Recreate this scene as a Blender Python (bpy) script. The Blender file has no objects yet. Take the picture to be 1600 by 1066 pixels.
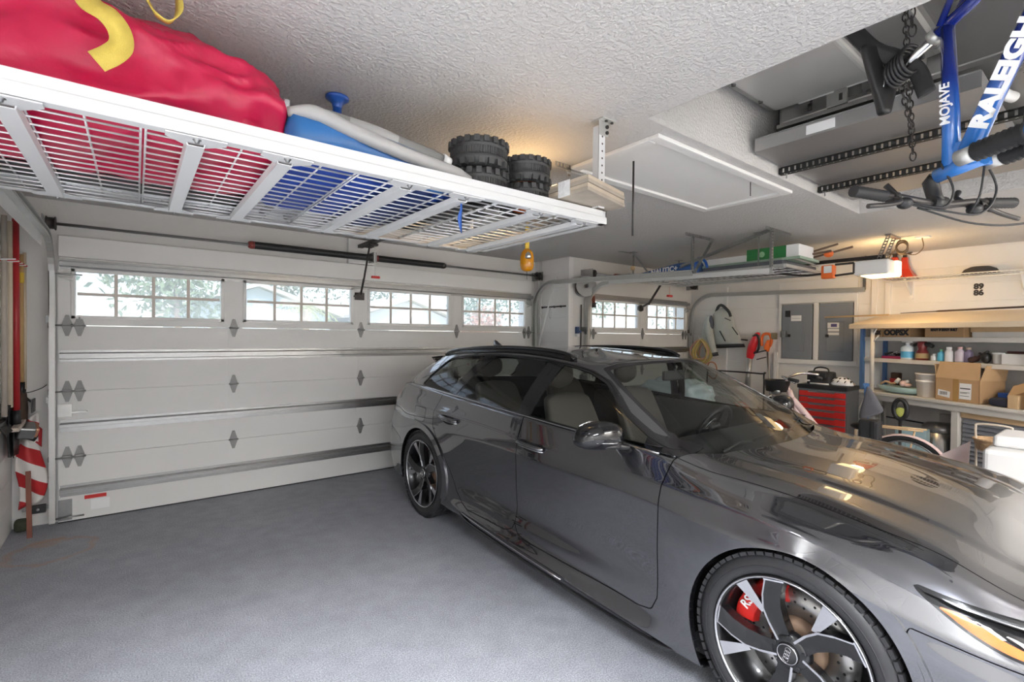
import bpy, bmesh, math, random
import numpy as np
from math import sin, cos, pi, radians, sqrt, atan2, hypot
from mathutils import Vector, Matrix, Euler
random.seed(7)
SC = bpy.context.scene
COL = SC.collection

# ------------------------------------------------------------------ camera
cam_d = bpy.data.cameras.new('camera')
cam_d.sensor_width = 36.0
cam_d.lens = 760.49 / 1600 * 36.0
cam_d.clip_start = 0.03
cam_d.clip_end = 300
cam = bpy.data.objects.new('camera', cam_d)
COL.objects.link(cam)
_r = Vector((0.7916004, -0.61094441, 0.0107582))
_u = Vector((-0.000851728, 0.0165031, 0.9998635))
_f = Vector((0.61103853, 0.79150147, -0.01254353))
cam.matrix_world = Matrix(((_r.x, _u.x, -_f.x, 0.49728), (_r.y, _u.y, -_f.y, -5.31084), (_r.z, _u.z, -_f.z, 1.56258), (0, 0, 0, 1)))
SC.camera = cam

# ------------------------------------------------------------------ colour management
SC.view_settings.view_transform = 'Standard'
SC.view_settings.look = 'None'
SC.view_settings.gamma = 1.0
SC.view_settings.use_curve_mapping = False
SC.view_settings.exposure = 1.07

# ------------------------------------------------------------------ sky, sun
world = bpy.data.worlds.new('sky')
SC.world = world
world.use_nodes = True
wn = world.node_tree
wn.nodes.clear()
wo = wn.nodes.new('ShaderNodeOutputWorld')
wb = wn.nodes.new('ShaderNodeBackground')
ws = wn.nodes.new('ShaderNodeTexSky')
ws.sky_type = 'NISHITA'
ws.sun_disc = False
ws.sun_elevation = radians(52)
ws.sun_rotation = radians(150)
wb.inputs['Strength'].default_value = 0.52
whz = wn.nodes.new('ShaderNodeMix')          # thin bright haze over the blue
whz.data_type = 'RGBA'
whz.inputs['Factor'].default_value = 0.72
whz.inputs['B'].default_value = (2.6, 2.75, 2.9, 1)
wn.links.new(ws.outputs[0], whz.inputs['A'])
wn.links.new(whz.outputs['Result'], wb.inputs['Color'])
wn.links.new(wb.outputs[0], wo.inputs['Surface'])
sun_d = bpy.data.lights.new('sun', 'SUN')
sun_d.energy = 4.6
sun_d.angle = radians(0.6)
sun_d.color = (1.0, 0.95, 0.88)
sun = bpy.data.objects.new('sun', sun_d)
COL.objects.link(sun)
sun.rotation_euler = (radians(38), 0, radians(-25))

def area_light(name, loc, sx, sy, power, color, rot=(0, 0, 0), spread=180):
    d = bpy.data.lights.new(name, 'AREA')
    d.shape = 'RECTANGLE'
    d.size, d.size_y = sx, sy
    d.energy = power
    d.color = color
    d.spread = radians(spread)
    o = bpy.data.objects.new(name, d)
    o.location = loc
    o.rotation_euler = rot
    COL.objects.link(o)
    return o

# ceiling lamp by the rack, then three added fill lamps (fixtures further down)
LAMPS = [((0.35, -4.17), 1.3, 0.16, 20, 94), ((0.7, -6.5), 1.2, 0.24, 92, 156), ((3.3, -7.15), 1.2, 0.24, 112, 164), ((6.9, -7.2), 1.0, 0.24, 40, 160)]
for (lx, ly), lw, ld, lp, lspread in LAMPS:
    area_light('ceiling_or_fill_light', (lx, ly, 2.528), lw, ld, lp, (0.93, 0.96, 1.0) if lx < 2 else (1.0, 0.955, 0.90), spread=lspread)

# ------------------------------------------------------------------ materials
def _nodes(name):
    m = bpy.data.materials.new(name)
    m.use_nodes = True
    return m, m.node_tree, m.node_tree.nodes['Principled BSDF']

def mat(name, col, rough=0.5, metal=0.0, var=0.06, scale=6.0, bump=0.0, bscale=60.0, spec=0.5, coat=0.0, emit=None, estr=0.0, trans=0.0, rvar=0.0, sheen=0.0):
    m, nt, b = _nodes(name)
    L = nt.links
    tc = nt.nodes.new('ShaderNodeTexCoord')
    c = (col[0], col[1], col[2], 1)
    b.inputs['Base Color'].default_value = c
    b.inputs['Roughness'].default_value = rough
    b.inputs['Metallic'].default_value = metal
    b.inputs['Specular IOR Level'].default_value = spec
    b.inputs['Coat Weight'].default_value = coat
    b.inputs['Coat Roughness'].default_value = 0.03
    b.inputs['Transmission Weight'].default_value = trans
    if sheen:
        b.inputs['Sheen Weight'].default_value = sheen
    if emit:
        b.inputs['Emission Color'].default_value = (*emit, 1)
        b.inputs['Emission Strength'].default_value = estr
    if var > 0:
        n = nt.nodes.new('ShaderNodeTexNoise')
        n.inputs['Scale'].default_value = scale
        n.inputs['Detail'].default_value = 4
        L.new(tc.outputs['Object'], n.inputs['Vector'])
        mx = nt.nodes.new('ShaderNodeMix')
        mx.data_type = 'RGBA'
        mx.inputs['A'].default_value = (*[max(0, x * (1 - var)) for x in col], 1)
        mx.inputs['B'].default_value = (*[min(1, x * (1 + var)) for x in col], 1)
        L.new(n.outputs['Fac'], mx.inputs['Factor'])
        L.new(mx.outputs['Result'], b.inputs['Base Color'])
        if rvar:
            mr = nt.nodes.new('ShaderNodeMapRange')
            mr.inputs['To Min'].default_value = max(0, rough - rvar)
            mr.inputs['To Max'].default_value = min(1, rough + rvar)
            L.new(n.outputs['Fac'], mr.inputs['Value'])
            L.new(mr.outputs['Result'], b.inputs['Roughness'])
    if bump > 0:
        n2 = nt.nodes.new('ShaderNodeTexNoise')
        n2.inputs['Scale'].default_value = bscale
        n2.inputs['Detail'].default_value = 3
        L.new(tc.outputs['Object'], n2.inputs['Vector'])
        bp = nt.nodes.new('ShaderNodeBump')
        bp.inputs['Strength'].default_value = bump
        bp.inputs['Distance'].default_value = 0.01
        L.new(n2.outputs['Fac'], bp.inputs['Height'])
        L.new(bp.outputs['Normal'], b.inputs['Normal'])
    return m

def glass_mat(name, tint, fres=1.45, haze=0.0, rough=0.0):
    m = bpy.data.materials.new(name)
    m.use_nodes = True
    nt = m.node_tree
    nt.nodes.clear()
    o = nt.nodes.new('ShaderNodeOutputMaterial')
    t = nt.nodes.new('ShaderNodeBsdfTransparent')
    t.inputs['Color'].default_value = (*tint, 1)
    g = nt.nodes.new('ShaderNodeBsdfGlossy')
    g.inputs['Roughness'].default_value = rough
    lw = nt.nodes.new('ShaderNodeLayerWeight')        # Schlick, the same from both sides of the pane
    pw = nt.nodes.new('ShaderNodeMath'); pw.operation = 'POWER'; pw.inputs[1].default_value = 5
    nt.links.new(lw.outputs['Facing'], pw.inputs[0])
    f0 = ((fres - 1) / (fres + 1)) ** 2
    fr = nt.nodes.new('ShaderNodeMath'); fr.operation = 'MULTIPLY_ADD'; fr.inputs[1].default_value = 1 - f0; fr.inputs[2].default_value = f0
    nt.links.new(pw.outputs[0], fr.inputs[0])
    mx = nt.nodes.new('ShaderNodeMixShader')
    nt.links.new(fr.outputs[0], mx.inputs[0])
    last = t
    if haze > 0:
        d = nt.nodes.new('ShaderNodeBsdfTranslucent')
        d.inputs['Color'].default_value = (0.9, 0.92, 0.95, 1)
        m2 = nt.nodes.new('ShaderNodeMixShader')
        m2.inputs[0].default_value = haze
        nt.links.new(t.outputs[0], m2.inputs[1])
        nt.links.new(d.outputs[0], m2.inputs[2])
        last = m2
    nt.links.new(last.outputs[0], mx.inputs[1])
    nt.links.new(g.outputs[0], mx.inputs[2])
    nt.links.new(mx.outputs[0], o.inputs['Surface'])
    return m

M = {}
def ceiling_mat():
    m, nt, b = _nodes('knockdown_ceiling')
    L = nt.links
    tc = nt.nodes.new('ShaderNodeTexCoord')
    b.inputs['Base Color'].default_value = (0.575, 0.56, 0.545, 1)
    b.inputs['Roughness'].default_value = 0.62
    n = nt.nodes.new('ShaderNodeTexNoise'); n.inputs['Scale'].default_value = 62; n.inputs['Detail'].default_value = 2
    v = nt.nodes.new('ShaderNodeTexNoise'); v.inputs['Scale'].default_value = 130; v.inputs['Detail'].default_value = 2
    L.new(tc.outputs['Object'], n.inputs['Vector']); L.new(tc.outputs['Object'], v.inputs['Vector'])
    r = nt.nodes.new('ShaderNodeMapRange'); r.inputs['From Min'].default_value = 0.44; r.inputs['From Max'].default_value = 0.62
    L.new(n.outputs['Fac'], r.inputs['Value'])
    a = nt.nodes.new('ShaderNodeMath'); a.operation = 'MULTIPLY_ADD'; a.inputs[1].default_value = 0.5
    L.new(v.outputs['Fac'], a.inputs[0]); L.new(r.outputs['Result'], a.inputs[2])
    bp = nt.nodes.new('ShaderNodeBump'); bp.inputs['Strength'].default_value = 0.5; bp.inputs['Distance'].default_value = 0.006
    L.new(a.outputs[0], bp.inputs['Height']); L.new(bp.outputs['Normal'], b.inputs['Normal'])
    return m

def floor_mat():
    m, nt, b = _nodes('sealed_grey_concrete')
    L = nt.links
    tc = nt.nodes.new('ShaderNodeTexCoord')
    def noise(sc, det=4):
        n = nt.nodes.new('ShaderNodeTexNoise'); n.inputs['Scale'].default_value = sc; n.inputs['Detail'].default_value = det
        L.new(tc.outputs['Object'], n.inputs['Vector']); return n
    big, mid, fine = noise(1.1, 5), noise(9, 5), noise(150, 3)
    r1 = nt.nodes.new('ShaderNodeValToRGB')
    r1.color_ramp.elements[0].position = 0.3; r1.color_ramp.elements[0].color = (0.27, 0.28, 0.31, 1)
    r1.color_ramp.elements[1].position = 0.72; r1.color_ramp.elements[1].color = (0.335, 0.345, 0.38, 1)
    L.new(big.outputs['Fac'], r1.inputs['Fac'])
    m1 = nt.nodes.new('ShaderNodeMix'); m1.data_type = 'RGBA'; m1.blend_type = 'OVERLAY'; m1.inputs['Factor'].default_value = 0.22
    L.new(r1.outputs['Color'], m1.inputs['A']); L.new(mid.outputs['Fac'], m1.inputs['B'])
    m2 = nt.nodes.new('ShaderNodeMix'); m2.data_type = 'RGBA'; m2.blend_type = 'OVERLAY'; m2.inputs['Factor'].default_value = 1.0
    L.new(m1.outputs['Result'], m2.inputs['A']); L.new(fine.outputs['Fac'], m2.inputs['B'])
    # rust stains: round blots and a drip line near the door corner, one small one in the open floor
    sep = nt.nodes.new('ShaderNodeSeparateXYZ'); L.new(tc.outputs['Object'], sep.inputs[0])
    prev = m2.outputs['Result']
    for (sx, sy, rr, rin, amt) in ((0.02, -0.62, 0.26, 0.20, 0.55), (-0.08, -2.42, 0.05, 0.0, 0.8), (-0.02, -0.42, 0.10, 0.0, 0.35)):
        cmb = nt.nodes.new('ShaderNodeVectorMath'); cmb.operation = 'DISTANCE'; cmb.inputs[1].default_value = (sx, sy, 0)
        add = nt.nodes.new('ShaderNodeVectorMath'); add.operation = 'MULTIPLY_ADD'
        add.inputs[1].default_value = (0.16, 0.16, 0); 
        L.new(mid.outputs['Color'], add.inputs[0]); L.new(tc.outputs['Object'], add.inputs[2])
        sub = nt.nodes.new('ShaderNodeVectorMath'); sub.operation = 'SUBTRACT'; sub.inputs[1].default_value = (0.08, 0.08, 0)
        L.new(add.outputs[0], sub.inputs[0]); L.new(sub.outputs[0], cmb.inputs[0])
        mr = nt.nodes.new('ShaderNodeMapRange'); mr.inputs['From Min'].default_value = rr; mr.inputs['From Max'].default_value = rr * 0.9
        mr.inputs['To Max'].default_value = amt
        L.new(cmb.outputs['Value'], mr.inputs['Value'])
        fac = mr.outputs['Result']
        if rin:
            mi = nt.nodes.new('ShaderNodeMapRange'); mi.inputs['From Min'].default_value = rin; mi.inputs['From Max'].default_value = rr * 0.93
            L.new(cmb.outputs['Value'], mi.inputs['Value'])
            mm = nt.nodes.new('ShaderNodeMath'); mm.operation = 'MULTIPLY'
            L.new(fac, mm.inputs[0]); L.new(mi.outputs['Result'], mm.inputs[1]); fac = mm.outputs[0]
        mx = nt.nodes.new('ShaderNodeMix'); mx.data_type = 'RGBA'; mx.inputs['B'].default_value = (0.42, 0.24, 0.10, 1)
        L.new(fac, mx.inputs['Factor']); L.new(prev, mx.inputs['A']); prev = mx.outputs['Result']
    L.new(prev, b.inputs['Base Color'])
    b.inputs['Roughness'].default_value = 0.55
    b.inputs['Specular IOR Level'].default_value = 0.35
    bp = nt.nodes.new('ShaderNodeBump'); bp.inputs['Strength'].default_value = 0.25; bp.inputs['Distance'].default_value = 0.003
    L.new(fine.outputs['Fac'], bp.inputs['Height']); L.new(bp.outputs['Normal'], b.inputs['Normal'])
    return m

def block_mat(name, col, axis, bw=0.405, bh=0.203, strength=0.5, vjoint=True):
    """painted block / lap wall: horizontal joints every bh, vertical joints if vjoint; axis = wall runs along 'x' or 'y'"""
    m, nt, b = _nodes(name)
    L = nt.links
    tc = nt.nodes.new('ShaderNodeTexCoord')
    sep = nt.nodes.new('ShaderNodeSeparateXYZ'); L.new(tc.outputs['Object'], sep.inputs[0])
    cmb = nt.nodes.new('ShaderNodeCombineXYZ')
    L.new(sep.outputs['X' if axis == 'x' else 'Y'], cmb.inputs['X']); L.new(sep.outputs['Z'], cmb.inputs['Y'])
    br = nt.nodes.new('ShaderNodeTexBrick')
    br.inputs['Scale'].default_value = 1.0
    br.inputs['Brick Width'].default_value = bw if vjoint else 50.0
    br.inputs['Row Height'].default_value = bh
    br.inputs['Mortar Size'].default_value = 0.006
    br.inputs['Mortar Smooth'].default_value = 0.6
    br.inputs['Color1'].default_value = (1, 1, 1, 1); br.inputs['Color2'].default_value = (1, 1, 1, 1); br.inputs['Mortar'].default_value = (0, 0, 0, 1)
    L.new(cmb.outputs[0], br.inputs['Vector'])
    n = nt.nodes.new('ShaderNodeTexNoise'); n.inputs['Scale'].default_value = 3; n.inputs['Detail'].default_value = 6
    L.new(tc.outputs['Object'], n.inputs['Vector'])
    mx = nt.nodes.new('ShaderNodeMix'); mx.data_type = 'RGBA'
    mx.inputs['A'].default_value = (*[c * 0.93 for c in col], 1); mx.inputs['B'].default_value = (*[min(1, c * 1.04) for c in col], 1)
    L.new(n.outputs['Fac'], mx.inputs['Factor']); L.new(mx.outputs['Result'], b.inputs['Base Color'])
    b.inputs['Roughness'].default_value = 0.6
    n2 = nt.nodes.new('ShaderNodeTexNoise'); n2.inputs['Scale'].default_value = 90
    L.new(tc.outputs['Object'], n2.inputs['Vector'])
    ad = nt.nodes.new('ShaderNodeMath'); ad.operation = 'MULTIPLY_ADD'; ad.inputs[1].default_value = 0.12
    L.new(n2.outputs['Fac'], ad.inputs[0]); L.new(br.outputs['Color'], ad.inputs[2])
    bp = nt.nodes.new('ShaderNodeBump'); bp.inputs['Strength'].default_value = strength; bp.inputs['Distance'].default_value = 0.006
    L.new(ad.outputs[0], bp.inputs['Height']); L.new(bp.outputs['Normal'], b.inputs['Normal'])
    return m

def stripe_mat(name, c1, c2, vec, freq, rough=0.6):
    m, nt, b = _nodes(name)
    L = nt.links
    tc = nt.nodes.new('ShaderNodeTexCoord')
    d = nt.nodes.new('ShaderNodeVectorMath'); d.operation = 'DOT_PRODUCT'; d.inputs[1].default_value = vec
    L.new(tc.outputs['Object'], d.inputs[0])
    mu = nt.nodes.new('ShaderNodeMath'); mu.operation = 'MULTIPLY'; mu.inputs[1].default_value = freq
    L.new(d.outputs['Value'], mu.inputs[0])
    fr = nt.nodes.new('ShaderNodeMath'); fr.operation = 'FRACT'; L.new(mu.outputs[0], fr.inputs[0])
    gt = nt.nodes.new('ShaderNodeMath'); gt.operation = 'GREATER_THAN'; gt.inputs[1].default_value = 0.5; L.new(fr.outputs[0], gt.inputs[0])
    mx = nt.nodes.new('ShaderNodeMix'); mx.data_type = 'RGBA'; mx.inputs['A'].default_value = (*c1, 1); mx.inputs['B'].default_value = (*c2, 1)
    L.new(gt.outputs[0], mx.inputs['Factor']); L.new(mx.outputs['Result'], b.inputs['Base Color'])
    b.inputs['Roughness'].default_value = rough
    return m

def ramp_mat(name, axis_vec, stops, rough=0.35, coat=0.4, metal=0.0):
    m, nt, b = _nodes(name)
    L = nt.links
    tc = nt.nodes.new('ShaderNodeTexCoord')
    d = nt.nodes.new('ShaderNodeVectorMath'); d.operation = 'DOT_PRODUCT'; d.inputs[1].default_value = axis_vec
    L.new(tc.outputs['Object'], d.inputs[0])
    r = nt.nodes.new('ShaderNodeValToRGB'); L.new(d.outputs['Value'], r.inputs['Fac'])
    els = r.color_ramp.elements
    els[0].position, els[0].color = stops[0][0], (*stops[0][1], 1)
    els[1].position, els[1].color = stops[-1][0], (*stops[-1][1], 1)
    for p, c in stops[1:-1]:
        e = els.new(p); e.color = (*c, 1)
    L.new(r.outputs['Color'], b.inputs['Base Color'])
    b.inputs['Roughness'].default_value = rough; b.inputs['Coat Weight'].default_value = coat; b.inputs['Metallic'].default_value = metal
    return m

M['ceiling'] = ceiling_mat()
M['floor'] = floor_mat()
M['block_left'] = block_mat('painted_block_left', (0.80, 0.79, 0.765), 'y', vjoint=True)
M['block_right'] = block_mat('painted_lap_right', (0.80, 0.785, 0.76), 'y', vjoint=False, bh=0.2, strength=0.4)
M['block_jog'] = block_mat('painted_block_pier', (0.80, 0.785, 0.77), 'y', vjoint=False, bh=0.2)
M['plaster'] = mat('painted_plaster', (0.70, 0.685, 0.66), 0.62, var=0.05, scale=3, bump=0.12, bscale=70)
M['whitewood'] = mat('white_painted_wood', (0.80, 0.79, 0.77), 0.45, var=0.03, scale=4)
M['doorskin'] = mat('white_door_steel', (0.74, 0.735, 0.715), 0.42, var=0.03, scale=3, bump=0.05, bscale=30)
M['muntin'] = mat('tan_window_grille', (0.66, 0.60, 0.54), 0.5, var=0.05)
M['galv'] = mat('galvanised_steel', (0.36, 0.36, 0.355), 0.34, metal=0.9, var=0.12, scale=30, rvar=0.1)
M['hinge'] = mat('dull_zinc', (0.27, 0.27, 0.265), 0.5, metal=0.4, var=0.1, scale=30)
M['galvlight'] = mat('galvanised_steel_light', (0.56, 0.56, 0.54), 0.42, metal=0.6, var=0.08, scale=20)
M['steel'] = mat('brushed_steel', (0.68, 0.68, 0.68), 0.22, metal=1.0, var=0.05, scale=40)
M['darksteel'] = mat('dark_oiled_steel', (0.055, 0.05, 0.048), 0.4, metal=0.5, var=0.2, scale=20)
M['black'] = mat('black_plastic', (0.018, 0.018, 0.019), 0.45, var=0.15)
M['rubber'] = mat('black_rubber', (0.022, 0.022, 0.023), 0.6, var=0.2, scale=15)
M['white'] = mat('white_plastic', (0.82, 0.82, 0.81), 0.4, var=0.02)
M['rackwhite'] = mat('white_powder_coat', (0.68, 0.685, 0.685), 0.35, var=0.02, coat=0.1)
M['wire'] = mat('galvanised_rack_wire', (0.78, 0.78, 0.78), 0.3, metal=0.6, var=0.05)
M['red'] = mat('red_plastic', (0.62, 0.025, 0.02), 0.35, var=0.1)
M['orange'] = mat('orange_plastic', (0.85, 0.17, 0.03), 0.38, var=0.08)
M['yellow'] = mat('yellow_plastic', (0.75, 0.52, 0.06), 0.4, var=0.06)
M['blue'] = mat('blue_plastic', (0.02, 0.10, 0.42), 0.4, var=0.12)
M['wood'] = mat('pale_wood', (0.60, 0.42, 0.24), 0.55, var=0.18, scale=9)
M['brown'] = mat('red_brown_stake', (0.20, 0.065, 0.04), 0.6, var=0.2)
M['card'] = mat('brown_cardboard', (0.50, 0.315, 0.165), 0.75, var=0.1, scale=5)
M['paper'] = mat('white_paper', (0.85, 0.85, 0.85), 0.6, var=0.02)
M['ink'] = mat('black_ink', (0.03, 0.03, 0.035), 0.6, var=0.0)
M['brightzinc'] = mat('bright_zinc', (0.74, 0.74, 0.73), 0.32, metal=0.25, var=0.05)
M['greysteel'] = mat('grey_enamel_steel', (0.225, 0.245, 0.275), 0.42, var=0.05, scale=4)

# ------------------------------------------------------------------ mesh builder
def frame_of(d):
    d = Vector(d).normalized()
    a = Vector((0, 0, 1)) if abs(d.z) < 0.95 else Vector((1, 0, 0))
    x = d.cross(a).normalized()
    return x, d.cross(x).normalized(), d

class MB:
    def __init__(s):
        s.v, s.f, s.sm, s.mi = [], [], [], []
    def add(s, vs, fs, smooth=False, m=0):
        o = len(s.v)
        s.v.extend([tuple(p) for p in vs])
        for f in fs:
            s.f.append([o + i for i in f]); s.sm.append(smooth); s.mi.append(m)
        return s
    def box(s, c, d, rot=None, m=0):
        x, y, z = d[0] / 2, d[1] / 2, d[2] / 2
        P = [Vector((i * x, j * y, k * z)) for i in (-1, 1) for j in (-1, 1) for k in (-1, 1)]
        if rot is not None:
            R = rot if isinstance(rot, Matrix) else Euler(rot).to_matrix()
            P = [R @ p for p in P]
        c = Vector(c)
        return s.add([p + c for p in P], [(0, 1, 3, 2), (4, 6, 7, 5), (0, 4, 5, 1), (2, 3, 7, 6), (0, 2, 6, 4), (1, 5, 7, 3)], m=m)
    def box2(s, a, b, m=0):
        return s.box([(a[i] + b[i]) / 2 for i in range(3)], [abs(b[i] - a[i]) for i in range(3)], m=m)
    def beam(s, p0, p1, w, h, up=(0, 0, 1), m=0):
        """rectangular bar from p0 to p1, w sideways, h along up"""
        p0, p1 = Vector(p0), Vector(p1)
        d = (p1 - p0).normalized(); u = Vector(up); x = d.cross(u)
        if x.length < 1e-5: x = d.cross(Vector((1, 0, 0)))
        x.normalize(); u = x.cross(d).normalized()
        P = [p + x * a * w / 2 + u * b * h / 2 for p in (p0, p1) for a, b in ((-1, -1), (1, -1), (1, 1), (-1, 1))]
        return s.add(P, [(0, 3, 2, 1), (4, 5, 6, 7), (0, 1, 5, 4), (1, 2, 6, 5), (2, 3, 7, 6), (3, 0, 4, 7)], m=m)
    def cyl(s, p0, p1, r0, r1=None, n=16, caps=True, m=0, smooth=True):
        r1 = r0 if r1 is None else r1
        return s.tube([p0, p1], [r0, r1], n, caps, m, smooth)
    def tube(s, pts, r, n=8, caps=True, m=0, smooth=True, closed=False, flat=1.0):
        pts = [Vector(p) for p in pts]
        k = len(pts)
        rs = r if isinstance(r, (list, tuple)) else [r] * k
        V = []
        x = None
        for i, p in enumerate(pts):
            if closed: d = pts[(i + 1) % k] - pts[i - 1]
            else: d = pts[min(i + 1, k - 1)] - pts[max(i - 1, 0)]
            if d.length < 1e-9: d = Vector((0, 0, 1))
            d.normalize()
            if x is None: x = frame_of(d)[0]
            else:
                x = x - d * x.dot(d)
                if x.length < 1e-6: x = frame_of(d)[0]
                x.normalize()
            y = d.cross(x)
            for j in range(n):
                a = 2 * pi * j / n
                V.append(p + x * cos(a) * rs[i] + y * sin(a) * rs[i] * flat)
        F = []
        for i in range(k if closed else k - 1):
            for j in range(n):
                a, b = i * n + j, i * n + (j + 1) % n
                c, d2 = ((i + 1) % k) * n + (j + 1) % n, ((i + 1) % k) * n + j
                F.append((a, b, c, d2))
        s.add(V, F, smooth, m)
        if caps and not closed:
            o = len(s.v) - len(V)
            s.f.append([o + j for j in range(n)][::-1]); s.sm.append(False); s.mi.append(m)
            s.f.append([o + (k - 1) * n + j for j in range(n)]); s.sm.append(False); s.mi.append(m)
        return s
    def lathe(s, prof, c=(0, 0, 0), axis=(0, 0, 1), n=24, m=0, smooth=True, a0=0.0, a1=2 * pi):
        """prof = [(radius, height)]"""
        x, y, z = frame_of(axis); c = Vector(c)
        full = abs(a1 - a0 - 2 * pi) < 1e-6
        nn = n if full else n + 1
        V = [c + (x * cos(a0 + (a1 - a0) * j / n) + y * sin(a0 + (a1 - a0) * j / n)) * r + z * h for r, h in prof for j in range(nn)]
        F = []
        for i in range(len(prof) - 1):
            for j in range(n):
                jn = (j + 1) % nn
                F.append((i * nn + j, i * nn + jn, (i + 1) * nn + jn, (i + 1) * nn + j))
        return s.add(V, F, smooth, m)
    def prism(s, poly, h, o=(0, 0, 0), ex=(1, 0, 0), ey=(0, 1, 0), ez=None, m=0, smooth=False):
        o, ex, ey = Vector(o), Vector(ex), Vector(ey)
        ez = ex.cross(ey).normalized() if ez is None else Vector(ez)
        n = len(poly)
        V = [o + ex * a + ey * b for a, b in poly] + [o + ex * a + ey * b + ez * h for a, b in poly]
        F = [tuple(range(n))[::-1], tuple(range(n, 2 * n))]
        s.add(V, F, False, m)
        b0 = len(s.v) - 2 * n
        for i in range(n):
            j = (i + 1) % n
            s.f.append([b0 + i, b0 + j, b0 + n + j, b0 + n + i]); s.sm.append(smooth); s.mi.append(m)
        return s
    def loft(s, rings, closed=True, caps=True, smooth=True, m=0):
        n = len(rings[0]); V = [p for r in rings for p in r]; F = []
        for i in range(len(rings) - 1):
            for j in range(n if closed else n - 1):
                jn = (j + 1) % n
                F.append((i * n + j, i * n + jn, (i + 1) * n + jn, (i + 1) * n + j))
        s.add(V, F, smooth, m)
        if caps and closed:
            o = len(s.v) - len(V)
            s.f.append([o + j for j in range(n)][::-1]); s.sm.append(smooth); s.mi.append(m)
            s.f.append([o + (len(rings) - 1) * n + j for j in range(n)]); s.sm.append(smooth); s.mi.append(m)
        return s
    def ball(s, c, r, n=16, k=10, m=0):
        r = (r, r, r) if not isinstance(r, (tuple, list)) else r
        c = Vector(c)
        V = []
        for i in range(k + 1):
            t = pi * i / k
            for j in range(n):
                a = 2 * pi * j / n
                V.append(c + Vector((r[0] * sin(t) * cos(a), r[1] * sin(t) * sin(a), -r[2] * cos(t))))
        F = [(i * n + j, i * n + (j + 1) % n, (i + 1) * n + (j + 1) % n, (i + 1) * n + j) for i in range(k) for j in range(n)]
        return s.add(V, F, True, m)
    def grid(s, fn, nu, nv, smooth=True, m=0):
        V = [fn(i / nu, j / nv) for i in range(nu + 1) for j in range(nv + 1)]
        F = [(i * (nv + 1) + j, (i + 1) * (nv + 1) + j, (i + 1) * (nv + 1) + j + 1, i * (nv + 1) + j + 1) for i in range(nu) for j in range(nv)]
        return s.add(V, F, smooth, m)
    def xf(s, Mx):
        s.v = [tuple(Mx @ Vector(p)) for p in s.v]
        return s
    def mesh(s, name, mats, org=None):
        me = bpy.data.meshes.new(name)
        vs = s.v if org is None else [tuple(Vector(p) - org) for p in s.v]
        me.from_pydata(vs, [], s.f)
        for x in (mats if isinstance(mats, (list, tuple)) else [mats]):
            me.materials.append(x)
        me.polygons.foreach_set('use_smooth', s.sm)
        me.polygons.foreach_set('material_index', s.mi)
        me.validate()
        bm = bmesh.new(); bm.from_mesh(me)
        bmesh.ops.recalc_face_normals(bm, faces=bm.faces)
        bm.to_mesh(me); bm.free()
        me.update()
        return me

def tag(o, label=None, cat=None, group=None, kind=None):
    if label: o['label'] = label
    if cat: o['category'] = cat
    if group: o['group'] = group
    if kind: o['kind'] = kind
    return o

def _mods(o, bevel=0, seg=2, sub=0, solid=0):
    if solid:
        md = o.modifiers.new('thickness', 'SOLIDIFY'); md.thickness = solid; md.offset = 0
    if bevel:
        md = o.modifiers.new('edge', 'BEVEL'); md.width = bevel; md.segments = seg; md.limit_method = 'ANGLE'; md.angle_limit = radians(40)
        md.harden_normals = False
    if sub:
        md = o.modifiers.new('smooth', 'SUBSURF'); md.levels = sub; md.render_levels = sub

def thing(name, loc, label, cat, group=None, rot=(0, 0, 0), kind=None):
    o = bpy.data.objects.new(name, None)
    o.empty_display_size = 0.1
    o.location = loc; o.rotation_euler = rot
    COL.objects.link(o)
    return tag(o, label, cat, group, kind)

def part(name, mb, m, parent, bevel=0, seg=2, sub=0, solid=0, label=None, world=True, kind=None):
    """one mesh under its thing. mb holds world coordinates (world=True) or the thing's own local ones"""
    if world:
        Mi = root_matrix(parent).inverted()
        mb.xf(Mi)
    o = bpy.data.objects.new(name, mb.mesh(name, m))
    COL.objects.link(o); o.parent = parent
    _mods(o, bevel, seg, sub, solid)
    return tag(o, label, kind=kind)

def root_matrix(o):
    mx = Matrix.LocRotScale(o.location, o.rotation_euler, o.scale)
    return root_matrix(o.parent) @ mx if o.parent else mx

def solo(name, mb, m, loc, label, cat, group=None, bevel=0, seg=2, sub=0, solid=0, kind=None):
    """a thing that is one mesh; mb in world coordinates, origin at loc"""
    o = bpy.data.objects.new(name, mb.mesh(name, m, Vector(loc)))
    o.location = loc
    COL.objects.link(o)
    _mods(o, bevel, seg, sub, solid)
    return tag(o, label, cat, group, kind)

def struct(name, mb, m, parent=None, bevel=0, label=None):
    o = bpy.data.objects.new(name, mb.mesh(name, m))
    COL.objects.link(o)
    if parent: o.parent = parent
    else: o['kind'] = 'structure'
    _mods(o, bevel)
    return o

def children(o):
    return [c for c in COL.objects if c.parent == o]

def copy_tree(o, parent=None):
    c = o.copy(); COL.objects.link(c)
    if parent is not None: c.parent = parent
    for ch in list(children(o)):
        copy_tree(ch, c)
    return c

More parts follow.
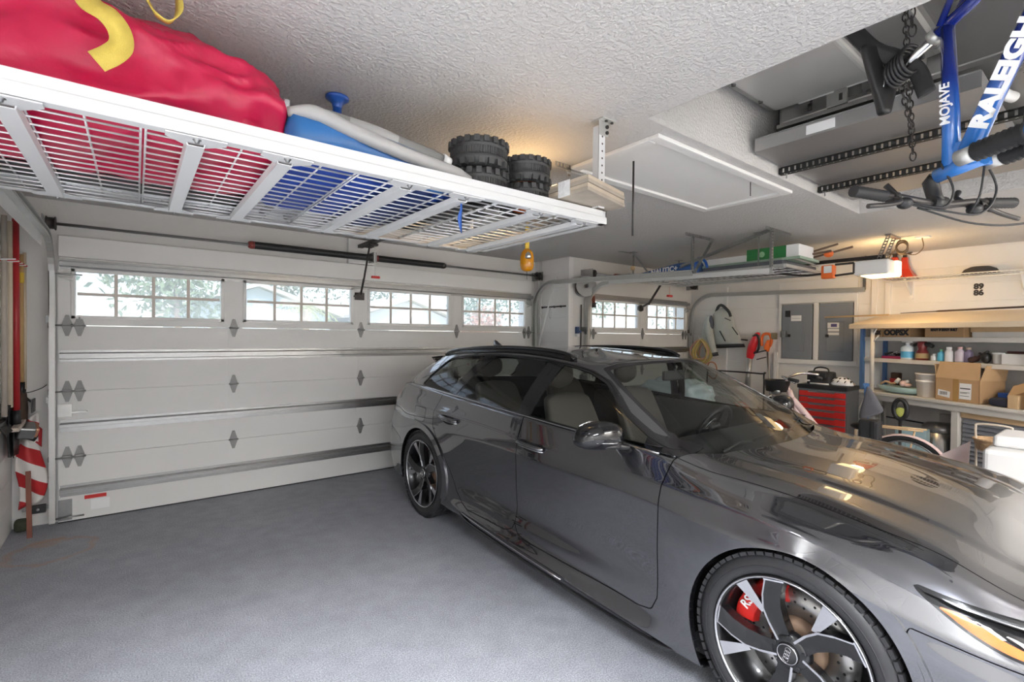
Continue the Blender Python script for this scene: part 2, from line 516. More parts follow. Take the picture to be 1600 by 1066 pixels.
def text_mb(txt, size, o, ex, ey, depth=0.001, align='CENTER', shear=0.0, bold=0.0, sx=1.0, m=0, mbx=None):
    """lettering as real mesh: text written along ex, upright along ey, at o"""
    cu = bpy.data.curves.new('lettering', 'FONT')
    cu.body = txt; cu.size = size; cu.extrude = depth; cu.align_x = align; cu.align_y = 'CENTER'; cu.shear = shear; cu.offset = bold
    cu.resolution_u = 3
    ob = bpy.data.objects.new('lettering', cu)
    COL.objects.link(ob)
    dg = bpy.context.evaluated_depsgraph_get()
    me = bpy.data.meshes.new_from_object(ob.evaluated_get(dg))
    mb = mbx or MB()
    ex, ey, o = Vector(ex).normalized(), Vector(ey).normalized(), Vector(o)
    ez = ex.cross(ey)
    mb.add([o + ex * v.co.x * sx + ey * v.co.y + ez * v.co.z for v in me.vertices], [tuple(p.vertices) for p in me.polygons], m=m)
    bpy.data.objects.remove(ob); bpy.data.meshes.remove(me); bpy.data.curves.remove(cu)
    return mb

def arc(c, r, a0, a1, n, ex=(1, 0, 0), ey=(0, 1, 0)):
    c, ex, ey = Vector(c), Vector(ex), Vector(ey)
    return [c + ex * r * cos(a0 + (a1 - a0) * i / n) + ey * r * sin(a0 + (a1 - a0) * i / n) for i in range(n + 1)]

def rrect(w, h, r, n=5):
    P = []
    for cx, cy, a in ((w / 2 - r, h / 2 - r, 0), (-w / 2 + r, h / 2 - r, pi / 2), (-w / 2 + r, -h / 2 + r, pi), (w / 2 - r, -h / 2 + r, 1.5 * pi)):
        for i in range(n + 1):
            t = a + pi / 2 * i / n
            P.append((cx + r * cos(t), cy + r * sin(t)))
    return P

def spline(pts, n):
    """Catmull-Rom through pts, n samples per span"""
    P = [Vector(p) for p in pts]
    P = [P[0] * 2 - P[1]] + P + [P[-1] * 2 - P[-2]]
    out = []
    for i in range(1, len(P) - 2):
        a, b, c, d = P[i - 1:i + 3]
        for k in range(n):
            t = k / n
            out.append(0.5 * ((2 * b) + (c - a) * t + (2 * a - 5 * b + 4 * c - d) * t * t + (3 * b - a - 3 * c + d) * t ** 3))
    out.append(P[-2])
    return out
# ================================================================== the setting
H = 2.61            # ceiling
XL, XR, YF, YB = -0.27, 7.90, 0.06, -7.6
D2 = -0.70          # inner face of the small door
XP = 5.04           # pier
W2 = -0.65          # wall face beside the small door
RX0, RX1, RY0, RY1, RZ = 2.44, 5.30, -5.75, -3.84, 3.35   # raised well in the ceiling

struct('floor', MB().box2((XL - .2, YB - .2, -0.12), (XR + .2, 0.30, 0)), M['floor'])
mb = MB()
T = 0.06
mb.box2((XL - .2, YB - .2, H), (RX0, .3, H + T)).box2((RX1, YB - .2, H), (XR + .2, .3, H + T))
mb.box2((RX0, RY1, H), (RX1, .3, H + T)).box2((RX0, YB - .2, H), (RX1, RY0, H + T))
mb.box2((RX0 - T, RY0 - T, H + T), (RX0, RY1 + T, RZ)).box2((RX1, RY0 - T, H + T), (RX1 + T, RY1 + T, RZ))
mb.box2((RX0, RY1, H + T), (RX1, RY1 + T, RZ)).box2((RX0, RY0 - T, H + T), (RX1, RY0, RZ))
mb.box2((RX0 - T, RY0 - T, RZ), (RX1 + T, RY1 + T, RZ + T))
struct('ceiling', mb, M['ceiling'])
struct('wall_left', MB().box2((XL - .2, YB - .2, 0), (XL, .26, H)), M['block_left'])
struct('wall_right', MB().box2((XR, YB - .2, 0), (XR + .2, W2, H)), M['block_right'])
struct('wall_back', MB().box2((XL, YB - .2, 0), (XR, YB, H)), M['plaster'])
mb = MB()
mb.box2((XL, YF, 0), (0.03, .26, H)).box2((0.03, YF, 2.11), (4.915, .26, H)).box2((4.915, YF, 0), (XP, .26, H))
struct('wall_front', mb, M['plaster'])
struct('wall_pier', MB().box2((XP, W2, 0), (XP + .08, .26, H)), M['block_jog'])
mb = MB()
D2L, D2R = 5.33, 7.72
mb.box2((XP + .08, W2, 0), (D2L + .03, W2 + .2, H)).box2((D2L + .03, W2, 2.11), (D2R - .03, W2 + .2, H)).box2((D2R - .03, W2, 0), (XR + .2, W2 + .2, H))
struct('wall_front_small_door', mb, M['plaster'])

# fascia board over the big door, jamb boards
struct('trim_1', MB().box2((0.0, 0.015, 2.155), (4.95, YF, 2.325)), M['whitewood'], bevel=.004)
struct('trim_2', MB().box2((2.33, 0.0, 2.33), (2.62, YF, 2.60)), M['whitewood'], bevel=.004)
mb = MB()
for z in (1.45, 1.10): mb.box2((XP - .012, -0.655, z - .002), (XP, 0.0, z + .002))
struct('trim_3', MB().cyl((XP - .015, -0.06, 1.55), (XP - .015, -0.06, H), .012, n=8).cyl((XP - .015, -0.10, 1.55), (XP - .015, -0.10, H), .012, n=8), M['whitewood'])
struct('trim_4', MB().box2((XP - .012, W2 - .012, 0), (XP + .03, W2 + .01, 2.3)), M['whitewood'], bevel=.003)

# fixtures of the rack lamp and of the three added fill lamps
def ceiling_or_fill_lamp(x, y, w, d, lab):
    t = thing('ceiling_or_fill_lamp', (x, y, H), lab, 'lamp')
    part('housing', MB().box2((x - w / 2 - .03, y - d / 2 - .02, H - .045), (x + w / 2 + .03, y + d / 2 + .02, H)), M['white'], t, bevel=.006)
    mb = MB()
    P = [(-d / 2, 0)] + [(-d / 2 * cos(pi * i / 8), -.03 * sin(pi * i / 8)) for i in range(1, 8)] + [(d / 2, 0)]
    mb.prism(P, w, (x - w / 2, y, H - .045), (0, 1, 0), (0, 0, 1))
    part('diffuser', mb, mat('lamp_diffuser', (.9, .9, .88), .4, var=0, emit=(1, .965, .91), estr=0.5), t)
for i, ((lx, ly), lw, ld, lp, lspread) in enumerate(LAMPS):
    ceiling_or_fill_lamp(lx, ly, lw, ld, ['white ceiling lamp in front of the storage rack', 'added unseen fill lamp by the back wall, left of the car', 'added unseen fill lamp by the back wall, behind the ceiling well', 'added unseen fill lamp by the back wall, nearest the right wall'][i])

# ------------------------------------------------------------------ garage doors (sectional, with windows)
M['pane'] = glass_mat('hazy_window_pane', (0.66, 0.68, 0.70), 1.45, haze=0.16)
def hinge_mb(x, z, y, s=1.0):
    """diamond hinge leaf pair"""
    mb = MB()
    for sg in (1, -1):
        P = [(-.035 * s, 0), (.035 * s, 0), (.030 * s, .02 * s), (.010 * s, .085 * s), (-.010 * s, .085 * s), (-.030 * s, .02 * s)]
        P = [(a, b * sg) for a, b in P]
        mb.prism(P, .006, (x, y, z), (1, 0, 0), (0, 0, 1), (0, -1, 0))
        mb.prism([(a * .45, b * .55 + .02 * sg) for a, b in P], .004, (x, y - .006, z), (1, 0, 0), (0, 0, 1), (0, -1, 0))
        mb.cyl((x, y - .006, z + sg * .066 * s), (x, y - .011, z + sg * .066 * s), .006, n=8)
    mb.cyl((x - .04 * s, y - .009, z), (x + .04 * s, y - .009, z), .008, n=8)
    return mb

def side_hinge_mb(x, z, y, d):
    """double roller hinge at a door edge: two leaves, axle, roller; d=+1 left edge"""
    mb = MB()
    for k in (0, 1):
        mb2 = hinge_mb(x + d * (.055 + .075 * k), z, y)
        mb.add(mb2.v, mb2.f)
    mb.cyl((x - d * .03, y - .03, z), (x + d * .17, y - .03, z), .006, n=8)
    mb.box((x + d * .055, y - .018, z), (.05, .03, .035)).box((x + d * .13, y - .018, z), (.05, .03, .035))
    mb.cyl((x - d * .035, y - .03, z), (x - d * .055, y - .03, z), .022, n=12)
    return mb

def strut(name, x0, x1, y, z, h, par):
    """hat-section stiffener: two flanges on the skin and a proud trough"""
    P = [(0, h / 2 + .02), (-.003, h / 2 + .02), (-.003, h / 2), (-.055, h / 2 - .008), (-.055, h / 2 - .022), (-.048, h / 2 - .022),
         (-.048, -h / 2 + .022), (-.055, -h / 2 + .022), (-.055, -h / 2 + .008), (-.003, -h / 2), (-.003, -h / 2 - .02), (0, -h / 2 - .02)]
    mb = MB().prism(P, x1 - x0, (x0, y, z), (0, 1, 0), (0, 0, 1), (1, 0, 0))
    return part(name, mb, M['galv'], par, world=True)

def garage_door(n, x0, x1, yf, wins, stiles, strut_z):
    d = thing('door_%d' % n, ((x0 + x1) / 2, yf, 0), None, None, kind='structure')
    hh = .5334
    for k in range(4):
        z0, z1 = k * hh + .0015, (k + 1) * hh - .0015
        if k == 0: z0 = .012
        mb = MB()
        if k < 3:
            mb.box2((x0, yf, z0), (x1, yf + .045, z1))
        else:
            zb, zt = 1.675, 2.043
            mb.box2((x0, yf, z0), (x1, yf + .045, zb)).box2((x0, yf, zt), (x1, yf + .045, z1))
            xs = [x0] + [v for a, b in wins for v in (a, b)] + [x1]
            for i in range(0, len(xs), 2): mb.box2((xs[i], yf, zb), (xs[i + 1], yf + .045, zt))
        p = part('door_section', mb, M['doorskin'], d)
    # inside stiles (thin vertical plates)
    mb = MB()
    for x in stiles:
        for k in range(4):
            if k < 3: mb.box2((x - .045, yf - .0025, k * hh + .03), (x + .045, yf, (k + 1) * hh - .004))
            else: mb.box2((x - .05, yf - .0025, k * hh + .004), (x + .05, yf, (k + 1) * hh - .02))
    for x, s in ((x0, 1), (x1, -1)):
        for k in range(4): mb.box2((x, yf - .0025, k * hh + .015), (x + s * .105, yf, (k + 1) * hh - .004))
    part('stile_plates', mb, M['doorskin'], d)
    for a, b in wins:
        fr = MB()
        z0, z1, w = 1.655, 2.063, .028
        for c in (((a - w, yf - .012, z0), (b + w, yf, z0 + w + .0)), ((a - w, yf - .012, z1 - w), (b + w, yf, z1)), ((a - w, yf - .012, z0), (a, yf, z1)), ((b, yf - .012, z0), (b + w, yf, z1))):
            fr.box2(*c)
        f = part('window_frame', fr, M['whitewood'], d, bevel=.003)
        part('pane', MB().box2((a, yf + .018, 1.675), (b, yf + .022, 2.043)), M['pane'], f)
        g = MB()
        for i in (1, 2, 3):
            x = a + (b - a) * i / 4
            g.box2((x - .0125, yf + .006, 1.678), (x + .0125, yf + .016, 2.040))
        g.box2((a + .01, yf + .004, 1.848), (b - .01, yf + .015, 1.872))
        part('grille', g, M['muntin'], f)
    for k in (1, 2, 3):
        for x in stiles: part('hinge', hinge_mb(x, k * hh, yf - .0025), M['hinge'], d)
        for x, s in ((x0, 1), (x1, -1)): part('roller_hinge', side_hinge_mb(x, k * hh, yf - .0025, s), M['hinge'], d)
    for x, s in ((x0, 1), (x1, -1)):
        mb = MB().box2((x, yf - .005, 1.985), (x + s * .10, yf, 2.05)).cyl((x - s * .03, yf - .045, 2.01), (x + s * .15, yf - .045, 2.01), .006, n=8)
        mb.beam((x + s * .01, yf - .02, 1.985), (x + s * .09, yf - .02, 1.96), .03, .004).box2((x + s * .01, yf - .05, 1.99), (x + s * .09, yf - .004, 1.996))
        part('top_roller_bracket', mb, M['galvlight'], d)
        mb = MB().box2((x, yf - .004, .02), (x + s * .085, yf, .19)).cyl((x - s * .03, yf - .03, .05), (x + s * .16, yf - .03, .05), .007, n=8)
        part('bottom_bracket', mb, M['galv'], d)
    for z, h in strut_z: strut('strut', x0 + .012, x1 - .012, yf, z, h, d)
    part('bottom_seal', MB().box2((x0, yf + .005, 0), (x1, yf + .04, .014)), M['rubber'], d)
    return d

WINS1 = [(.106 + 1.2345 * i, 1.128 + 1.2285 * i) for i in range(4)]
d1 = garage_door(1, 0.0, 4.942, 0.0, WINS1, (1.235, 2.471, 3.706), ((2.095, .05), (1.353, .055), (.785, .055), (.259, .055)))
# lock on the left of the second section, label stickers low on the door
part('slide_lock', MB().box2((.0, -.022, .865), (.085, 0, .965)).box2((.010, -.026, .875), (.075, -.022, .955)).box2((.085, -.014, .888), (.175, -.006, .902)).cyl((.172, -.03, .895), (.172, -.006, .895), .008, n=8), M['galvlight'], d1)
part('warning_sticker', MB().box2((.16, -.0035, .17), (.30, -.0025, .20)), M['red'], d1, label='red sticker')
part('maker_sticker', MB().box2((.20, -.0035, .075), (.32, -.0025, .16)), M['paper'], d1, label='white sticker')
garage_door(2, D2L, D2R, D2, [(5.414, 6.417), (6.655, 7.655)], ((6.536,),)[0], ((2.095, .05), (1.353, .055), (.785, .055), (.259, .055)))

# ------------------------------------------------------------------ door tracks
def track(lab, x, yv, yend, side, zt=2.255, rad=.36, zbot=.03, drop=0.0, group=None):
    """C-channel: up the jamb, round the bend, back under the ceiling. side = +1 opens towards +x"""
    path = [Vector((x, yv, zbot)), Vector((x, yv, zt - rad))]
    path += [Vector((x, yv - rad + rad * cos(a), zt - rad + rad * sin(a))) for a in [pi / 2 * i / 10 for i in range(1, 11)]]
    path += [Vector((x, yend, zt - drop))]
    sec = [(0, .028), (0, -.028), (side * .036, -.028), (side * .036, -.016), (side * .032, -.016), (side * .032, -.024), (side * .004, -.024), (side * .004, .024), (side * .032, .024), (side * .032, .016), (side * .036, .016), (side * .036, .028)]
    rings = []
    for i, p in enumerate(path):
        d = (path[min(i + 1, len(path) - 1)] - path[max(i - 1, 0)]).normalized()
        nrm = Vector((0, -d.z, d.y))
        rings.append([p + Vector((a, 0, 0)) + nrm * b for a, b in sec])
    t = thing('door_track', (x, yv, zbot), lab, 'door track', group)
    part('channel', MB().loft(rings, smooth=False), M['galvlight'], t)
    hw = .105 if side > 0 and yv > -.3 else .05
    zz = zt - .085 if hw > .1 else zt
    part('stiffener_angle', MB().beam((x - side * .003, yv - rad - .02, zz + hw / 2 - .03), (x - side * .003, yend + .03, zz - drop + hw / 2 - .03), .004, hw).beam((x + side * .015, yv - rad - .02, zz + hw - .03), (x + side * .015, yend + .03, zz - drop + hw - .03), .036, .004), M['brightzinc'], t)
    for z in (.35, 1.0, 1.65):
        mb = MB()
        mb.box2((x - side * .004, yv - .02, z - .03), (x + side * .0, YF if yv > -.3 else W2, z + .03))
        mb.box2((x - side * .03, (YF if yv > -.3 else W2) - .004, z - .03), (x, YF if yv > -.3 else W2, z + .03))
        part('jamb_bracket', mb, M['galv'], t)
    return t
tl = track('galvanised track curving up the left jamb of the big door', -.047, -.045, -2.6, 1, zt=2.285, drop=-.04)
tm = track('galvanised track curving back from the right edge of the big door', 4.985, -.045, -2.50, -1, zt=2.285, drop=.07)
ts = track('galvanised track from the left edge of the small door', 5.285, D2 - .045, -3.15, 1, zt=2.255, drop=.05)
tr = track('galvanised track running along the right wall above the electrical panels', 7.79, D2 - .045, -3.16, -1, zt=2.235, drop=.05)

def hanger(lab, x, y, z0, xw, brace=None, dirx=1, post2=None):
    """perforated angle iron: ceiling strip, drop post, optional diagonal"""
    t = thing('track_hanger', (x, y, H), lab, 'bracket')
    def angle(p0, p1, w=.035):
        mb = MB()
        p0, p1 = Vector(p0), Vector(p1)
        d = (p1 - p0); L = d.length; d.normalize()
        n = max(3, int(L / .028))
        up = Vector((0, 1, 0)) if abs(d.y) < .7 else Vector((0, 0, 1))
        x_ = d.cross(up).normalized(); y_ = x_.cross(d)
        # leg with real slots: two rails and rungs
        mb.beam(p0 + x_ * w * .42, p1 + x_ * w * .42, w * .2, .003, up=y_).beam(p0 - x_ * w * .42, p1 - x_ * w * .42, w * .2, .003, up=y_)
        for i in range(n + 1):
            c = p0 + d * L * i / n
            mb.beam(c - d * .007, c + d * .007, w * .7, .003, up=y_)
        mb.beam(p0 + x_ * w * .5 + y_ * w * .5, p1 + x_ * w * .5 + y_ * w * .5, .003, w, up=y_)
        return mb
    part('ceiling_strip', angle((x - xw * .25, y, H - .012), (x + xw * .75, y, H - .012)), M['galv'], t)
    part('drop_post', angle((x + .42 * xw * dirx * 0 + 0.0, y, H - .02), (x, y, z0)), M['galv'], t)
    if post2 is not None: part('drop_post', angle((x + post2, y, H - .02), (x, y - .02, z0)), M['galv'], t)
    if brace: part('brace', angle((x + brace[0], y + brace[1], H - .02), (x + brace[2], y + brace[3], z0 + brace[4])), M['galv'], t)
    return t
hanger('perforated angle bracket dropping to the middle door track end', 4.985, -2.50, 2.22, .52, post2=.36)
hanger('perforated angle bracket with long brace at the small door track end', 5.30, -3.14, 2.21, .52, brace=(0, 0, 0.0, 1.0, .12), post2=None)
hanger('perforated angle bracket hung from the ceiling behind the toy wheels', 2.60, -3.14, 2.25, .42)
hanger('perforated angle bracket at the end of the track above the electrical panels', 7.79, -3.16, 2.19, .08)

# ------------------------------------------------------------------ torsion shafts, springs, drums
def torsion(lab, x0, x1, y, z, springs):
    t = thing('torsion_shaft', ((x0 + x1) / 2, y, z), lab, 'door spring')
    part('shaft', MB().cyl((x0, y, z), (x1, y, z), .0125, n=12), M['galv'], t)
    for x, s in ((x0 + .03, 1), (x1 - .03, -1)):
        mb = MB().lathe([(.0, -.03), (.05, -.03), (.055, -.025), (.045, -.02), (.045, .02), (.055, .025), (.05, .03), (0, .03)], (x, y, z), (1, 0, 0), 20)
        part('cable_drum', mb, M['darksteel'], t)
        part('bearing_plate', MB().box2((x - s * .05, y - .05, z - .06), (x - s * .045, (YF if y > -.4 else W2), z + .06)).box2((x - s * .07, (YF if y > -.4 else W2) - .004, z - .06), (x - s * .02, YF if y > -.4 else W2, z + .06)), M['galv'], t)
    for a, b in springs:
        n = 60; L = b - a
        prof = []
        for i in range(n * 2 + 1):
            xx = a + L * i / (n * 2)
            prof.append((.034 + (.0022 if i % 2 else 0), i / (n * 2) * L))
        prof = [(0.013, 0)] + prof + [(.013, L)]
        part('spring', MB().lathe(prof, (a, y, z), (1, 0, 0), 18), M['black'], t)
        part('winding_cone', MB().lathe([(.013, -.03), (.028, -.03), (.036, -.012), (.036, .02), (.02, .03)], (a, y, z), (1, 0, 0), 14), mat('red_painted_cone', (.28, .05, .04), .5), t, label='dull red end cone')
        part('winding_cone', MB().lathe([(.013, -.03), (.036, -.02), (.036, .012), (.028, .03), (.013, .03)], (b, y, z), (1, 0, 0), 14), M['darksteel'], t)
    xm = (springs[0][1] + springs[-1][0]) / 2 if springs else (x0 + x1) / 2
    part('centre_bracket', MB().box2((xm - .02, y - .045, z - .05), (xm + .02, (YF if y > -.4 else W2), z + .06)).lathe([(.014, -.02), (.045, -.02), (.045, .02), (.014, .02)], (xm, y, z), (1, 0, 0), 16), M['galv'], t)
    return t
torsion('long steel shaft with thick black springs above the big door', -.06, 5.0, -.10, 2.395, [(1.37, 2.55), (2.60, 3.45)])
torsion('thin steel shaft above the small door', 5.30, 7.76, D2 - .10, 2.395, [(5.8, 6.35)])
# lift cables
solo('lift_cable', MB().tube([(-.045, -.10, 2.35), (-.046, -.05, 1.2), (-.04, -.03, .10)], .003, 6), M['darksteel'], (-.04, -.03, .1), 'thin steel lift cable down the left edge of the big door', 'cable')

# opener trolley end of the big door: rail tip, bent arm, cord with red handle
t = OPEN1 = thing('door_opener', (2.45, -.3, 2.50), 'big door opener with dark arm, its white motor half hidden behind the toy wheels', 'door opener')
part('rail', MB().box2((2.425, -3.0, 2.50), (2.475, -.02, 2.535)).box2((2.43, -3.04, 2.40), (2.47, -3.0, 2.535)), M['darksteel'], t)
part('trolley', MB().box2((2.40, -.42, 2.475), (2.50, -.22, 2.50)), M['darksteel'], t, bevel=.006)
part('arm', MB().beam((2.45, -.30, 2.49), (2.45, -.13, 2.12), .028, .010, up=(1, 0, 0)).beam((2.45, -.14, 2.15), (2.45, -.05, 1.99), .030, .012, up=(1, 0, 0)), M['darksteel'], t)
part('door_bracket', MB().box2((2.40, -.03, 1.93), (2.50, -.004, 2.01)).prism([(-.06, 0), (0, .04), (.05, 0), (0, -.04)], .05, (2.44, -.004, 1.97), (1, 0, 0), (0, 0, 1), (0, -1, 0)), M['darksteel'], t)
part('release_cord', MB().tube([(2.475, -.38, 2.48), (2.478, -.38, 2.17)], .004, 6), M['white'], t, label='white cord')
part('release_handle', MB().box2((2.44, -.395, 2.140), (2.53, -.365, 2.165)), M['red'], t, bevel=.006, label='red handle')

t = OPEN2 = thing('door_opener', (6.52, -1.0, 2.44), 'small door opener with glowing lens, dark rail and arm, near the right wall', 'door opener')
part('trolley', MB().box2((6.46, -1.22, 2.40), (6.58, -.98, 2.435)), M['darksteel'], t, bevel=.005)
part('arm', MB().beam((6.52, -1.10, 2.41), (6.46, -.86, 2.03), .03, .012, up=(1, 0, 0)).beam((6.46, -.87, 2.05), (6.46, -.75, 2.0), .03, .012, up=(1, 0, 0)), M['darksteel'], t)
part('door_bracket', MB().prism([(-.05, -.03), (0, -.05), (.05, -.03), (.05, .03), (0, .05), (-.05, .03)], .035, (6.46, D2 - .003, 1.98), (1, 0, 0), (0, 0, 1), (0, -1, 0)), M['darksteel'], t)
part('release_cord', MB().tube([(6.56, -1.15, 2.40), (6.56, -1.15, 2.16)], .005, 6), mat('pale_pink_cord', (.75, .5, .45), .6), t)
part('release_handle', MB().box2((6.51, -1.17, 2.13), (6.61, -1.13, 2.16)), M['red'], t, bevel=.006, label='red handle')

# photo-eye at the foot of the left jamb
t = thing('safety_sensor', (-.085, -.08, .17), 'small black safety sensor on a bracket at the foot of the left jamb', 'sensor')
part('bracket', MB().box2((-.20, -.065, .155), (-.045, -.06, .185)), M['galv'], t)
part('sensor_body', MB().box2((-.16, -.11, .14), (-.06, -.065, .20)), M['black'], t, bevel=.006)
part('lens', MB().cyl((-.105, -.112, .17), (-.105, -.108, .17), .010, n=12), M['steel'], t, label='shiny round lens')
solo('sensor_wire', MB().tube(spline([(-.25, -.02, 1.10), (-.18, -.05, 1.075), (-.10, -.05, 1.10), (-.06, -.03, 1.13)], 6), .0035, 6), M['black'], (-.18, -.05, 1.07), 'thin black wire looping across the left jamb', 'wire')

# ------------------------------------------------------------------ attic hatch
hx0, hx1, hy0, hy1 = 2.62, 4.19, -3.775, -3.09
mb = MB()
w = .062
for a, b in (((hx0, hy0), (hx1, hy0 + w)), ((hx0, hy1 - w), (hx1, hy1)), ((hx0, hy0 + w), (hx0 + w, hy1 - w)), ((hx1 - w, hy0 + w), (hx1, hy1 - w))):
    mb.box2((a[0], a[1], H - .022), (b[0], b[1], H))
struct('trim_5', mb, M['whitewood'], bevel=.005)
t = thing('attic_hatch', ((hx0 + hx1) / 2, (hy0 + hy1) / 2, H), 'flat white attic hatch panel in the ceiling inside white trim', 'hatch')
part('panel', MB().box2((hx0 + w + .006, hy0 + w + .006, H - .008), (hx1 - w - .006, hy1 - w - .006, H - .0005)), M['whitewood'], t)
part('pull_cord', MB().tube([(3.75, -3.69, H - .008), (3.752, -3.69, H - .10)], .003, 6), M['darksteel'], t)
solo('hanging_rod', MB().cyl((2.835, -3.446, H), (2.835, -3.446, 2.16), .006, n=8), M['darksteel'], (2.835, -3.446, H), 'thin dark rod hanging straight down from the ceiling hatch', 'rod')

# ------------------------------------------------------------------ outdoors
def flat_mat(name, c, r=.9): return mat(name, c, r, var=.15, scale=1.5, bump=.1, bscale=8)
o = solo('driveway', MB().box2((-6, .262, -.30), (14, 9, -.04)), flat_mat('pale_driveway', (.62, .60, .56)), (2, 4, -.04), None, None, kind='structure')
o = solo('lawn', MB().box2((-40, .30, -.5), (70, 60, -.09)), flat_mat('dry_green_lawn', (.28, .33, .13)), (10, 20, -.09), None, None, kind='structure')
o = solo('street', MB().box2((-40, 11.0, -.3), (70, 15.0, -.07)), flat_mat('pale_street', (.45, .45, .45)), (10, 13, -.07), None, None, kind='structure')
wallblue = flat_mat('pale_blue_stucco', (.62, .70, .80)); roofw = flat_mat('bleached_roof', (.70, .66, .62)); glassd = mat('dark_house_window', (.10, .13, .16), .15, var=0)
def house(lab, x0, x1, y0, y1, ze, zr, wallm, roofm, garage, wins, gable='y'):
    t = thing('house', ((x0 + x1) / 2, y0, -.08), lab, 'house', None)
    part('walls', MB().box2((x0, y0, -.09), (x1, y1, ze)), wallm, t)
    mb = MB(); e = .5; xm = (x0 + x1) / 2
    mb.prism([(x0 - e, ze - .12), (xm, zr), (x1 + e, ze - .12), (x1 + e, ze + .04), (xm, zr + .17), (x0 - e, ze + .04)], y1 - y0 + 2 * e, (0, y0 - e, 0), (1, 0, 0), (0, 0, 1), (0, 1, 0))
    part('roof', mb, roofm, t)
    part('gable', MB().prism([(x0, ze - .05), (xm, zr - .02), (x1, ze - .05)], .1, (0, y0 + .02, 0), (1, 0, 0), (0, 0, 1), (0, 1, 0)), wallm, t)
    if garage:
        g = part('garage_door', MB().box2((garage[0], y0 - .06, 0), (garage[1], y0 + .01, garage[2])), roofw, t)
    for a, b, c, d in wins:
        f = part('window', MB().box2((a - .08, y0 - .05, b - .08), (c + .08, y0 + .01, d + .08)), M['whitewood'], t)
        part('pane', MB().box2((a, y0 - .06, b), (c, y0 - .05, d)), glassd, f)
house('pale blue gabled house seen through the second window of the big door', 1.6, 8.0, 19, 26, 2.45, 3.6, wallblue, roofw, None, [(3.0, 1.0, 4.2, 2.1), (5.6, 1.0, 7.0, 2.1)])
house('white gabled house with garage seen through the third window', 9.25, 14.4, 18.5, 27, 2.45, 3.35, flat_mat('white_stucco', (.75, .76, .80)), roofw, (11.6, 13.9, 2.2), [(9.5, 1.0, 10.8, 2.1)])

def leaf_cloud(mb, c, r, n, s, rng, squash=.8):
    for _ in range(n):
        d = Vector((rng.gauss(0, 1), rng.gauss(0, 1), rng.gauss(0, 1))).normalized() * (rng.random() ** .35)
        p = Vector(c) + Vector((d.x * r, d.y * r, d.z * r * squash))
        a, b = Vector((rng.gauss(0, 1), rng.gauss(0, 1), rng.gauss(0, 1))).normalized(), Vector((rng.gauss(0, 1), rng.gauss(0, 1), rng.gauss(0, 1))).normalized()
        mb.add([p - a * s, p + b * s * .5, p + a * s, p - b * s * .5], [(0, 1, 2, 3)])
def tree(lab, x, y, h, r, col, seed, trunk=.14, group=None):
    rng = random.Random(seed)
    t = thing('tree', (x, y, -.1), lab, 'tree', group)
    part('trunk', MB().tube([(x, y, -.1), (x + .1, y, h * .4), (x, y, h * .75)], [trunk, trunk * .8, trunk * .4], 10), mat('tree_bark', (.22, .17, .13), .9, var=.3, scale=8), t)
    mb = MB()
    for k in range(7):
        leaf_cloud(mb, (x + rng.uniform(-r, r) * .6, y + rng.uniform(-r, r) * .6, h * .72 + rng.uniform(-.35, .45) * r), r * .6, 150, .16, rng)
    part('crown', mb, mat('leaves', col, .7, var=.3, scale=2), t)
tree('broad blue-green tree seen through the left window of the big door', -1.6, 13.5, 4.4, 2.3, (.14, .22, .14), 1)
tree('grey-green tree seen beside the first grille of the left window', 1.6, 16.0, 4.3, 2.0, (.20, .27, .15), 2)
tree('tall dark tree rising behind the white gabled house', 13.6, 30, 6.8, 3.2, (.10, .15, .10), 3)
tree('dark tree rising behind the pale blue house', 8.4, 30, 6.6, 3.2, (.12, .17, .11), 4)
tree('tree behind the reddish bush in the fourth window', 18.6, 22, 5.0, 2.4, (.15, .24, .18), 5)
tree('leafy tree seen through the left window of the small door', 26.5, 19.5, 5.6, 3.0, (.2, .28, .16), 6)
tree('leafy tree seen through the right window of the small door', 33.5, 17.5, 5.6, 3.0, (.2, .26, .18), 7)
rng = random.Random(12)
mb = MB()
for k in range(8): leaf_cloud(mb, (16.1 + rng.uniform(-1, 1), 18 + rng.uniform(-.7, .7), 1.5 + rng.uniform(-.9, .9)), .95, 170, .13, rng, 1)
t = thing('bush', (16.1, 18, -.09), 'round reddish bush seen through the right window of the big door', 'bush')
part('foliage', mb, mat('reddish_leaves', (.52, .27, .20), .7, var=.35, scale=2), t)
part('stem', MB().tube([(16.1, 18, -.1), (16.1, 18, 1.4)], .08, 8), mat('bush_bark', (.25, .18, .13), .9), t)
# palm
t = thing('palm_tree', (6.4, 17.2, -.09), 'small palm tree in front of the pale blue house', 'palm')
part('trunk', MB().tube([(6.4, 17.2, -.1), (6.43, 17.2, 1.4), (6.38, 17.2, 2.6)], [.17, .13, .12], 12), mat('palm_bark', (.36, .28, .2), .9, var=.3, scale=12, bump=.4), t)
for k in range(18):
    a = 2 * pi * k / 18 + .1; L = 1.25 + .2 * (k % 3); up = [.75, .35, .05][k % 3]
    mb = MB(); pts = [Vector((6.38, 17.2, 2.6)) + Vector((cos(a) * L * q, sin(a) * L * q, up * L * q - .75 * L * q * q)) for q in [i / 9 for i in range(10)]]
    mb.tube(pts, [.015] * 10, 5)
    for i in range(1, 10):
        d = (pts[i] - pts[i - 1]).normalized(); sd = d.cross(Vector((0, 0, 1))).normalized()
        for sg in (-1, 1):
            e = pts[i] + sd * sg * .32 * (1 - .5 * i / 9) + d * .18 - Vector((0, 0, .12))
            mb.add([pts[i] - d * .03, pts[i] + d * .03, e], [(0, 1, 2)])
    part('frond', mb, mat('palm_leaf', (.30, .36, .10), .6, var=.2), t)
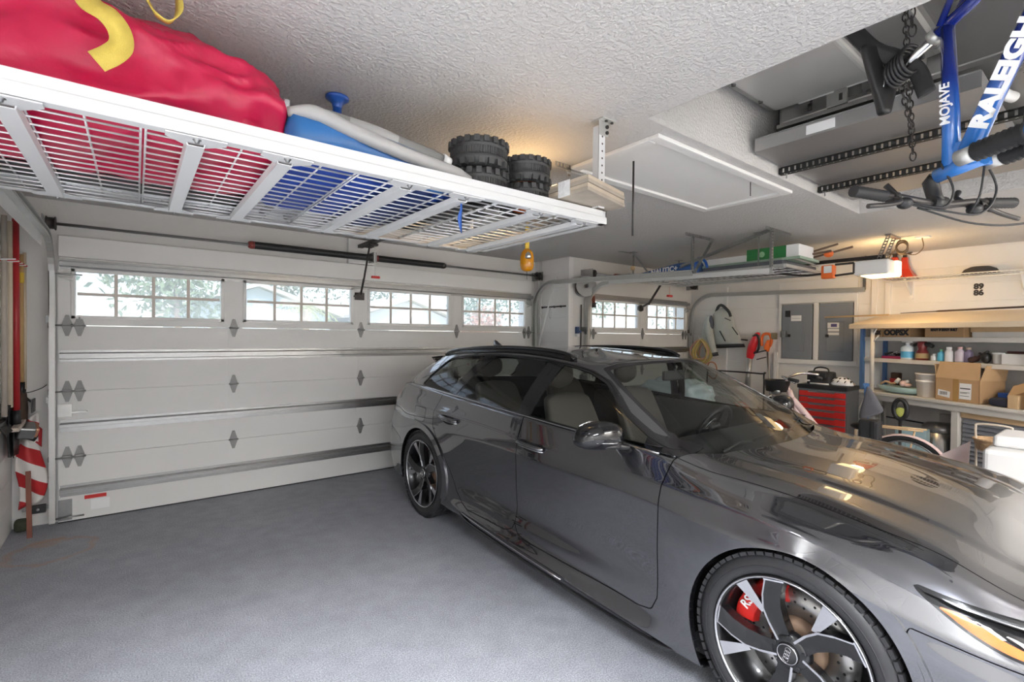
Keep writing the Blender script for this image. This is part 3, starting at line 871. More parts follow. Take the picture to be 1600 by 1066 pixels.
# ================================================================== the estate car
CX, CY = 3.385, -5.42           # centre line x, nose y
CAR = thing('car', (CX, CY + 2.5, 0), 'dark metallic grey estate car with black twin-spoke wheels and red brake calipers', 'car')

def paint_mat():
    m, nt, b = _nodes('grey_metallic_paint')
    L = nt.links
    tc = nt.nodes.new('ShaderNodeTexCoord')
    n = nt.nodes.new('ShaderNodeTexNoise'); n.inputs['Scale'].default_value = 900; n.inputs['Detail'].default_value = 1
    L.new(tc.outputs['Object'], n.inputs['Vector'])
    mx = nt.nodes.new('ShaderNodeMix'); mx.data_type = 'RGBA'
    mx.inputs['A'].default_value = (0.036, 0.037, 0.044, 1); mx.inputs['B'].default_value = (0.076, 0.078, 0.092, 1)
    L.new(n.outputs['Fac'], mx.inputs['Factor']); L.new(mx.outputs['Result'], b.inputs['Base Color'])
    b.inputs['Metallic'].default_value = 0.9; b.inputs['Roughness'].default_value = 0.27
    b.inputs['Coat Weight'].default_value = 1.0; b.inputs['Coat Roughness'].default_value = 0.02; b.inputs['Coat IOR'].default_value = 2.3
    return m
M['paint'] = paint_mat()
M['gloss'] = mat('gloss_black', (.008, .008, .009), .12, var=0, coat=.25)
M['carglass'] = glass_mat('car_glass', (.64, .67, .66), 1.5)
M['carglassdark'] = glass_mat('tinted_car_glass', (.50, .54, .53), 1.6)
M['liner'] = mat('dark_shell', (.01, .01, .011), .7, var=0)
M['tyre'] = mat('tyre_rubber', (.024, .024, .026), .5, var=.25, scale=30, spec=.45)
M['machined'] = mat('machined_alloy', (.62, .62, .64), .24, metal=1.0, var=.03, scale=80)
M['rimblack'] = mat('gloss_black_rim', (.007, .007, .008), .28, var=0, coat=.3)
M['disc'] = mat('brake_disc', (.42, .41, .40), .35, metal=.9, var=.1, scale=50)
M['seat'] = mat('grey_beige_leather', (.125, .110, .096), .5, var=.08, scale=8)
M['chrome'] = mat('satin_trim', (.55, .56, .58), .16, metal=1.0, var=0)
M['headlining'] = mat('pale_headlining', (.42, .40, .38), .9, var=.05)

def nspline(x, y, xs):
    """natural cubic spline through (x, y[...]) sampled at xs"""
    x = np.asarray(x, float); y = np.asarray(y, float)
    n = len(x); h = np.diff(x)
    A = np.zeros((n, n)); rhs = np.zeros((n,) + y.shape[1:])
    A[0, 0] = A[-1, -1] = 1
    for i in range(1, n - 1):
        A[i, i - 1], A[i, i], A[i, i + 1] = h[i - 1], 2 * (h[i - 1] + h[i]), h[i]
        rhs[i] = 6 * ((y[i + 1] - y[i]) / h[i] - (y[i] - y[i - 1]) / h[i - 1])
    m2 = np.linalg.solve(A, rhs.reshape(n, -1)).reshape(rhs.shape)
    k = np.clip(np.searchsorted(x, xs, side='right') - 1, 0, n - 2)
    t = (xs - x[k]); hk = h[k]
    sh = (len(xs),) + (1,) * (y.ndim - 1)
    t = t.reshape(sh); hk = hk.reshape(sh)
    a = (m2[k + 1] - m2[k]) / (6 * hk); b = m2[k] / 2; c = (y[k + 1] - y[k]) / hk - hk * (2 * m2[k] + m2[k + 1]) / 6
    return y[k] + t * (c + t * (b + t * a))

def pchip(x, y, xs):
    x = np.asarray(x, float); y = np.asarray(y, float)
    h = np.diff(x); sh = (-1,) + (1,) * (y.ndim - 1)
    d = np.diff(y, axis=0) / h.reshape(sh)
    m = np.zeros_like(y)
    w1 = (2 * h[1:] + h[:-1]).reshape(sh); w2 = (h[1:] + 2 * h[:-1]).reshape(sh)
    pr = d[1:] * d[:-1]
    with np.errstate(divide='ignore', invalid='ignore'):
        mm = (w1 + w2) / (w1 / d[:-1] + w2 / d[1:])
    m[1:-1] = np.where(pr > 0, mm, 0)
    m[0] = d[0]; m[-1] = d[-1]
    k = np.clip(np.searchsorted(x, xs, side='right') - 1, 0, len(x) - 2)
    hk = h[k].reshape(sh); t = (xs - x[k]).reshape(sh) / hk
    return (2 * t**3 - 3 * t**2 + 1) * y[k] + (t**3 - 2 * t**2 + t) * hk * m[k] + (-2 * t**3 + 3 * t**2) * y[k + 1] + (t**3 - t**2) * hk * m[k + 1]

def ring_surface(net, nu, nv, vpar=None, sharp=None):
    """net[K][M] control points (s,q,z), q=0 at both ends. Returns dense grid [nv][nu]. Smooth along the ring (mirrored ends), monotone across."""
    net = np.asarray(net, float)
    K, Mc, _ = net.shape
    mir = net[:, 1:4][:, ::-1] * np.array([1, -1, 1]); mir2 = net[:, -4:-1][:, ::-1] * np.array([1, -1, 1])
    ext = np.concatenate([mir, net, mir2], axis=1)
    ch = np.linalg.norm(np.diff(ext, axis=1), axis=2).mean(0) ** .75
    par = np.concatenate([[0], np.cumsum(ch)])
    xs = np.linspace(par[3], par[3 + Mc - 1], nu)
    dense = nspline(par, ext.transpose(1, 0, 2), xs)         # [nu][K][3]
    dense = dense.transpose(1, 0, 2)
    if vpar is None:
        vc = np.linalg.norm(np.diff(dense, axis=0), axis=2).mean(1)
        vpar = np.concatenate([[0], np.cumsum(np.maximum(vc, 1e-3))])
    vs = np.linspace(vpar[0], vpar[-1], nv)
    return pchip(vpar, dense, vs)

class Soup:
    def __init__(s, grid=None):
        s.v, s.n, s.f = [], [], []
        if grid is not None:
            nv, nu, _ = grid.shape
            du = np.gradient(grid, axis=1); dv = np.gradient(grid, axis=0)
            nr = np.cross(du, dv); ln = np.linalg.norm(nr, axis=2, keepdims=True); nr = nr / np.maximum(ln, 1e-9)
            s.v = [tuple(p) for p in grid.reshape(-1, 3)]; s.n = [tuple(p) for p in nr.reshape(-1, 3)]
            s.f = [(i * nu + j, i * nu + j + 1, (i + 1) * nu + j + 1, (i + 1) * nu + j) for i in range(nv - 1) for j in range(nu - 1)]
    def cut(s, faces, phi):
        """phi(point) -> signed value; returns (inside faces phi<0, outside faces)"""
        val, neg, pos, made = {}, [], [], {}
        def V(i):
            if i not in val: val[i] = phi(s.v[i])
            return val[i]
        for f in faces:
            vv = [V(i) for i in f]
            if all(x < 0 for x in vv): neg.append(f); continue
            if all(x >= 0 for x in vv): pos.append(f); continue
            A, B = [], []
            k = len(f)
            for q in range(k):
                i, j = f[q], f[(q + 1) % k]; a, b = vv[q], vv[(q + 1) % k]
                (A if a < 0 else B).append(i)
                if (a < 0) != (b < 0):
                    key = (min(i, j), max(i, j))
                    if key not in made:
                        t = a / (a - b)
                        P = tuple(s.v[i][c] + (s.v[j][c] - s.v[i][c]) * t for c in range(3))
                        N = [s.n[i][c] + (s.n[j][c] - s.n[i][c]) * t for c in range(3)]; l = sqrt(sum(x * x for x in N)) or 1
                        s.v.append(P); s.n.append(tuple(x / l for x in N)); made[key] = len(s.v) - 1
                        val[made[key]] = 0.0
                    A.append(made[key]); B.append(made[key])
            if len(A) >= 3: neg.append(tuple(A))
            if len(B) >= 3: pos.append(tuple(B))
        return neg, pos

def sd_poly(P):
    """signed distance (negative inside) to a closed 2-D polygon"""
    P = [(float(a), float(b)) for a, b in P]; n = len(P)
    def fn(x, y):
        best = 1e9; ins = False
        for i in range(n):
            ax, ay = P[i]; bx, by = P[(i + 1) % n]
            ex, ey = bx - ax, by - ay; wx, wy = x - ax, y - ay
            t = max(0, min(1, (wx * ex + wy * ey) / (ex * ex + ey * ey + 1e-12)))
            dx, dy = wx - ex * t, wy - ey * t; d = dx * dx + dy * dy
            if d < best: best = d
            if (ay > y) != (by > y) and x < (bx - ax) * (y - ay) / (by - ay) + ax: ins = not ins
        return -sqrt(best) if ins else sqrt(best)
    return fn

def smooth_poly(P, n=5, closed=True):
    m = len(P); out = []
    for i in range(m):
        a, b, c, d = [np.array(P[(i + k) % m], float) for k in (-1, 0, 1, 2)]
        for k in range(n):
            t = k / n
            out.append(tuple(.5 * ((2 * b) + (c - a) * t + (2 * a - 5 * b + 4 * c - d) * t * t + (3 * b - a - 3 * c + d) * t**3)))
    return out

def car_part(name, soup, faces, m, par=None, side=1, lip=.008, offset=0.0, label=None, both=False, back=None):
    """faces of the soup as one mesh with exact normals and a folded-in edge. side -1 mirrors; both = left and right in one mesh"""
    idx = {}; vs, ns, fs = [], [], []
    used = sorted({i for f in faces for i in f})
    for sgn in ((1, -1) if both else (side,)):
        for i in used:
            p, n = soup.v[i], soup.n[i]
            if sgn == -1 and both and abs(p[1]) < 1e-6:      # the two halves share the middle line
                idx[(sgn, i)] = idx[(1, i)]; continue
            idx[(sgn, i)] = len(vs)
            p = [p[c] + n[c] * offset for c in range(3)]
            # local car axes: x = -q, y = s-2.5, z ; sgn -1 -> other side
            vs.append((-p[1] * sgn, p[0] - 2.5, p[2])); ns.append((-n[1] * sgn, n[0], n[2]))
        for f in faces:
            g = [idx[(sgn, i)] for i in f]
            fs.append((g if sgn == 1 else g[::-1]))
    nbase = len(fs)
    # boundary lip
    if lip:
        cnt = {}
        for g in fs:
            for a, b in zip(g, g[1:] + g[:1]): cnt[(a, b)] = cnt.get((a, b), 0) + 1
        bd = [(a, b) for (a, b) in cnt if (b, a) not in cnt]
        if both: bd = [(a, b) for a, b in bd if abs(vs[a][0]) > 1e-5 or abs(vs[b][0]) > 1e-5]
        inner = {}
        def low(i):
            if i not in inner:
                inner[i] = len(vs)
                vs.append(tuple(vs[i][c] - ns[i][c] * lip for c in range(3))); ns.append(ns[i])
            return inner[i]
        top = {}
        def dup(i):
            if i not in top:
                top[i] = len(vs); vs.append(vs[i]); ns.append(ns[i])
            return top[i]
        for a, b in bd: fs.append([dup(b), dup(a), low(a), low(b)])
    me = bpy.data.meshes.new(name)
    me.from_pydata(vs, [], [list(f) for f in fs])
    me.materials.append(m)
    me.polygons.foreach_set('use_smooth', [True] * nbase + [False] * (len(fs) - nbase))
    # exact normals: orient them along the faces
    nn = []
    for p in me.polygons:
        fl = p.normal
        for li in p.loop_indices:
            vi = me.loops[li].vertex_index
            if p.index < nbase:
                n = Vector(ns[vi])
                if n.length < .5: n = fl.copy()
                nn.append(n if n.dot(fl) > 0 else -n)
            else: nn.append(fl.copy())
    me.normals_split_custom_set(nn)
    o = bpy.data.objects.new(name, me); COL.objects.link(o); o.parent = par or CAR
    return tag(o, label)

def flip_if_needed(s):
    # normals should point away from the centre line
    c = sum(n[1] * p[1] + n[2] * (p[2] - .6) for p, n in zip(s.v, s.n))
    if c < 0:
        s.n = [tuple(-x for x in n) for n in s.n]; s.f = [f[::-1] for f in s.f]
    return s

# ---------------------------------------------------------------- lower body control net, one row per level (bottom to hood middle)
def lin(kn, x): return float(pchip([k[0] for k in kn], np.array([k[1] for k in kn]), np.array([x]))[0])
WS0 = .91; WS1 = 3.867; WR = .367
SV = [.50, .70, .91, 1.12, 1.34, 1.62, 2.05, 2.55, 3.05, 3.38, 3.62, 3.867, 4.08, 4.30, 4.50]
HOODZ = [(.05, .655), (.15, .715), (.30, .765), (.45, .808), (.60, .845), (.78, .882), (1.0, .912), (1.2, .930), (1.42, .955), (1.50, .985)]
BELT = [(1.50, .985), (1.7, .996), (2.13, 1.006), (2.6, 1.03), (3.32, 1.062), (4.04, 1.088), (4.4, 1.092), (4.7, 1.085)]
def edge_z(s): return lin(HOODZ, s) if s < 1.5 else lin(BELT, s)
LV_side = []   # level -> (q knots, z knots)
LV = [
 ([(.5, .80), (.91, .84), (1.4, .88), (2.6, .875), (3.3, .88), (3.87, .85), (4.5, .82)], [(.5, .14), (1.4, .125), (3.3, .135), (4.5, .20)]),
 ([(.5, .915), (.91, .955), (1.40, .972), (1.8, .965), (2.6, .965), (3.1, .968), (3.4, .972), (3.87, .965), (4.5, .905)], [(.5, .165), (1.4, .15), (2.0, .165), (2.6, .195), (3.3, .225), (4.5, .24)]),
 ([(.5, .925), (.91, .968), (1.25, .968), (1.40, .958), (1.6, .935), (2.6, .930), (3.1, .938), (3.35, .958), (3.6, .972), (3.87, .972), (4.2, .955), (4.5, .915)], [(.5, .27), (1.4, .245), (2.6, .28), (3.3, .31), (4.5, .36)]),
 ([(.5, .930), (.91, .974), (1.25, .970), (1.40, .952), (1.62, .918), (2.1, .905), (2.7, .903), (3.1, .915), (3.4, .952), (3.6, .972), (3.87, .975), (4.2, .958), (4.5, .918)], [(.5, .40), (1.4, .41), (2.6, .42), (3.3, .45), (4.5, .50)]),
 ([(.5, .930), (.91, .974), (1.25, .966), (1.40, .951), (1.62, .930), (2.1, .922), (2.7, .920), (3.1, .928), (3.4, .955), (3.6, .970), (3.87, .974), (4.2, .956), (4.5, .912)], [(.5, .54), (1.4, .60), (2.6, .61), (3.3, .62), (4.5, .64)]),
 ([(.5, .920), (.91, .965), (1.25, .955), (1.40, .946), (1.62, .938), (2.1, .935), (2.7, .935), (3.1, .940), (3.4, .955), (3.6, .966), (3.87, .968), (4.2, .948), (4.5, .895)], [(.5, .655), (.91, .75), (1.4, .765), (2.6, .785), (3.3, .80), (4.5, .79)]),
 ([(.5, .895), (.70, .915), (.91, .926), (1.25, .928), (1.62, .928), (2.1, .928), (2.7, .930), (3.1, .935), (3.4, .943), (3.6, .948), (3.87, .946), (4.2, .920), (4.5, .870)], [(.5, .728), (.7, .79), (.91, .832), (1.2, .852), (1.62, .862), (2.6, .892), (3.3, .925), (3.87, .935), (4.5, .935)]),
 ([(.5, .858), (.70, .866), (.91, .868), (1.25, .876), (1.62, .896), (2.1, .905), (2.7, .910), (3.1, .912), (3.4, .912), (3.87, .905), (4.2, .880), (4.5, .835)], None),
 ([(.5, .815), (.70, .812), (.91, .808), (1.25, .822), (1.5, .85), (1.62, .868), (2.1, .885), (2.7, .892), (3.1, .893), (3.4, .890), (3.87, .875), (4.2, .85), (4.5, .80)], 'edge'),
 ([(.5, .78), (.70, .772), (.91, .765), (1.25, .778), (1.5, .81), (1.62, .83), (2.7, .85), (3.4, .85), (3.87, .83), (4.5, .76)], 'edge+'),
]
# corner columns, per level:  front: (s,q) for q=0, .32, .60, .80 ; rear likewise
FRONT = [
 [(.10, 0), (.11, .32), (.15, .58), (.28, .74)],
 [(.03, 0), (.045, .34), (.10, .64), (.26, .84)],
 [(.01, 0), (.03, .34), (.09, .65), (.25, .855)],
 [(.0, 0), (.02, .34), (.085, .65), (.245, .86)],
 [(.0, 0), (.02, .34), (.085, .65), (.245, .86)],
 [(.02, 0), (.035, .34), (.095, .645), (.25, .845)],
 [(.05, 0), (.06, .33), (.115, .63), (.265, .815)],
 [(.075, 0), (.085, .32), (.135, .60), (.28, .775)],
 [(.10, 0), (.11, .31), (.16, .57), (.30, .735)],
 [(.13, 0), (.14, .30), (.19, .55), (.325, .70)],
]
FZ = [[.15, .15, .15, .145], [.17] * 4, [.25] * 4, [.36] * 4, [.47, .47, .47, .49], [.58, .58, .585, .61], [.64, .64, .65, .675], [.68, .68, .688, .712], [.705, .706, .714, .742], [.722, .722, .730, .756]]
REAR = [
 [(4.62, .74), (4.80, .58), (4.86, .30), (4.87, 0)],
 [(4.72, .82), (4.88, .62), (4.945, .32), (4.955, 0)],
 [(4.745, .845), (4.92, .64), (4.985, .33), (4.995, 0)],
 [(4.755, .85), (4.93, .65), (4.99, .34), (4.998, 0)],
 [(4.745, .85), (4.91, .65), (4.97, .34), (4.98, 0)],
 [(4.70, .835), (4.85, .64), (4.905, .33), (4.915, 0)],
 [(4.67, .81), (4.82, .62), (4.875, .32), (4.885, 0)],
 [(4.64, .775), (4.775, .60), (4.83, .31), (4.84, 0)],
 [(4.61, .735), (4.74, .575), (4.79, .30), (4.80, 0)],
 [(4.585, .70), (4.70, .55), (4.75, .29), (4.76, 0)],
]
RZ_ = [.24, .28, .38, .50, .64, .79, .93, 1.02, 1.088, 1.09]
net = []
for k, (qk, zk) in enumerate(LV):
    row = []
    for (s, q), z in zip(FRONT[k], FZ[k]): row.append((s, q, z))
    for s in SV:
        q = lin(qk, s)
        if zk is None: z = .52 * edge_z(s) + .48 * lin(LV[6][1], s) if s > 1.4 else .56 * edge_z(s) + .44 * lin(LV[6][1], s)
        elif zk == 'edge': z = edge_z(s)
        elif zk == 'edge+': z = edge_z(s) + .010
        else: z = lin(zk, s)
        row.append((s, q, z))
    for (s, q) in REAR[k]: row.append((s, q, RZ_[k]))
    net.append(row)
# tighten the shoulder line, the fender crest and the lower door line
def mix_rows(a, b, t): return [tuple(p[c] + (q[c] - p[c]) * t for c in range(3)) for p, q in zip(a, b)]
# cap rows: hood bulges, then the middle line
def cap(fr, crown):
    row = []
    for (s, q, z) in net[9]:
        ss = s + (1 - fr) * (.10 * max(0, 1 - s / .5) + 0)
        e = 0
        row.append((ss, q * fr, z + crown * min(1, max(.15, (s - .05) / .5)) if s < 1.7 else z + .006))
    return row
net += [cap(.86, .016), cap(.70, .016), cap(.62, .026), cap(.40, .034), cap(.20, .040), cap(.0, .042)]
net_t = []
SHARP = {2: .25, 5: .18, 6: .22, 8: .18}
for k, row in enumerate(net):
    t = SHARP.get(k)
    if t and k > 0:
        net_t.append(mix_rows(row, net[k - 1], t)); net_t.append(row); net_t.append(mix_rows(row, net[k + 1], t))
    else: net_t.append(row)
net = net_t
G = ring_surface(net, 330, 140)
body = flip_if_needed(Soup(G))

arch0 = lambda p: (hypot(p[0] - WS0, p[2] - WR) - .398) if p[1] > .5 else 1
arch1 = lambda p: (hypot(p[0] - WS1, p[2] - WR) - .398) if p[1] > .5 else 1
_, fs = body.cut(body.f, arch0)
_, fs = body.cut(fs, arch1)
# opening under the greenhouse
BASE_RING = [(1.30, 0), (1.325, .30), (1.385, .55), (1.455, .735), (1.490, .815), (1.64, .846), (2.05, .858), (2.6, .866), (3.1, .866), (3.6, .856), (4.0, .836), (4.3, .803), (4.50, .74), (4.63, .58), (4.70, .30), (4.72, 0)]
gh_poly = sd_poly(smooth_poly(BASE_RING + [(a, -b) for a, b in BASE_RING[-2:0:-1]], 5))
_, fs = body.cut(fs, lambda p: gh_poly(p[0], p[1]) if p[2] > .66 else 1)
# head lamp
LAMP = smooth_poly([(.555, .768), (.46, .752), (.33, .728), (.20, .700), (.08, .672), (.06, .632), (.16, .612), (.30, .628), (.40, .662), (.50, .722)], 4)
lampd = sd_poly(LAMP)
lamp_f, fs = body.cut(fs, lambda p: lampd(p[0], p[2]) if p[1] > .45 and p[0] < .7 else 1)
TAIL = smooth_poly([(4.50, 1.0), (4.56, .955), (4.66, .885), (4.95, .87), (5.0, .95), (4.8, .985), (4.60, 1.018)], 4)
taild = sd_poly(TAIL)
tail_f, fs = body.cut(fs, lambda p: taild(p[0], p[2]) if p[0] > 4.3 else 1)
# hood
HOODE = [(.14, .66), (.30, .700), (.45, .742), (.70, .765), (.91, .768), (1.15, .780), (1.35, .805), (1.475, .815)]
hood_q = lambda s: lin(HOODE, min(max(s, .14), 1.475))
def hood_phi(p):
    if p[2] < .6: return 1
    return max(p[1] - hood_q(p[0]), .17 + .25 * p[1] ** 2 - p[0])
h_in, rest = body.cut(fs, lambda p: hood_phi(p) + .0025)
_, fs = body.cut(rest, lambda p: hood_phi(p) - .0025)
# doors
FD = [(1.470, 1.05), (1.478, .93), (1.490, .80), (1.492, .55), (1.488, .33), (1.52, .262), (1.60, .245), (2.50, .258), (2.575, .28), (2.607, .33), (2.603, .55), (2.585, .80), (2.555, 1.10), (2.2, 1.3), (1.7, 1.3)]
RD = [(2.555, 1.12), (2.585, .80), (2.603, .55), (2.607, .33), (2.63, .285), (2.70, .262), (3.14, .268), (3.22, .30), (3.30, .37), (3.395, .505), (3.50, .64), (3.60, .74), (3.655, .82), (3.665, .90), (3.645, 1.0), (3.60, 1.13), (3.3, 1.3)]
fdd, rdd = sd_poly(FD), sd_poly(RD)
side = lambda d: (lambda p: d(p[0], p[2]) if p[1] > .6 else 1)
g = .0028
fd_in, rest = body.cut(fs, lambda p: side(fdd)(p) + g)
_, fs = body.cut(rest, lambda p: side(fdd)(p) - g)
rd_in, rest = body.cut(fs, lambda p: side(rdd)(p) + g)
_, fd_in = body.cut(fd_in, lambda p: hypot((p[0] - 2.435) / .095, (p[2] - .858) / .030) - 1)
_, rd_in = body.cut(rd_in, lambda p: hypot((p[0] - 3.42) / .095, (p[2] - .884) / .030) - 1)
_, fs = body.cut(rest, lambda p: side(rdd)(p) - g)
# bumper seam lines: front (from arch to lamp) and rear, sill seam, fuel flap
def band(fs, d, w):
    """remove a hairline along the outline d = 0"""
    a, b = body.cut(fs, lambda p: d(p) - w)
    c, e = body.cut(a, lambda p: d(p) + w)
    return c, b
fb = sd_poly([(-.5, .60), (.28, .60), (.44, .625), (.552, .640), (.60, .30), (.60, 0), (-.5, 0)])
bump_f, fs = band(fs, lambda p: fb(p[0], p[2]) if p[0] < .75 else 1, .002)
rb = sd_poly([(5.5, .80), (4.72, .80), (4.66, .78), (4.60, .66), (4.31, .60), (4.22, .45), (4.10, 0), (5.5, 0)])
bump_r, fs = band(fs, lambda p: rb(p[0], p[2]) if p[0] > 4.0 else 1, .002)
flap = sd_poly([(3.80, .935), (3.80, .845), (3.83, .815), (3.90, .812), (3.99, .82), (4.01, .85), (4.005, .935)])
flap_f, fs = band(fs, lambda p: flap(p[0], p[2]) if p[1] > .6 else 1, .002)
# sill: the lower skirt, body coloured
sill_f, fs = body.cut(fs, lambda p: p[2] - (.215 + .02 * (p[0] - 1.5)) if 1.2 < p[0] < 3.55 and p[1] > .5 and p[2] < .4 else 1)

car_part('body', body, fs, M['paint'], both=True)
def largest(fs):
    own = {}
    for k, f in enumerate(fs):
        for i in f: own.setdefault(i, []).append(k)
    seen, best = set(), []
    for k in range(len(fs)):
        if k in seen: continue
        st, grp = [k], []
        seen.add(k)
        while st:
            a = st.pop(); grp.append(fs[a])
            for i in fs[a]:
                for b in own[i]:
                    if b not in seen: seen.add(b); st.append(b)
        if len(grp) > len(best): best = grp
    return best
car_part('hood', body, largest(h_in), M['paint'], both=True)
# grille and air intakes in the nose
nose = lambda d: (lambda p: d(p[1], p[2]) if p[0] < .42 else 1)
gr_f, bump_f = body.cut(bump_f, nose(sd_poly([(-.1, .60), (.40, .592), (.50, .53), (.44, .30), (.38, .235), (-.1, .235)])))
in_f, bump_f = body.cut(bump_f, nose(sd_poly([(.56, .46), (.84, .50), (.86, .42), (.80, .27), (.58, .25), (.54, .34)])))
gb = stripe_mat('honeycomb_black', (.006, .006, .007), (.03, .03, .032), (1, 0, 1), 34, .3)
grl = car_part('grille', body, gr_f, gb, both=True, lip=.02, offset=-.008)
for sgn in (1, -1): car_part('air_intake', body, in_f, gb, side=sgn, lip=.02, offset=-.008)
for sgn, nm in ((1, 'near'), (-1, 'far')):
    pass
DOORS = {}
for sgn in (1, -1):
    DOORS['f', sgn] = car_part('front_door', body, fd_in, M['paint'], side=sgn)
    DOORS['r', sgn] = car_part('rear_door', body, rd_in, M['paint'], side=sgn)
car_part('front_bumper', body, bump_f, M['paint'], both=True)
car_part('rear_bumper', body, bump_r, M['paint'], both=True)
car_part('fuel_flap', body, flap_f, M['paint'], lip=.006)
for sgn in (1, -1): car_part('side_skirt', body, sill_f, M['paint'], side=sgn)
# dark inner shell behind all gaps
G2 = Soup(G[::2, ::2]); flip_if_needed(G2)
a0 = lambda p: (hypot(p[0] - WS0, p[2] - WR) - .43) if p[1] > .4 else 1
a1 = lambda p: (hypot(p[0] - WS1, p[2] - WR) - .43) if p[1] > .4 else 1
_, f2 = G2.cut(G2.f, a0); _, f2 = G2.cut(f2, a1)
_, f2 = G2.cut(f2, lambda p: gh_poly(p[0], p[1]) - .012 if p[2] > .66 else 1)
_, f2 = G2.cut(f2, lambda p: lampd(p[0], p[2]) if p[1] > .45 and p[0] < .7 else 1)
car_part('inner_shell', G2, f2, M['liner'], both=True, lip=0, offset=-.014)

# arch lips: a raised band round each opening
for ws, nm in ((WS0, 0), (WS1, 1)):
    s2 = Soup(G)
    flip_if_needed(s2)
    d = lambda p, ws=ws: hypot(p[0] - ws, p[2] - WR)
    ff = [f for f in s2.f if .34 < d(s2.v[f[0]]) < .52 and s2.v[f[0]][1] > .5]
    _, ff = s2.cut(ff, lambda p: d(p) - .390)
    ff, _ = s2.cut(ff, lambda p: d(p) - (.438 + .012 * max(0, min(1, (.55 - p[2]) / .3))))
    _, ff = s2.cut(ff, lambda p: p[2] - (.215 if ws < 2 else .26))
    for sgn in (1, -1): car_part('wheel_arch', s2, ff, M['paint'], side=sgn, lip=.03, offset=.011)
    for sgn in (1, -1):
        an = [radians(-18 + 216 * i / 40) for i in range(41)]
        rings = [[(-sgn * q, ws - 2.5 + r * cos(a), WR + r * sin(a)) for a in an] for q, r in ((.945, .425), (.62, .425), (.62, .20), (.62, .0))]
        part('wheel_well', MB().loft(rings, closed=False), M['liner'], CAR, world=False)

# ---------------------------------------------------------------- greenhouse
ROOF_RING = [(2.12, 0, 1.402), (2.132, .25, 1.400), (2.16, .44, 1.392), (2.215, .565, 1.378), (2.31, .612, 1.380), (2.43, .630, 1.393), (2.62, .642, 1.408), (2.92, .648, 1.418), (3.22, .648, 1.416), (3.55, .640, 1.402), (3.85, .626, 1.382), (4.06, .606, 1.360), (4.22, .565, 1.342), (4.34, .46, 1.340), (4.39, .24, 1.345), (4.40, 0, 1.348)]
BZ = [.945, .947, .955, .970, .984, .998, 1.011, 1.036, 1.058, 1.078, 1.092, 1.096, 1.094, 1.092, 1.092, 1.092]
net2 = []
for t in (0, .12, .3, .5, .7, .86, .95, 1.0):
    row = []
    for j, ((bs, bq), (rs, rq, rz)) in enumerate(zip(BASE_RING, ROOF_RING)):
        bq2 = bq + (.012 if 3 < j < 13 else 0)
        bul = 4 * t * (1 - t)
        q = bq2 + (rq - bq2) * t + (.022 * bul if 4 <= j <= 12 else (.010 * bul if j in (3, 13) else 0)) * (1 if bq else 0)
        s = bs + (rs - bs) * t - (.018 * bul if j <= 3 else 0) + (.03 * bul if j >= 13 else 0)
        tz = t ** .97
        row.append((s, q, BZ[j] + (rz - BZ[j]) * tz))
    net2.append(row)
for fr, cr in ((.97, .010), (.90, .021), (.72, .034), (.45, .045), (.20, .050), (0, .051)):
    row = []
    for j, (rs, rq, rz) in enumerate(ROOF_RING):
        c0, c1 = 2.75, 3.6
        cs = min(max(rs, c0), c1)
        k = fr
        env = min(1, max(0, (rs + (cs - rs) * (1 - k) - 2.1) / .7)) * min(1, max(0, (4.42 - rs - (cs - rs) * (1 - k)) / .8))
        row.append((cs + (rs - cs) * k, rq * k, rz + cr * (.25 + .75 * env) * (1 if True else 0) + (1 - k) * (1.424 - rz) * .55))
    net2.append(row)
GG = ring_surface(net2, 300, 110)
gh = flip_if_needed(Soup(GG))
DLO = [(1.480, .991), (1.645, 1.052), (1.814, 1.132), (1.94, 1.208), (2.06, 1.276), (2.20, 1.328), (2.32, 1.353), (2.44, 1.369), (2.70, 1.390), (3.05, 1.397), (3.378, 1.388), (3.62, 1.370), (3.80, 1.345), (3.87, 1.322), (3.93, 1.262), (4.02, 1.170), (4.065, 1.118), (4.035, 1.105), (3.6, 1.092), (3.0, 1.068), (2.5, 1.044), (2.0, 1.022)]
dlo = sd_poly(DLO)
dl = lambda p: dlo(p[0], p[2]) if p[1] > .4 else 1
in_dlo, gf = gh.cut(gh.f, dl)
# surround trim
trim_f, gf = gh.cut(gf, lambda p: dl(p) - .016)
# windscreen and rear window, seen from above / front
WSP = [(1.24, 0), (1.27, .36), (1.35, .60), (1.445, .732), (1.58, .722), (1.80, .682), (2.0, .632), (2.17, .575), (2.155, .50), (2.13, .30), (2.118, 0)]
wsd = sd_poly(WSP + [(a, -b) for a, b in WSP[-2:0:-1]])
ws_in, gf = gh.cut(gf, lambda p: wsd(p[0], p[1]) if p[0] < 2.4 else 1)
RWP = [(4.44, 0), (4.43, .30), (4.40, .47), (4.44, .56), (4.58, .60), (4.68, .56), (4.72, .3), (4.74, 0)]
rwd = sd_poly(RWP + [(a, -b) for a, b in RWP[-2:0:-1]])
rw_in, gf = gh.cut(gf, lambda p: rwd(p[0], p[1]) if p[0] > 4.2 and p[2] < 1.335 else 1)
# belt-level dark base strip
base_f, gf = gh.cut(gf, lambda p: p[2] - (edge_z(min(max(p[0], 1.5), 4.7)) + .012) if p[1] > .70 and p[0] > 1.5 else 1)
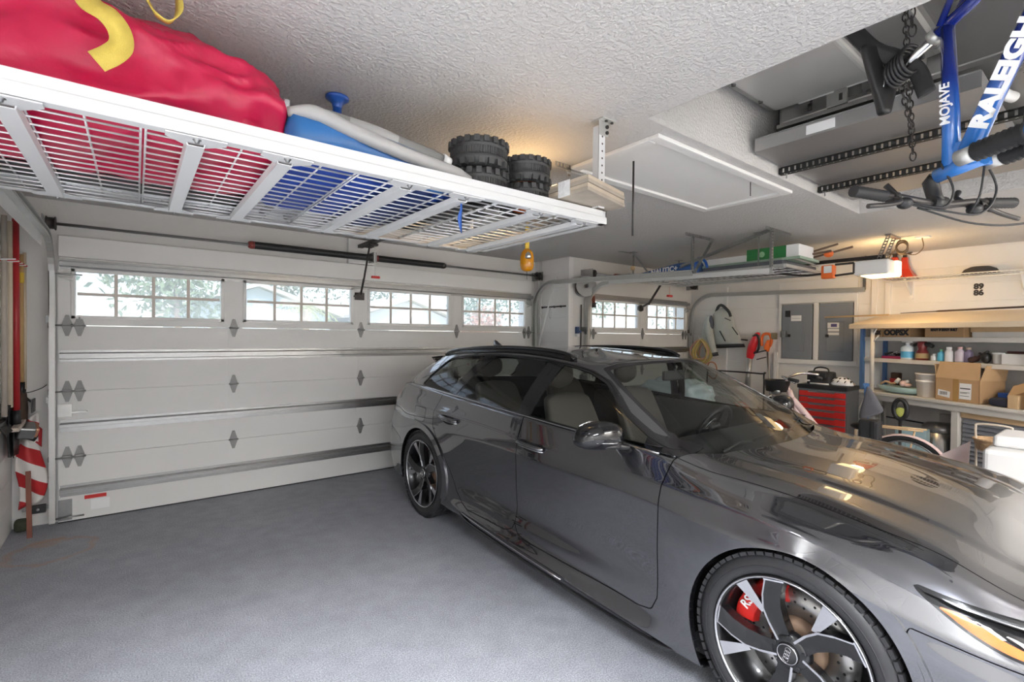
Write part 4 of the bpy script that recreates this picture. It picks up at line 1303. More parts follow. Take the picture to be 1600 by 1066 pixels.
# roof panel with its channels beside the rails
roof_q = lambda s: .535 - .03 * max(0, (2.5 - s) / .4)
def roof_phi(p):
    if p[2] < 1.30: return 1
    return max(p[1] - roof_q(p[0]), 2.150 + .02 * (p[1] / .5) ** 2 - p[0], p[0] - 4.30)
roof_in, rest = gh.cut(gf, lambda p: roof_phi(p) + .003)
_, gf = gh.cut(rest, lambda p: roof_phi(p) - .003)
car_part('pillars', gh, gf, M['paint'], both=True)
car_part('roof', gh, roof_in, M['paint'], both=True)
car_part('belt_strip', gh, base_f, M['gloss'], both=True, lip=0)
GI = Soup(GG[::2, ::2]); flip_if_needed(GI)
_, fi = GI.cut(GI.f, lambda p: dlo(p[0], p[2]) - .012 if p[1] > .4 else 1)
_, fi = GI.cut(fi, lambda p: wsd(p[0], p[1]) - .01 if p[0] < 2.4 else 1)
_, fi = GI.cut(fi, lambda p: rwd(p[0], p[1]) - .01 if p[0] > 4.2 and p[2] < 1.345 else 1)
car_part('headlining', GI, fi, M['headlining'], both=True, lip=0, offset=-.018)
# glass split by the pillars
PIL = [lambda s, z: s - (2.525 - .10 * (z - 1.04) / .34), lambda s, z: s - (2.655 - .075 * (z - 1.04) / .34), lambda s, z: s - (3.455 - .25 * (z - 1.08) / .29), lambda s, z: s - (3.57 - .22 * (z - 1.08) / .29)]
g1, r_ = gh.cut(in_dlo, lambda p: PIL[0](p[0], p[2]))
bp_, r_ = gh.cut(r_, lambda p: PIL[1](p[0], p[2]))
g2, r_ = gh.cut(r_, lambda p: PIL[2](p[0], p[2]))
cp_, g3 = gh.cut(r_, lambda p: PIL[3](p[0], p[2]))
sail, g1 = gh.cut(g1, lambda p: p[0] - (1.640 + .08 * (p[2] - 1.0)))
gapB = lambda p: abs(p[0] - (2.585 - .085 * (p[2] - 1.04) / .34)) - .004
_, bp_ = gh.cut(bp_, gapB)
for sgn in (1, -1):
    car_part('window_trim', gh, trim_f, M['gloss'], side=sgn, offset=.002)
    F, R_ = DOORS['f', sgn], DOORS['r', sgn]
    car_part('window_glass', gh, g1, M['carglass'], par=F, side=sgn, lip=0, offset=-.003)
    car_part('mirror_sail', gh, sail, M['gloss'], par=F, side=sgn, lip=.004)
    car_part('centre_pillar', gh, bp_, M['gloss'], side=sgn, lip=.01)
    car_part('window_glass', gh, g2, M['carglassdark'], par=R_, side=sgn, lip=0, offset=-.003)
    car_part('quarter_pillar', gh, cp_, M['gloss'], side=sgn, lip=.006)
    car_part('quarter_glass', gh, g3, M['carglassdark'], side=sgn, lip=0, offset=-.003)
# windscreen: clear glass with a black frit band
wcl, wfr = gh.cut(ws_in, lambda p: (wsd(p[0], p[1]) + .035) if p[0] > 1.9 else ((wsd(p[0], p[1]) + .03) if p[0] > 1.6 else wsd(p[0], p[1]) + .05))
car_part('windscreen', gh, wcl, M['carglass'], both=True, lip=0, offset=-.002)
car_part('windscreen_border', gh, wfr, M['gloss'], both=True, lip=0, offset=-.002)
car_part('rear_window', gh, rw_in, M['carglassdark'], both=True, lip=0, offset=-.002)

# chrome-dark hairline along the beltline and roof edge of the windows
def surf_q(soup_grid, s, z):
    """q of the greenhouse side at (s,z) by nearest grid point"""
    A = soup_grid.reshape(-1, 3); A = A[A[:, 1] > .3]
    d = (A[:, 0] - s) ** 2 + (A[:, 2] - z) ** 2
    i = np.argsort(d)[:4]; w = 1 / (d[i] + 1e-7)
    return float((A[i, 1] * w).sum() / w.sum())
def loc(s, q, z, sgn=1): return (-q * sgn, s - 2.5, z)
for sgn in (1, -1):
    P = []
    for a, b in DLO[-5:] + DLO[:1]:
        P.append((a, b))
    pts = [loc(a, surf_q(GG, a, b - .012) + .004, b - .012, sgn) for a, b in [(4.04, 1.106), (3.8, 1.099), (3.6, 1.092), (3.3, 1.081), (3.0, 1.068), (2.75, 1.056), (2.5, 1.044), (2.25, 1.032), (2.0, 1.022), (1.75, 1.010), (1.55, 1.0)]]
    part('belt_moulding', MB().tube(spline(pts, 4), .007, 8, flat=.8), M['chrome'], CAR, world=False)
    pts = [loc(a, surf_q(GG, a, b + .012) + .004, b + .012, sgn) for a, b in DLO[3:16]]
    part('window_moulding', MB().tube(spline(pts, 4), .006, 8), M['gloss'], CAR, world=False)
    # roof rail
    rp = [(2.40, 1.405), (2.46, 1.432), (2.58, 1.452), (2.80, 1.464), (3.1, 1.466), (3.45, 1.455), (3.75, 1.434), (3.98, 1.408), (4.06, 1.388), (4.10, 1.372)]
    pts = [loc(a, .600 - .02 * max(0, (2.6 - a) / .3) - .02 * max(0, (a - 3.7) / .4), z, sgn) for a, z in rp]
    wall = spline(pts, 5)[3:-3]
    part('roof_rail', MB().tube(spline(pts, 5), .018, 10, flat=.8).loft([[Vector(p) + Vector((-.010 * sgn * -1, 0, 0)), Vector(p) + Vector((.010 * sgn * -1, 0, 0)), Vector((p[0] + .010 * sgn * -1, p[1], min(p[2], 1.40) - .02)), Vector((p[0] - .010 * sgn * -1, p[1], min(p[2], 1.40) - .02))] for p in wall]).beam(loc(2.47, .594, 1.43, sgn), loc(2.47, .594, 1.385, sgn), .03, .09, up=(0, 1, 0)).beam(loc(3.96, .585, 1.40, sgn), loc(3.96, .585, 1.36, sgn), .03, .09, up=(0, 1, 0)), M['gloss'], CAR, world=False)
# antenna fin
mb = MB(); rings = []
for k, (w, l0, l1) in enumerate(((.03, 0, .16), (.024, .03, .155), (.014, .075, .15), (.004, .12, .145))):
    z = 1.445 + k * .022
    rings.append([(cos(a) * w, 4.0 - 2.5 + (l0 + l1) / 2 + sin(a) * (l1 - l0) / 2, z) for a in [2 * pi * i / 14 for i in range(14)]])
part('antenna_fin', mb.loft(rings), M['paint'], CAR, world=False, sub=1)
# roof spoiler at the tail
mb = MB().loft([[loc(4.22, q, 1.352 + .018 * (1 - (q / .6) ** 2)) for q in np.linspace(-.60, .60, 13)], [loc(4.36, q, 1.338 + .016 * (1 - (q / .6) ** 2)) for q in np.linspace(-.60, .60, 13)],
               [loc(4.43 - .10 * (q / .6) ** 2, q, 1.324 + .010 * (1 - (q / .6) ** 2)) for q in np.linspace(-.60, .60, 13)], [loc(4.42 - .10 * (q / .6) ** 2, q, 1.312) for q in np.linspace(-.60, .60, 13)],
               [loc(4.33, q, 1.306) for q in np.linspace(-.58, .58, 13)]], closed=False)
part('roof_spoiler', mb, M['paint'], CAR, world=False)

# ---------------------------------------------------------------- lamps
for sgn in (1, -1):
    hl = car_part('headlamp', body, lamp_f, glass_mat('lamp_lens', (.95, .96, .97), 1.3), side=sgn, lip=0, offset=.001)
    s3 = Soup(G); flip_if_needed(s3)
    lf = [f for f in s3.f if s3.v[f[0]][0] < .8 and s3.v[f[0]][1] > .4 and .5 < s3.v[f[0]][2] < .85]
    inn, _ = s3.cut(lf, lambda p: lampd(p[0], p[2]) - .004)
    car_part('lamp_housing', s3, inn, M['gloss'], par=hl, side=sgn, lip=0, offset=-.045)
    rim, _ = s3.cut(inn, lambda p: -(lampd(p[0], p[2]) + .008))
    car_part('lamp_bezel', s3, rim, M['gloss'], par=hl, side=sgn, lip=.02, offset=-.007)
    amb = sd_poly([(.50, .728), (.43, .722), (.345, .676), (.265, .648), (.22, .635), (.31, .634), (.40, .668), (.47, .712)])
    ai, _ = s3.cut(inn, lambda p: amb(p[0], p[2]))
    car_part('side_reflector', s3, ai, mat('amber_reflector', (.90, .15, .006), .3, var=.15, scale=60, coat=.2), par=hl, side=sgn, lip=.006, offset=-.016, label='amber side reflector')
    drl = sd_poly([(.535, .762), (.45, .748), (.33, .726), (.20, .698), (.20, .690), (.33, .715), (.44, .735), (.525, .757)])
    di, _ = s3.cut(inn, lambda p: drl(p[0], p[2]))
    car_part('light_bar', s3, di, M['chrome'], par=hl, side=sgn, lip=.006, offset=-.014)
    for k, (a, b) in enumerate(((.40, .37), (.34, .31), (.28, .25))):
        seg = sd_poly([(a, .712 - .018 * k), (b, .704 - .018 * k), (b - .05, .668 - .012 * k), (a - .05, .675 - .012 * k)])
        si, _ = s3.cut(inn, lambda p: seg(p[0], p[2]))
        if si: car_part('light_segment', s3, si, M['white'], par=hl, side=sgn, lip=.006, offset=-.018)
    tl_ = car_part('tail_lamp', body, tail_f, mat('red_tail_lens', (.42, .01, .015), .12, var=0, coat=1), side=sgn, lip=.01)

# ---------------------------------------------------------------- mirrors, handles, wipers
for sgn in (1, -1):
    d = DOORS['f', sgn]
    # housing lofted outwards: sections along -q
    def sec(q, s0, z0, a, b, k=18):
        R = []
        for i in range(k):
            t = 2 * pi * i / k
            cs, sn = cos(t), sin(t)
            R.append(loc(s0 + a * (abs(cs) ** .8) * (1 if cs > 0 else -1), q, z0 + b * (abs(sn) ** .85) * (1 if sn > 0 else -1), sgn))
        return R
    mb = MB().loft([sec(.905, 1.765, 1.050, .030, .030), sec(.925, 1.765, 1.052, .062, .056), sec(.96, 1.772, 1.056, .080, .070), sec(1.02, 1.782, 1.058, .084, .074), sec(1.09, 1.800, 1.055, .080, .068), sec(1.135, 1.815, 1.046, .058, .046), sec(1.155, 1.822, 1.040, .026, .018)], caps=True)
    mr = part('mirror', mb, M['gloss'], d, world=False, sub=1, label='gloss black mirror cap')
    part('mirror_glass', MB().loft([sec(.945, 1.858, 1.056, .003, .054), sec(1.02, 1.866, 1.058, .003, .060), sec(1.09, 1.866, 1.054, .003, .050)]), M['steel'], mr, world=False)
    mb = MB().loft([sec(.84, 1.74, .985, .045, .012), sec(.90, 1.755, .992, .04, .016), sec(.955, 1.77, 1.002, .045, .024)], caps=True)
    part('mirror_foot', mb, M['black'], mr, world=False, sub=1)
    mb = MB().loft([sec(.93, 1.765, 1.028, .070, .006), sec(1.02, 1.78, 1.030, .086, .006), sec(1.10, 1.80, 1.034, .066, .005)])
    part('indicator_strip', mb, M['chrome'], mr, world=False)
    part('mirror_base', MB().loft([sec(.925, 1.765, 1.010, .066, .016), sec(1.0, 1.778, 1.004, .078, .022), sec(1.09, 1.80, 1.016, .058, .014)]), M['black'], mr, world=False, sub=1)
    for nm, dd, s0, z0, q0 in (('f', DOORS['f', sgn], 2.435, .872, .938), ('r', DOORS['r', sgn], 3.42, .898, .948)):
        # recess bowl and bar
        mb = MB().grid(lambda u, v: loc(s0 + .10 * (2 * u - 1), q0 - .006 - .022 * (1 - (2 * u - 1) ** 2) * (1 - (2 * v - 1) ** 2), z0 - .012 + .030 * (2 * v - 1), sgn), 10, 8)
        part('handle_recess', mb, M['liner'], dd, world=False)
        P = spline([loc(s0 - .115, q0 - .004, z0 - .006, sgn), loc(s0 - .09, q0 + .018, z0 - .002, sgn), loc(s0, q0 + .030, z0 + .004, sgn), loc(s0 + .09, q0 + .022, z0 + .008, sgn), loc(s0 + .118, q0 - .002, z0 + .008, sgn)], 5)
        part('door_handle', MB().tube(P, [.013] + [.019] * (len(P) - 2) + [.013], 10, flat=.8), M['paint'], dd, world=False)
        part('handle_trim', MB().tube([(p[0], p[1], p[2] - .016) for p in P], .005, 8), M['chrome'], dd, world=False)
    # sill blade below the doors
    mb = MB()
    pts = [loc(s, q, z, sgn) for s, q, z in ((1.35, .955, .150), (1.5, .978, .140), (2.0, .985, .150), (2.6, .985, .172), (3.05, .980, .196), (3.22, .965, .222))]
    part('sill_blade', MB().tube(spline(pts, 4), .012, 8, flat=.8), M['gloss'], CAR, world=False)
    pts = [loc(s, q, z, sgn) for s, q, z in ((2.1, .980, .178), (2.6, .982, .200), (3.05, .978, .226), (3.18, .972, .236))]
    part('sill_insert', MB().tube(spline(pts, 4), .009, 8, flat=.6), M['chrome'], CAR, world=False)
# wipers
cowl = MB().grid(lambda u, v: loc(1.27 + .24 * (abs(2 * u - 1)) ** 2.2 + .07 * v, .72 * (2 * u - 1), .935 + .02 * v + .022 * abs(2 * u - 1) ** 2), 20, 3)
part('cowl_panel', cowl, M['black'], CAR, world=False)
def wip(p0, p1):
    mb = MB(); P0, P1 = Vector(p0), Vector(p1)
    mb.tube([P0, P0.lerp(P1, .3) + Vector((0, 0, .02)), P0.lerp(P1, .55)], [.010, .008, .006], 8)
    mb.beam(P0.lerp(P1, .05) + Vector((0, .012, .004)), P1, .012, .016)
    return mb
part('wiper', wip(loc(1.42, .50, .968), loc(1.44, -.10, .995)), M['black'], CAR, world=False)
part('wiper', wip(loc(1.37, -.08, .965), loc(1.52, -.66, 1.02)), M['black'], CAR, world=False)

# ---------------------------------------------------------------- wheels
def rings_logo(mb, o, ex, ey, r, n=4, th=.10):
    for i in range(n):
        c = Vector(o) + Vector(ex) * r * 1.35 * (i - (n - 1) / 2)
        ez = Vector(ex).cross(Vector(ey))
        mb.tube(arc(c, r, 0, 2 * pi * 15 / 16, 15, ex, ey), r * th, 6, closed=True, caps=False)
    return mb
part('grille_emblem', rings_logo(MB(), (0, -2.512, .53), (1, 0, 0), (0, 0, 1), .038), M['chrome'], grl, world=False)
def wheel(ws, sgn, rot, caliper_front):
    """wheel group; local axes: out = -x*sgn"""
    o = Vector((-sgn * .955, ws - 2.5, WR)); out = Vector((-sgn, 0, 0)); ex = Vector((0, 1, 0)) * (1 if sgn == 1 else -1); ey = Vector((0, 0, 1))
    ex = ey.cross(out) * 1.0
    w = part('wheel', MB().lathe([(.250, -.16), (.272, -.11), (.272, -.03), (.285, -.004), (.288, .0), (.282, .004), (.268, -.006), (.262, -.06), (.245, -.13), (.14, -.15), (.0, -.15)], o, out, 64), M['rimblack'], CAR, world=False)
    prof = [(.283, -.268), (.30, -.285), (.335, -.283), (.357, -.262), (.367, -.23), (.367, -.2)]
    for g in (-.2, -.14, -.08): prof += [(.367, g), (.359, g + .003), (.359, g + .012), (.367, g + .015)]
    prof += [(.367, -.045), (.360, -.022), (.345, -.006), (.325, .004), (.305, .004), (.292, -.002), (.284, -.008), (.280, -.03)]
    mb = MB().lathe(prof, o, out, 96)
    # tread blocks at the shoulder and raised ring on the sidewall
    for i in range(64):
        a = 2 * pi * i / 64
        rd = ex * cos(a) + ey * sin(a); tn = ex * -sin(a) + ey * cos(a)
        c = o + rd * .3625 - out * .030
        mb.box(c, (.044, .028, .014), Matrix((out, tn, rd)).transposed())
    mb.lathe([(.318, .0035), (.318, .006), (.322, .006), (.322, .0035)], o, out, 64)
    part('tyre', mb, M['tyre'], w, world=False)
    part('rim_edge', MB().lathe([(.274, -.004), (.276, .0045), (.2815, .0055), (.283, .001)], o, out, 72), M['machined'], w, world=False, label='silver machined rim edge')
    for k in range(5):
        A = rot - 2 * pi * k / 5
        def P(r, deg, h): 
            a = A - radians(deg)
            return o + (ex * cos(a) + ey * sin(a)) * r + out * h
        blk, sil, sil2 = MB(), MB(), MB()
        # black dished plate on the clockwise side of the stem
        E1 = [P(.050, -14, -.030), P(.110, -4, -.026), P(.163, 2, -.018), P(.215, 11, -.010), P(.268, 18.5, -.004)]
        E2 = [P(.050, 46, -.030), P(.110, 26, -.030), P(.163, 25, -.024), P(.215, 28, -.016), P(.268, 33, -.008)]
        for i in range(4):
            V = [E1[i], E2[i], E2[i + 1], E1[i + 1]]
            V += [p - out * .045 for p in V]
            blk.add(V, [(0, 1, 2, 3), (4, 7, 6, 5), (0, 4, 5, 1), (1, 5, 6, 2), (2, 6, 7, 3), (3, 7, 4, 0)])
        # silver line: stem, then the thin branch to the rim, and the plate's outer edge
        for i in range(4): sil.beam(E1[i] + out * .001, E1[i + 1] + out * .001, .0085 - .001 * i, .008, up=out)
        sil.beam(P(.271, 17.5, -.002), P(.271, 33.5, -.004), .006, .006, up=out)
        # wide silver blade straight on from the fork
        B1 = [P(.150, -4.5, -.020), P(.205, -7.5, -.012), P(.272, -9.5, -.003)]
        B2 = [P(.158, 2.5, -.019), P(.205, 2.5, -.012), P(.272, 2.0, -.003)]
        for i in range(2):
            V = [B1[i], B2[i], B2[i + 1], B1[i + 1]]; V += [p - out * .04 for p in V]
            sil2.add(V, [(0, 1, 2, 3), (4, 7, 6, 5), (0, 4, 5, 1), (1, 5, 6, 2), (2, 6, 7, 3), (3, 7, 4, 0)])
        sp = part('spoke', blk, M['rimblack'], w, world=False)
        part('spoke_edge', sil, M['machined'], w, world=False, label='silver machined spoke edge')
        part('spoke_blade', sil2, M['machined'], w, world=False, label='silver machined spoke blade')
    mb = MB().lathe([(.075, -.06), (.072, -.034), (.055, -.026), (.040, -.024)], o, out, 32)
    for k in range(5):
        a = rot + 2 * pi * (k + .5) / 5
        c = o + (ex * cos(a) + ey * sin(a)) * .056
        mb.cyl(c - out * .05, c - out * .022, .010, n=6)
    part('hub', mb, M['rimblack'], w, world=False)
    part('centre_cap', MB().lathe([(.037, -.03), (.037, -.018), (.033, -.013), (0, -.012)], o, out, 28), M['black'], w, world=False)
    part('centre_ring', MB().lathe([(.034, -.013), (.0345, -.011), (.0375, -.0125), (.037, -.018)], o, out, 28), M['machined'], w, world=False)
    ea = ex * cos(rot * 0 + 1.35) + ey * sin(rot * 0 + 1.35); eb = out.cross(ea)
    part('ring_emblem', rings_logo(MB(), o - out * .0105, ea, eb, .0095), M['machined'], w, world=False)
    # brake disc with drilled holes (dark dots sunk in), hat, caliper
    dm = MB().lathe([(.105, -.150), (.105, -.118), (.205, -.118), (.205, -.150)], o, out, 64)
    dsk = part('brake_disc', dm, M['disc'], CAR, world=False)
    hm = MB()
    for k in range(30):
        a = 2 * pi * k / 30
        for r in (.135 + .012 * (k % 3), .175 + .010 * (k % 3)):
            c = o + (ex * cos(a) + ey * sin(a)) * r
            hm.cyl(c - out * .1178, c - out * .1165, .005, n=8)
    part('drill_holes', hm, M['liner'], dsk, world=False)
    part('disc_hat', MB().lathe([(.105, -.125), (.10, -.085), (.07, -.08), (.0, -.08)], o, out, 32), mat('rusty_hub', (.23, .15, .10), .6, metal=.3, var=.2), dsk, world=False)
    a0 = caliper_front
    a_, b_ = a0 - .62, a0 + .62
    rings = []
    for i in range(15):
        a = a_ + (b_ - a_) * i / 14
        rd = ex * cos(a) + ey * sin(a)
        e = 1 - .25 * abs(2 * i / 14 - 1) ** 3
        rings.append([o + rd * (.158 - .02 * (1 - e)) - out * (.112 - .0), o + rd * .166 - out * (.112 - .036 * e), o + rd * .205 - out * (.112 - .044 * e), o + rd * .238 - out * (.112 - .036 * e), o + rd * .246 - out * .112, o + rd * .246 - out * .17, o + rd * .16 - out * .17])
    cal = part('brake_caliper', MB().loft(rings), M['red'], CAR, world=False, bevel=.004, label='red brake caliper')
    a0 += .22
    rd = ex * cos(a0) + ey * sin(a0); tg = ex * -sin(a0) + ey * cos(a0)
    part('caliper_lettering', text_mb('RS', .05, o + rd * .207 - out * .0665 , -tg, out.cross(-tg) , .001, bold=.001), M['white'], cal, world=False)
    return w
wheel(WS0, 1, radians(90 + 36), radians(138))
wheel(WS1, 1, radians(90 + 25), radians(40))
wheel(WS0, -1, radians(100), radians(40))
wheel(WS1, -1, radians(100), radians(140))

# ---------------------------------------------------------------- cabin
part('cabin_floor', MB().box((0, .55, .30), (1.62, 3.2, .10)).box((0, -1.06, .62), (1.5, .05, .60)).box((0, .2, .42), (.26, 2.0, .28)).box((0, 1.75, .68), (1.5, .75, .30)), M['liner'], CAR, world=False)
dash = MB().loft([[loc(s, q, z) for q in np.linspace(-.70, .70, 11)] for s, z in ((1.40, .925), (1.55, .965), (1.72, .985), (1.80, .955), (1.82, .86), (1.75, .70))], closed=False)
part('dashboard', dash, mat('dark_grey_dash', (.035, .037, .038), .55, var=.1, bump=.1, bscale=200), CAR, world=False)
part('centre_screen', MB().box(loc(1.83, .0, .86), (.26, .01, .11), (radians(-15), 0, 0)), M['gloss'], CAR, world=False)
for sgn in (1, -1):
    mb = MB().loft([[loc(s, q, z, sgn) for s in np.linspace(1.55, 3.5, 9)] for q, z in ((.855, 1.02), (.82, 1.015), (.79, .98), (.79, .80), (.76, .74), (.79, .68), (.80, .40))], closed=False)
    part('door_lining', mb, mat('dark_door_card', (.06, .058, .056), .6, var=.1), CAR, world=False)
# steering wheel on the far side (q < 0)
c = Vector(loc(1.98, -.38, .90)); ax = Vector((0, .88, .42)).normalized(); x_, y_, _ = frame_of(ax)
sw = part('steering_wheel', MB().tube([c + x_ * .185 * cos(a) + y_ * .185 * sin(a) for a in [2 * pi * i / 32 for i in range(32)]], .016, 10, closed=True), M['black'], CAR, world=False)
mb = MB().lathe([(0, -.03), (.06, -.03), (.07, 0), (.05, .02), (0, .025)], c, ax, 20)
for a in (0.0, pi, pi * 1.5): mb.beam(c, c + x_ * .18 * cos(a) + y_ * .18 * sin(a), .035, .012, up=ax)
part('steering_hub', mb, M['black'], sw, world=False)
part('steering_trim', MB().tube([c + ax * .018 + x_ * .075 * cos(a) + y_ * .075 * sin(a) for a in [2 * pi * i / 24 for i in range(24)]], .004, 6, closed=True), M['chrome'], sw, world=False)
def seat(s0, q0, lean, w=.52, zb=.55):
    st = part('seat', MB().box((-q0, s0 - 2.5 - .02, zb - .05), (w, .54, .22)), M['seat'], CAR, world=False, bevel=.06, seg=4)
    top = s0 + .26 + .62 * sin(lean)
    rings = []
    for t in np.linspace(0, 1, 8):
        ww = w * (.50 - .10 * t ** 2.2); cs = s0 + .24 + .64 * t * sin(lean); z = zb + .02 + .62 * t * cos(lean); th = .10 - .04 * t
        R = []
        for i in range(20):
            a = 2 * pi * i / 20
            R.append((-q0 + ww * abs(cos(a)) ** .6 * (1 if cos(a) > 0 else -1), cs - 2.5 + th * abs(sin(a)) ** .7 * (1 if sin(a) > 0 else -1) - .03 * abs(cos(a)) ** 4, z))
        rings.append(R)
    part('seat_back', MB().loft(rings), M['seat'], st, world=False, sub=1)
    cs = s0 + .24 + .76 * sin(lean); z = zb + .02 + .745 * cos(lean)
    rings = []
    for t in np.linspace(0, 1, 6):
        b = sqrt(max(.05, 1 - (2 * t - 1) ** 4)); ww = .135 * b
        rings.append([(-q0 + ww * abs(cos(a)) ** .6 * (1 if cos(a) > 0 else -1), cs - 2.5 + .05 * b * sin(a), z - .095 + .20 * t) for a in [2 * pi * i / 16 for i in range(16)]])
    part('headrest', MB().loft(rings), M['seat'], st, world=False, sub=1)
seat(2.25, .38, .38); seat(2.25, -.38, .38)
seat(3.10, .40, .42, .50, .58); seat(3.10, -.40, .42, .50, .58)
part('rear_view_mirror', MB().box(loc(2.05, -.0, 1.30), (.23, .03, .065)).cyl(loc(2.05, 0, 1.30), loc(2.03, 0, 1.37), .010), M['black'], CAR, world=False, bevel=.01)
# ================================================================== overhead storage rack and what lies on it
from mathutils import noise as mnoise
kx0, kx1, ky0, ky1, kz0, kz1 = -.10, 2.36, -3.66, -2.55, 2.12, 2.185
RK = thing('overhead_rack', ((kx0 + kx1) / 2, (ky0 + ky1) / 2, H), 'white overhead storage rack with wire deck hung in front of the big door', 'storage rack')
def cbeam(p0, p1, inward):
    """long lipped channel with a step line"""
    mb = MB()
    p0, p1 = Vector(p0), Vector(p1); i = Vector(inward)
    P = [(0, 0), (.038, 0), (.038, .003), (.003, .003), (.003, .030), (.006, .034), (.006, .062), (.030, .062), (.030, .065), (0, .065), (0, .036), (-.003, .032), (-.003, .004)]
    return mb.prism(P, (p1 - p0).length, p0, i, (0, 0, 1), (p1 - p0).normalized())
part('long_beam', cbeam((kx0, ky0, kz0), (kx1, ky0, kz0), (0, 1, 0)), M['rackwhite'], RK)
part('long_beam', cbeam((kx0, ky1, kz0), (kx1, ky1, kz0), (0, -1, 0)), M['rackwhite'], RK)
part('end_beam', cbeam((kx1, ky0, kz0), (kx1, ky1, kz0), (-1, 0, 0)), M['rackwhite'], RK)
part('end_beam', cbeam((kx0, ky0, kz0), (kx0, ky1, kz0), (1, 0, 0)), M['rackwhite'], RK)
for x in (.24, .635, .878, 1.30, 1.55, 1.945, 2.225):
    mb = MB()
    P = [(-.026, .022), (-.022, 0), (.022, 0), (.026, .022), (.023, .022), (.019, .003), (-.019, .003), (-.023, .022)]
    mb.prism(P, ky1 - ky0 - .11, (x, ky0 + .055, kz0 - .016), (1, 0, 0), (0, 0, 1), (0, 1, 0))
    b = part('cross_bar', mb, M['rackwhite'], RK)
    for y, s in ((ky0, 1), (ky1, -1)):
        g = MB().prism([(-.075, .035 * 1), (.075, .035), (.062, .05), (.026, .085), (-.026, .085), (-.062, .05)], .003, (x, y - s * 0.0, kz0 - .006), (1, 0, 0), (0, s, 0), (0, 0, 1))
        g.box2((x - .075, y + s * .002, kz0 - .006), (x + .075, y + s * .038, kz0 - .002))
        part('gusset', g, M['rackwhite'], b)
        part('bolt', MB().lathe([(0, -.010), (.006, -.010), (.007, -.004), (.011, -.002), (.011, 0)], (x, y + s * .020, kz0 - .006), (0, 0, 1), 10), M['galv'], b)
for k in range(4):
    a, b = kx0 + .006 + k * .6125, kx0 + (k + 1) * .6125 - .006
    z = kz0 + .010
    mb = MB()
    for i in range(17):
        y = ky0 + .035 + (ky1 - ky0 - .07) * i / 16
        mb.cyl((a, y, z), (b, y, z), .0033, n=6)
    for i in range(6):
        x = a + (b - a) * i / 5
        mb.cyl((x, ky0 + .015, z + .005), (x, ky1 - .015, z + .005), .0034, n=6)
    part('wire_deck', mb, M['wire'], RK)
def rack_post(x, y, s):
    mb = MB().box2((x - .022, y - .003, kz1), (x + .022, y, H - .03)).box2((x - .022, y - .003, kz1), (x - .019, y + s * .036, H - .03))
    p = part('ceiling_post', mb, M['rackwhite'], RK)
    h = MB()
    for i in range(11): h.cyl((x + .002, y - .0032, kz1 + .03 + i * .035), (x + .002, y - .0040, kz1 + .03 + i * .035), .005, n=8)
    part('post_holes', h, M['darksteel'], p)
    part('ceiling_plate', MB().box2((x - .03, y - .035, H - .006), (x + .07, y + .045, H)).box2((x - .025, y - .006, H - .075), (x + .042, y - .003, H)), M['galvlight'], p, bevel=.002)
    part('plate_bolts', MB().cyl((x + .028, y - .006, H - .03), (x + .028, y - .014, H - .03), .009, n=6).cyl((x + .028, y - .006, H - .058), (x + .028, y - .014, H - .058), .009, n=6).cyl((x + .01, y - .02, H - .006), (x + .01, y - .02, H - .012), .008, n=6).cyl((x + .05, y - .02, H - .006), (x + .05, y - .02, H - .012), .008, n=6), M['darksteel'], p)
for x, y, s in ((2.285, ky0 - .03, 1), (2.285, ky1 + .03, -1), (-.02, ky0 - .03, 1), (-.02, ky1 + .03, -1)): rack_post(x, y, s)

ZD = kz0 + .022     # top of the wire deck
# ---- the red bag
bagm = mat('red_nylon', (.50, .007, .058), .40, var=.10, scale=5, bump=.25, bscale=22)
def bag_pt(u, v):
    """u along x 0..1, v round the section 0..1"""
    x = -.16 + 1.085 * u
    endr = min(1, (max(0, 1 - u) / .035 + .0) ** .5) if u > .9 else 1
    hgt = .425 * (1 - .36 * max(0, (u - .35) / .65) ** 1.5)
    hy0, hy1 = -3.56, -2.86 + .05 * u
    a = 2 * pi * v
    cy, rz = (hy0 + hy1) / 2, hgt / 2
    ry = (hy1 - hy0) / 2
    c, s_ = cos(a), sin(a)
    e = .62
    y = cy + ry * abs(c) ** e * (1 if c > 0 else -1)
    z = ZD + rz + rz * abs(s_) ** (.75 if s_ > 0 else .45) * (1 if s_ > 0 else -1)
    shr = .35 + .65 * endr
    y = cy + (y - cy) * shr; z = ZD + rz + (z - ZD - rz) * (.5 + .5 * endr)
    p = Vector((x, y, z))
    f = 1.0
    # folds: ridged noise, stretched
    q = Vector((x * 2.6 + z * 2.2, y * 2.6, z * 6.5 - x * 1.2))
    n = 1 - 2 * abs(mnoise.noise(q)) ; n2 = 1 - 2 * abs(mnoise.noise(q * 2.6 + Vector((7, 1, 3)))); n3 = mnoise.noise(q * 7)
    d = Vector((0, y - cy, (z - ZD - rz) * 1.4))
    if d.length > 1e-6: d.normalize()
    amp = .052 * n + .026 * n2 + .006 * n3 - .040
    p += d * amp
    p.z = max(p.z, ZD + .002)
    return p
mb = MB().grid(lambda u, v: bag_pt(u, v), 110, 90)
mb.add([bag_pt(1, k / 90) for k in range(90)], [tuple(range(90))], True)
BG = thing('red_bag', (.38, -3.2, ZD), 'large red fabric bag with yellow handles on the left end of the rack', 'bag')
part('body', mb, bagm, BG)
part('end_seam', MB().tube([bag_pt(.985, k / 40) + Vector((.004, 0, 0)) for k in range(40)], .008, 6, closed=True), bagm, BG)
part('zip_flap', MB().tube(spline([bag_pt(.955, .60) - Vector((0, .006, 0)), bag_pt(.965, .565) - Vector((0, .008, 0)), bag_pt(.972, .52) - Vector((0, .010, 0))], 6), .009, 6, flat=.5), mat('dark_red_tape', (.30, .01, .02), .6), BG)
